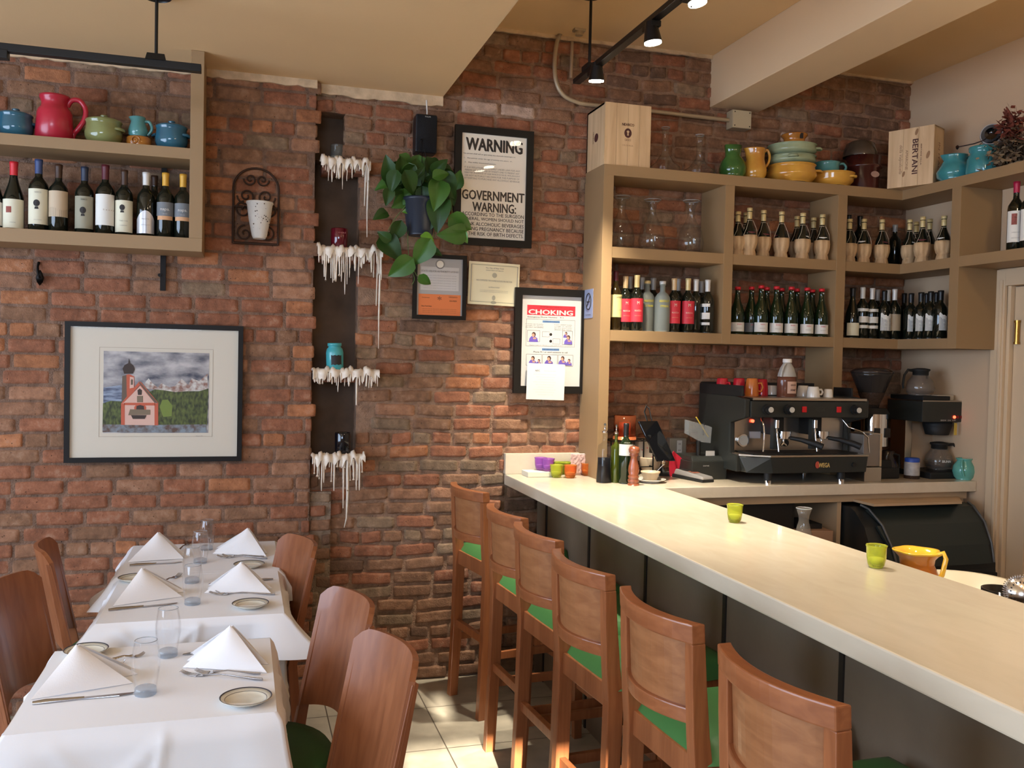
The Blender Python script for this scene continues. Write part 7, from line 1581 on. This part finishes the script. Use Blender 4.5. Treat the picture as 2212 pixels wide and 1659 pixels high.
MB().lathe([(0, 0), (pw*.7, 0), (pw*1.05, hh*.3), (pw*.98, hh*.6), (pw*.72, hh*.78), (pw*.78, hh*.88), (pw*.98, hh*.97)], 40, fn=scal).build('body', mat('glaze_pitcher', (.60, .21, .03), .1, coat=.5, var=.4, col2=(.45, .13, .02), vscale=10), t)
MB().lathe([(pw*.98, hh*.965), (pw*1.02, hh*.985), (pw*1.0, hh), (pw*.9, hh*.99), (pw*.7, hh*.85), (pw*.65, hh*.78), (0, hh*.7)], 40, fn=scal).build('rim', mat('glaze_yellow', (.80, .46, .04), .1, coat=.5), t)
MB().tube([(.02, -pw*.9, hh*.98), (.03, -pw*1.15, hh*1.03), (.03, -pw*1.3, hh*.95), (.02, -pw*1.25, hh*.7), (.0, -pw*1.0, hh*.5)], .008, 8).build('handle', MATS['glaze_yellow'], t)
q = at(2085, 1262, x=2.28)
t = thing('cream_basin', 'wide cream bowl behind the bar near the right edge', 'bowl', (2.28, q.y, sz)); hh = q.z-sz+.008
MB().lathe([(0, 0), (.08, 0), (.15, hh*.6), (.175, hh*.96), (.175, hh), (.165, hh*.98), (.14, hh*.6), (0, .02)], 44).build('bowl', mat('cream_bowl', (.70, .62, .46), .3), t)
q = at(2165, 1272, x=2.14)
t = thing('black_shaker_tin', 'black round tin behind the bar beside the steel strainer', 'tin', (2.14, q.y, sz)); hh = q.z-sz; MB().lathe([(0, 0), (.052, 0), (.056, hh), (.053, hh), (.049, .01), (0, .01)], 32).build('tin', mat('gloss_black_tin', (.01, .01, .01), .1), t)
q = at(2207, 1280, x=2.06)
t = thing('cocktail_strainer', 'round steel cocktail strainer with coil spring at the right edge behind the bar', 'strainer', (2.06, q.y, sz)); hh = q.z-sz
nf = Vector((-.6, -.75, .3)).normalized(); qq, _ = frame_from((0, 0, 0), nf)
def TR(mb, c_): mb.v = [tuple(qq @ Vector(p)+Vector(c_)) for p in mb.v]; return mb
cc = (0, 0, hh)
TR(MB().lathe([(0, 0), (.036, .001), (.040, .004), (.040, .006), (0, .004)], 36), cc).build('plate', mat('polished_steel', (.7, .66, .60), .2, 1), t)
TR(MB().tube([((.044+.005*math.cos(k*1.6))*math.cos(k*2*PI/180), (.044+.005*math.cos(k*1.6))*math.sin(k*2*PI/180), .003+.005*math.sin(k*1.6)) for k in range(180)], .0011, 4, closed=True), cc).build('spring', M_chrome, t)
mb = MB()
for k in range(18): a = 2*PI*k/18; mb.cyl((.028*math.cos(a), .028*math.sin(a), .0045), (.028*math.cos(a), .028*math.sin(a), .0065), .002, n=8)
TR(mb, cc).build('holes', M_ink, t)
MB().cyl((0, .02, 0), (0, .01, hh-.02), .014, n=12).build('handle', M_chrome, t)
# ------------------------------------------------------------------ table settings
TT = TZ+.0052
M_nap = mat('napkin_linen', (.82, .80, .80), .85, bump=.08, bscale=260); M_cut = mat('cutlery_steel', (.42, .41, .42), .22, 1)
M_pl = mat('plate_china', (.72, .68, .56), .15, coat=.4); M_rim = mat('plate_rim_line', (.05, .05, .07), .3)
where = ['nearest table', 'middle table', 'table by the brick wall']
def tp(px, py, z=TT): return at(px, py, z=z)
def napkin(lb, bl, br, ap, yb=.048):
    a, b_ = tp(*bl), tp(*br); mid = (a+b_)/2; yy_ = mid.y+yb; ap_ = at(ap[0], ap[1], y=yy_)
    t = thing('folded_napkin', lb, 'napkin', (mid.x, mid.y+.05, TT), 0, 'white napkins folded into tents'); o_ = Vector(t.location)
    A = ap_-o_; BL = a-o_; BR = b_-o_; up = Vector((0, 0, .0008))
    bk = Vector((.0, .115, 0)); mb = MB()
    def face(P, Q, A_, blg):
        def f(u, v):
            e = P.lerp(Q, u); p = e.lerp(A_, v*.985); n_ = (Q-P).cross(A_-P).normalized(); return p + n_*blg*math.sin(u*PI)*math.sin(min(1, v*1.1)*PI)*1 + n_*.004*math.sin(u*PI)
        mb.grid(f, 14, 12, thick=.0035)
    face(BL+up, BR+up, A, .010); face(BL+bk+Vector((.012, 0, .0008)), BR+bk+Vector((-.008, 0, .0008)), A+Vector((.006, .004, -.001)), -.006)
    face(BL+bk*.5+Vector((.008, 0, .0008)), BR+bk*.62+Vector((.006, 0, .0008)), A+Vector((.003, .002, -.004)), .004)
    return mb.build('linen', M_nap, t)
def glass_(lb, px, py, s=1.0):
    p = tp(px, py); t = thing('water_glass', lb, 'glass', (p.x, p.y+.026, TT), 0, 'barrel-shaped water glasses')
    h = .142*s; pr = [(.0265, 0), (.028, .003), (.0275, h*.10), (.030, h*.25), (.0355, h*.5), (.0355, h*.68), (.031, h*.88), (.0285, h)]
    MB().lathe(pr, 36).lathe([(.0262, h), (.029, h*.88), (.0335, h*.68), (.0335, h*.5), (.0285, h*.27), (.0262, h*.14)][::-1], 36).build('wall', thin_glass('tumbler_glass', 'ffffff', .004, .02), t)
    MB().lathe([(0, .0), (.0263, 0), (.0275, .003), (.0268, h*.09), (.0262, h*.13), (.02, h*.15), (0, h*.142)], 36).build('thick_base', thin_glass('base_glass', 'e4e9ee', .10, .05), t)
    MB().tube([(.0274*math.cos(a*PI/14), .0274*math.sin(a*PI/14), h) for a in range(28)], .0011, 6, closed=True).build('rim', thin_glass('rim_glass', 'd8dce0', .25, .03), t); return t
def plate(lb, px, py, r=.066):
    p = tp(px, py, TT+.012); t = thing('side_plate', lb, 'plate', (p.x, p.y, TT), 0, 'small cream side plates with dark rim lines')
    MB().lathe([(0, 0), (r*.55, 0), (r*.60, .003), (r*.72, .004), (r*.97, .014), (r, .0155), (r*.99, .0165), (r*.74, .008), (r*.62, .0055), (0, .005)], 48).build('plate', M_pl, t)
    MB().lathe([(r*.995, .0162), (r*.975, .0170), (r*.94, .0152)], 48).lathe([(r*.80, .0107), (r*.785, .0101)], 48).build('rim_lines', M_rim, t); return t
def knife(lb, hp, tpn):
    a, b_ = tp(*hp), tp(*tpn); L_ = (b_-a).length; an = math.atan2(b_.y-a.y, b_.x-a.x)
    t = thing('table_knife', lb, 'knife', (a.x, a.y, TT+.001), an, 'steel knives laid beside the napkins')
    MB().tube([(0, 0, .003), (L_*.12, 0, .004), (L_*.3, 0, .0035), (L_*.5, 0, .003)], [.005, .0065, .0055, .004], 10, flat=.5).build('handle', M_cut, t)
    MB().hexa([(L_*.48, -.0035, .001), (L_*.85, -.009, .001), (L_*.98, -.003, .001), (L_, .006, .001), (L_*.48, .005, .001)], [(L_*.48, -.0035, .0035), (L_*.85, -.0085, .0025), (L_*.98, -.003, .0022), (L_, .006, .0022), (L_*.48, .005, .0038)]).build('blade', M_cut, t); return t
def fork(lb, hp, tpn, s=1.0):
    a, b_ = tp(*hp), tp(*tpn); L_ = (b_-a).length; an = math.atan2(b_.y-a.y, b_.x-a.x)
    t = thing('table_fork', lb, 'fork', (a.x, a.y, TT+.001), an, 'steel forks laid beside the napkins')
    MB().tube([(0, 0, .0035), (L_*.1, 0, .003), (L_*.3, 0, .006), (L_*.5, 0, .009), (L_*.62, 0, .0055), (L_*.72, 0, .0035)], [.0055, .006, .004, .0028, .0032, .006], 8, flat=.55).build('handle', M_cut, t)
    mb = MB()
    mb.grid(lambda u, v: (L_*(.70+.1*u), (v-.5)*.021*(.55+.45*u), .0035-.003*math.sin(u*1.5)), 6, 6, thick=.0012)
    for k in range(4): y_ = -.0085+.0057*k; mb.tube([(L_*.79, y_, .0012), (L_*.88, y_, .0016), (L_*.96, y_, .006), (L_, y_*.9, .010)], [.0018, .0015, .0013, .0008], 5)
    mb.build('tines', M_cut, t); return t
# nearest table
napkin('folded white napkin at left on the nearest table, its left edge bluish in daylight', (66, 1512), (287, 1476), (165, 1391)); napkin('brightest folded white napkin, at right on the nearest table', (394, 1442), (577, 1454), (498, 1350), .055)
glass_('water glass in front on the nearest table', 312, 1507); glass_('water glass behind on the nearest table', 361, 1423)
plate('side plate at the right front of the nearest table', 531, 1507); plate('side plate behind the left napkin of the nearest table', 186, 1404, .062)
knife('knife at left front of the nearest table', (70, 1522), (290, 1499)); knife('knife half hidden behind the bright napkin of the nearest table', (500, 1406), (394, 1415))
fork('fork with tines up left, nearer one at right of the nearest table', (567, 1471), (390, 1457)); fork('fork crossing behind the other at right of the nearest table', (562, 1458), (422, 1453))
fork('fork behind the left napkin of the nearest table, tip towards the glass', (222, 1432), (312, 1416)); fork('shorter fork beneath the other behind the left napkin', (205, 1438), (270, 1434))
# middle table
napkin('folded white napkin at left on the middle table', (243, 1310), (394, 1289), (306, 1226)); napkin('folded white napkin at right on the middle table', (441, 1281), (586, 1282), (521, 1213), .055)
glass_('water glass in front on the middle table', 415, 1309, .98); glass_('water glass at the back of the middle table', 414, 1262, .98)
plate('side plate at right of the middle table', 541, 1304, .064); plate('side plate peeping out behind the left napkin of the middle table', 290, 1248, .06)
knife('knife at left front of the middle table', (234, 1320), (384, 1304)); knife('knife tip visible behind the right napkin of the middle table', (590, 1253), (450, 1262))
fork('nearer fork at right of the middle table', (594, 1286), (452, 1284)); fork('fork crossing under the nearer one on the middle table', (560, 1280), (466, 1281)); fork('fork behind the left napkin of the middle table', (340, 1266), (390, 1243))
# table at the wall
napkin('cream-lit folded napkin at left on the table by the brick wall', (276, 1215), (398, 1207), (341, 1149)); napkin('folded napkin at right on the table by the brick wall', (459, 1196), (576, 1203), (535, 1140), .055)
glass_('water glass in front on the table by the brick wall', 432, 1219, .95); glass_('farthest water glass, against the brick wall', 446, 1190, .95)
plate('side plate behind the middle napkin on the table by the brick wall', 538, 1219, .064)
knife('knife at left front of the table by the brick wall', (280, 1223), (394, 1215)); fork('nearer fork at right of the table by the brick wall', (577, 1208), (468, 1204)); fork('farther fork at right of the table by the brick wall', (570, 1204), (480, 1202)); fork('fork behind the left napkin of the table by the brick wall', (380, 1196), (410, 1172))
WARM = (1, .80, .52)
# warm ceiling lamps in the part of the room behind and above the camera
def lamp(loc, p, r=.06):
    l = bpy.data.lights.new('ceiling_lamp_glow', 'POINT'); l.energy = p; l.color = WARM; l.shadow_soft_size = r
    o = bpy.data.objects.new('ceiling_lamp_glow', l); COL.objects.link(o); o.location = loc; return o
lamp((2.9, 2.2, 2.85), 13); lamp((1.9, .2, 2.8), 25); lamp((-1.2, .6, 2.6), 6)
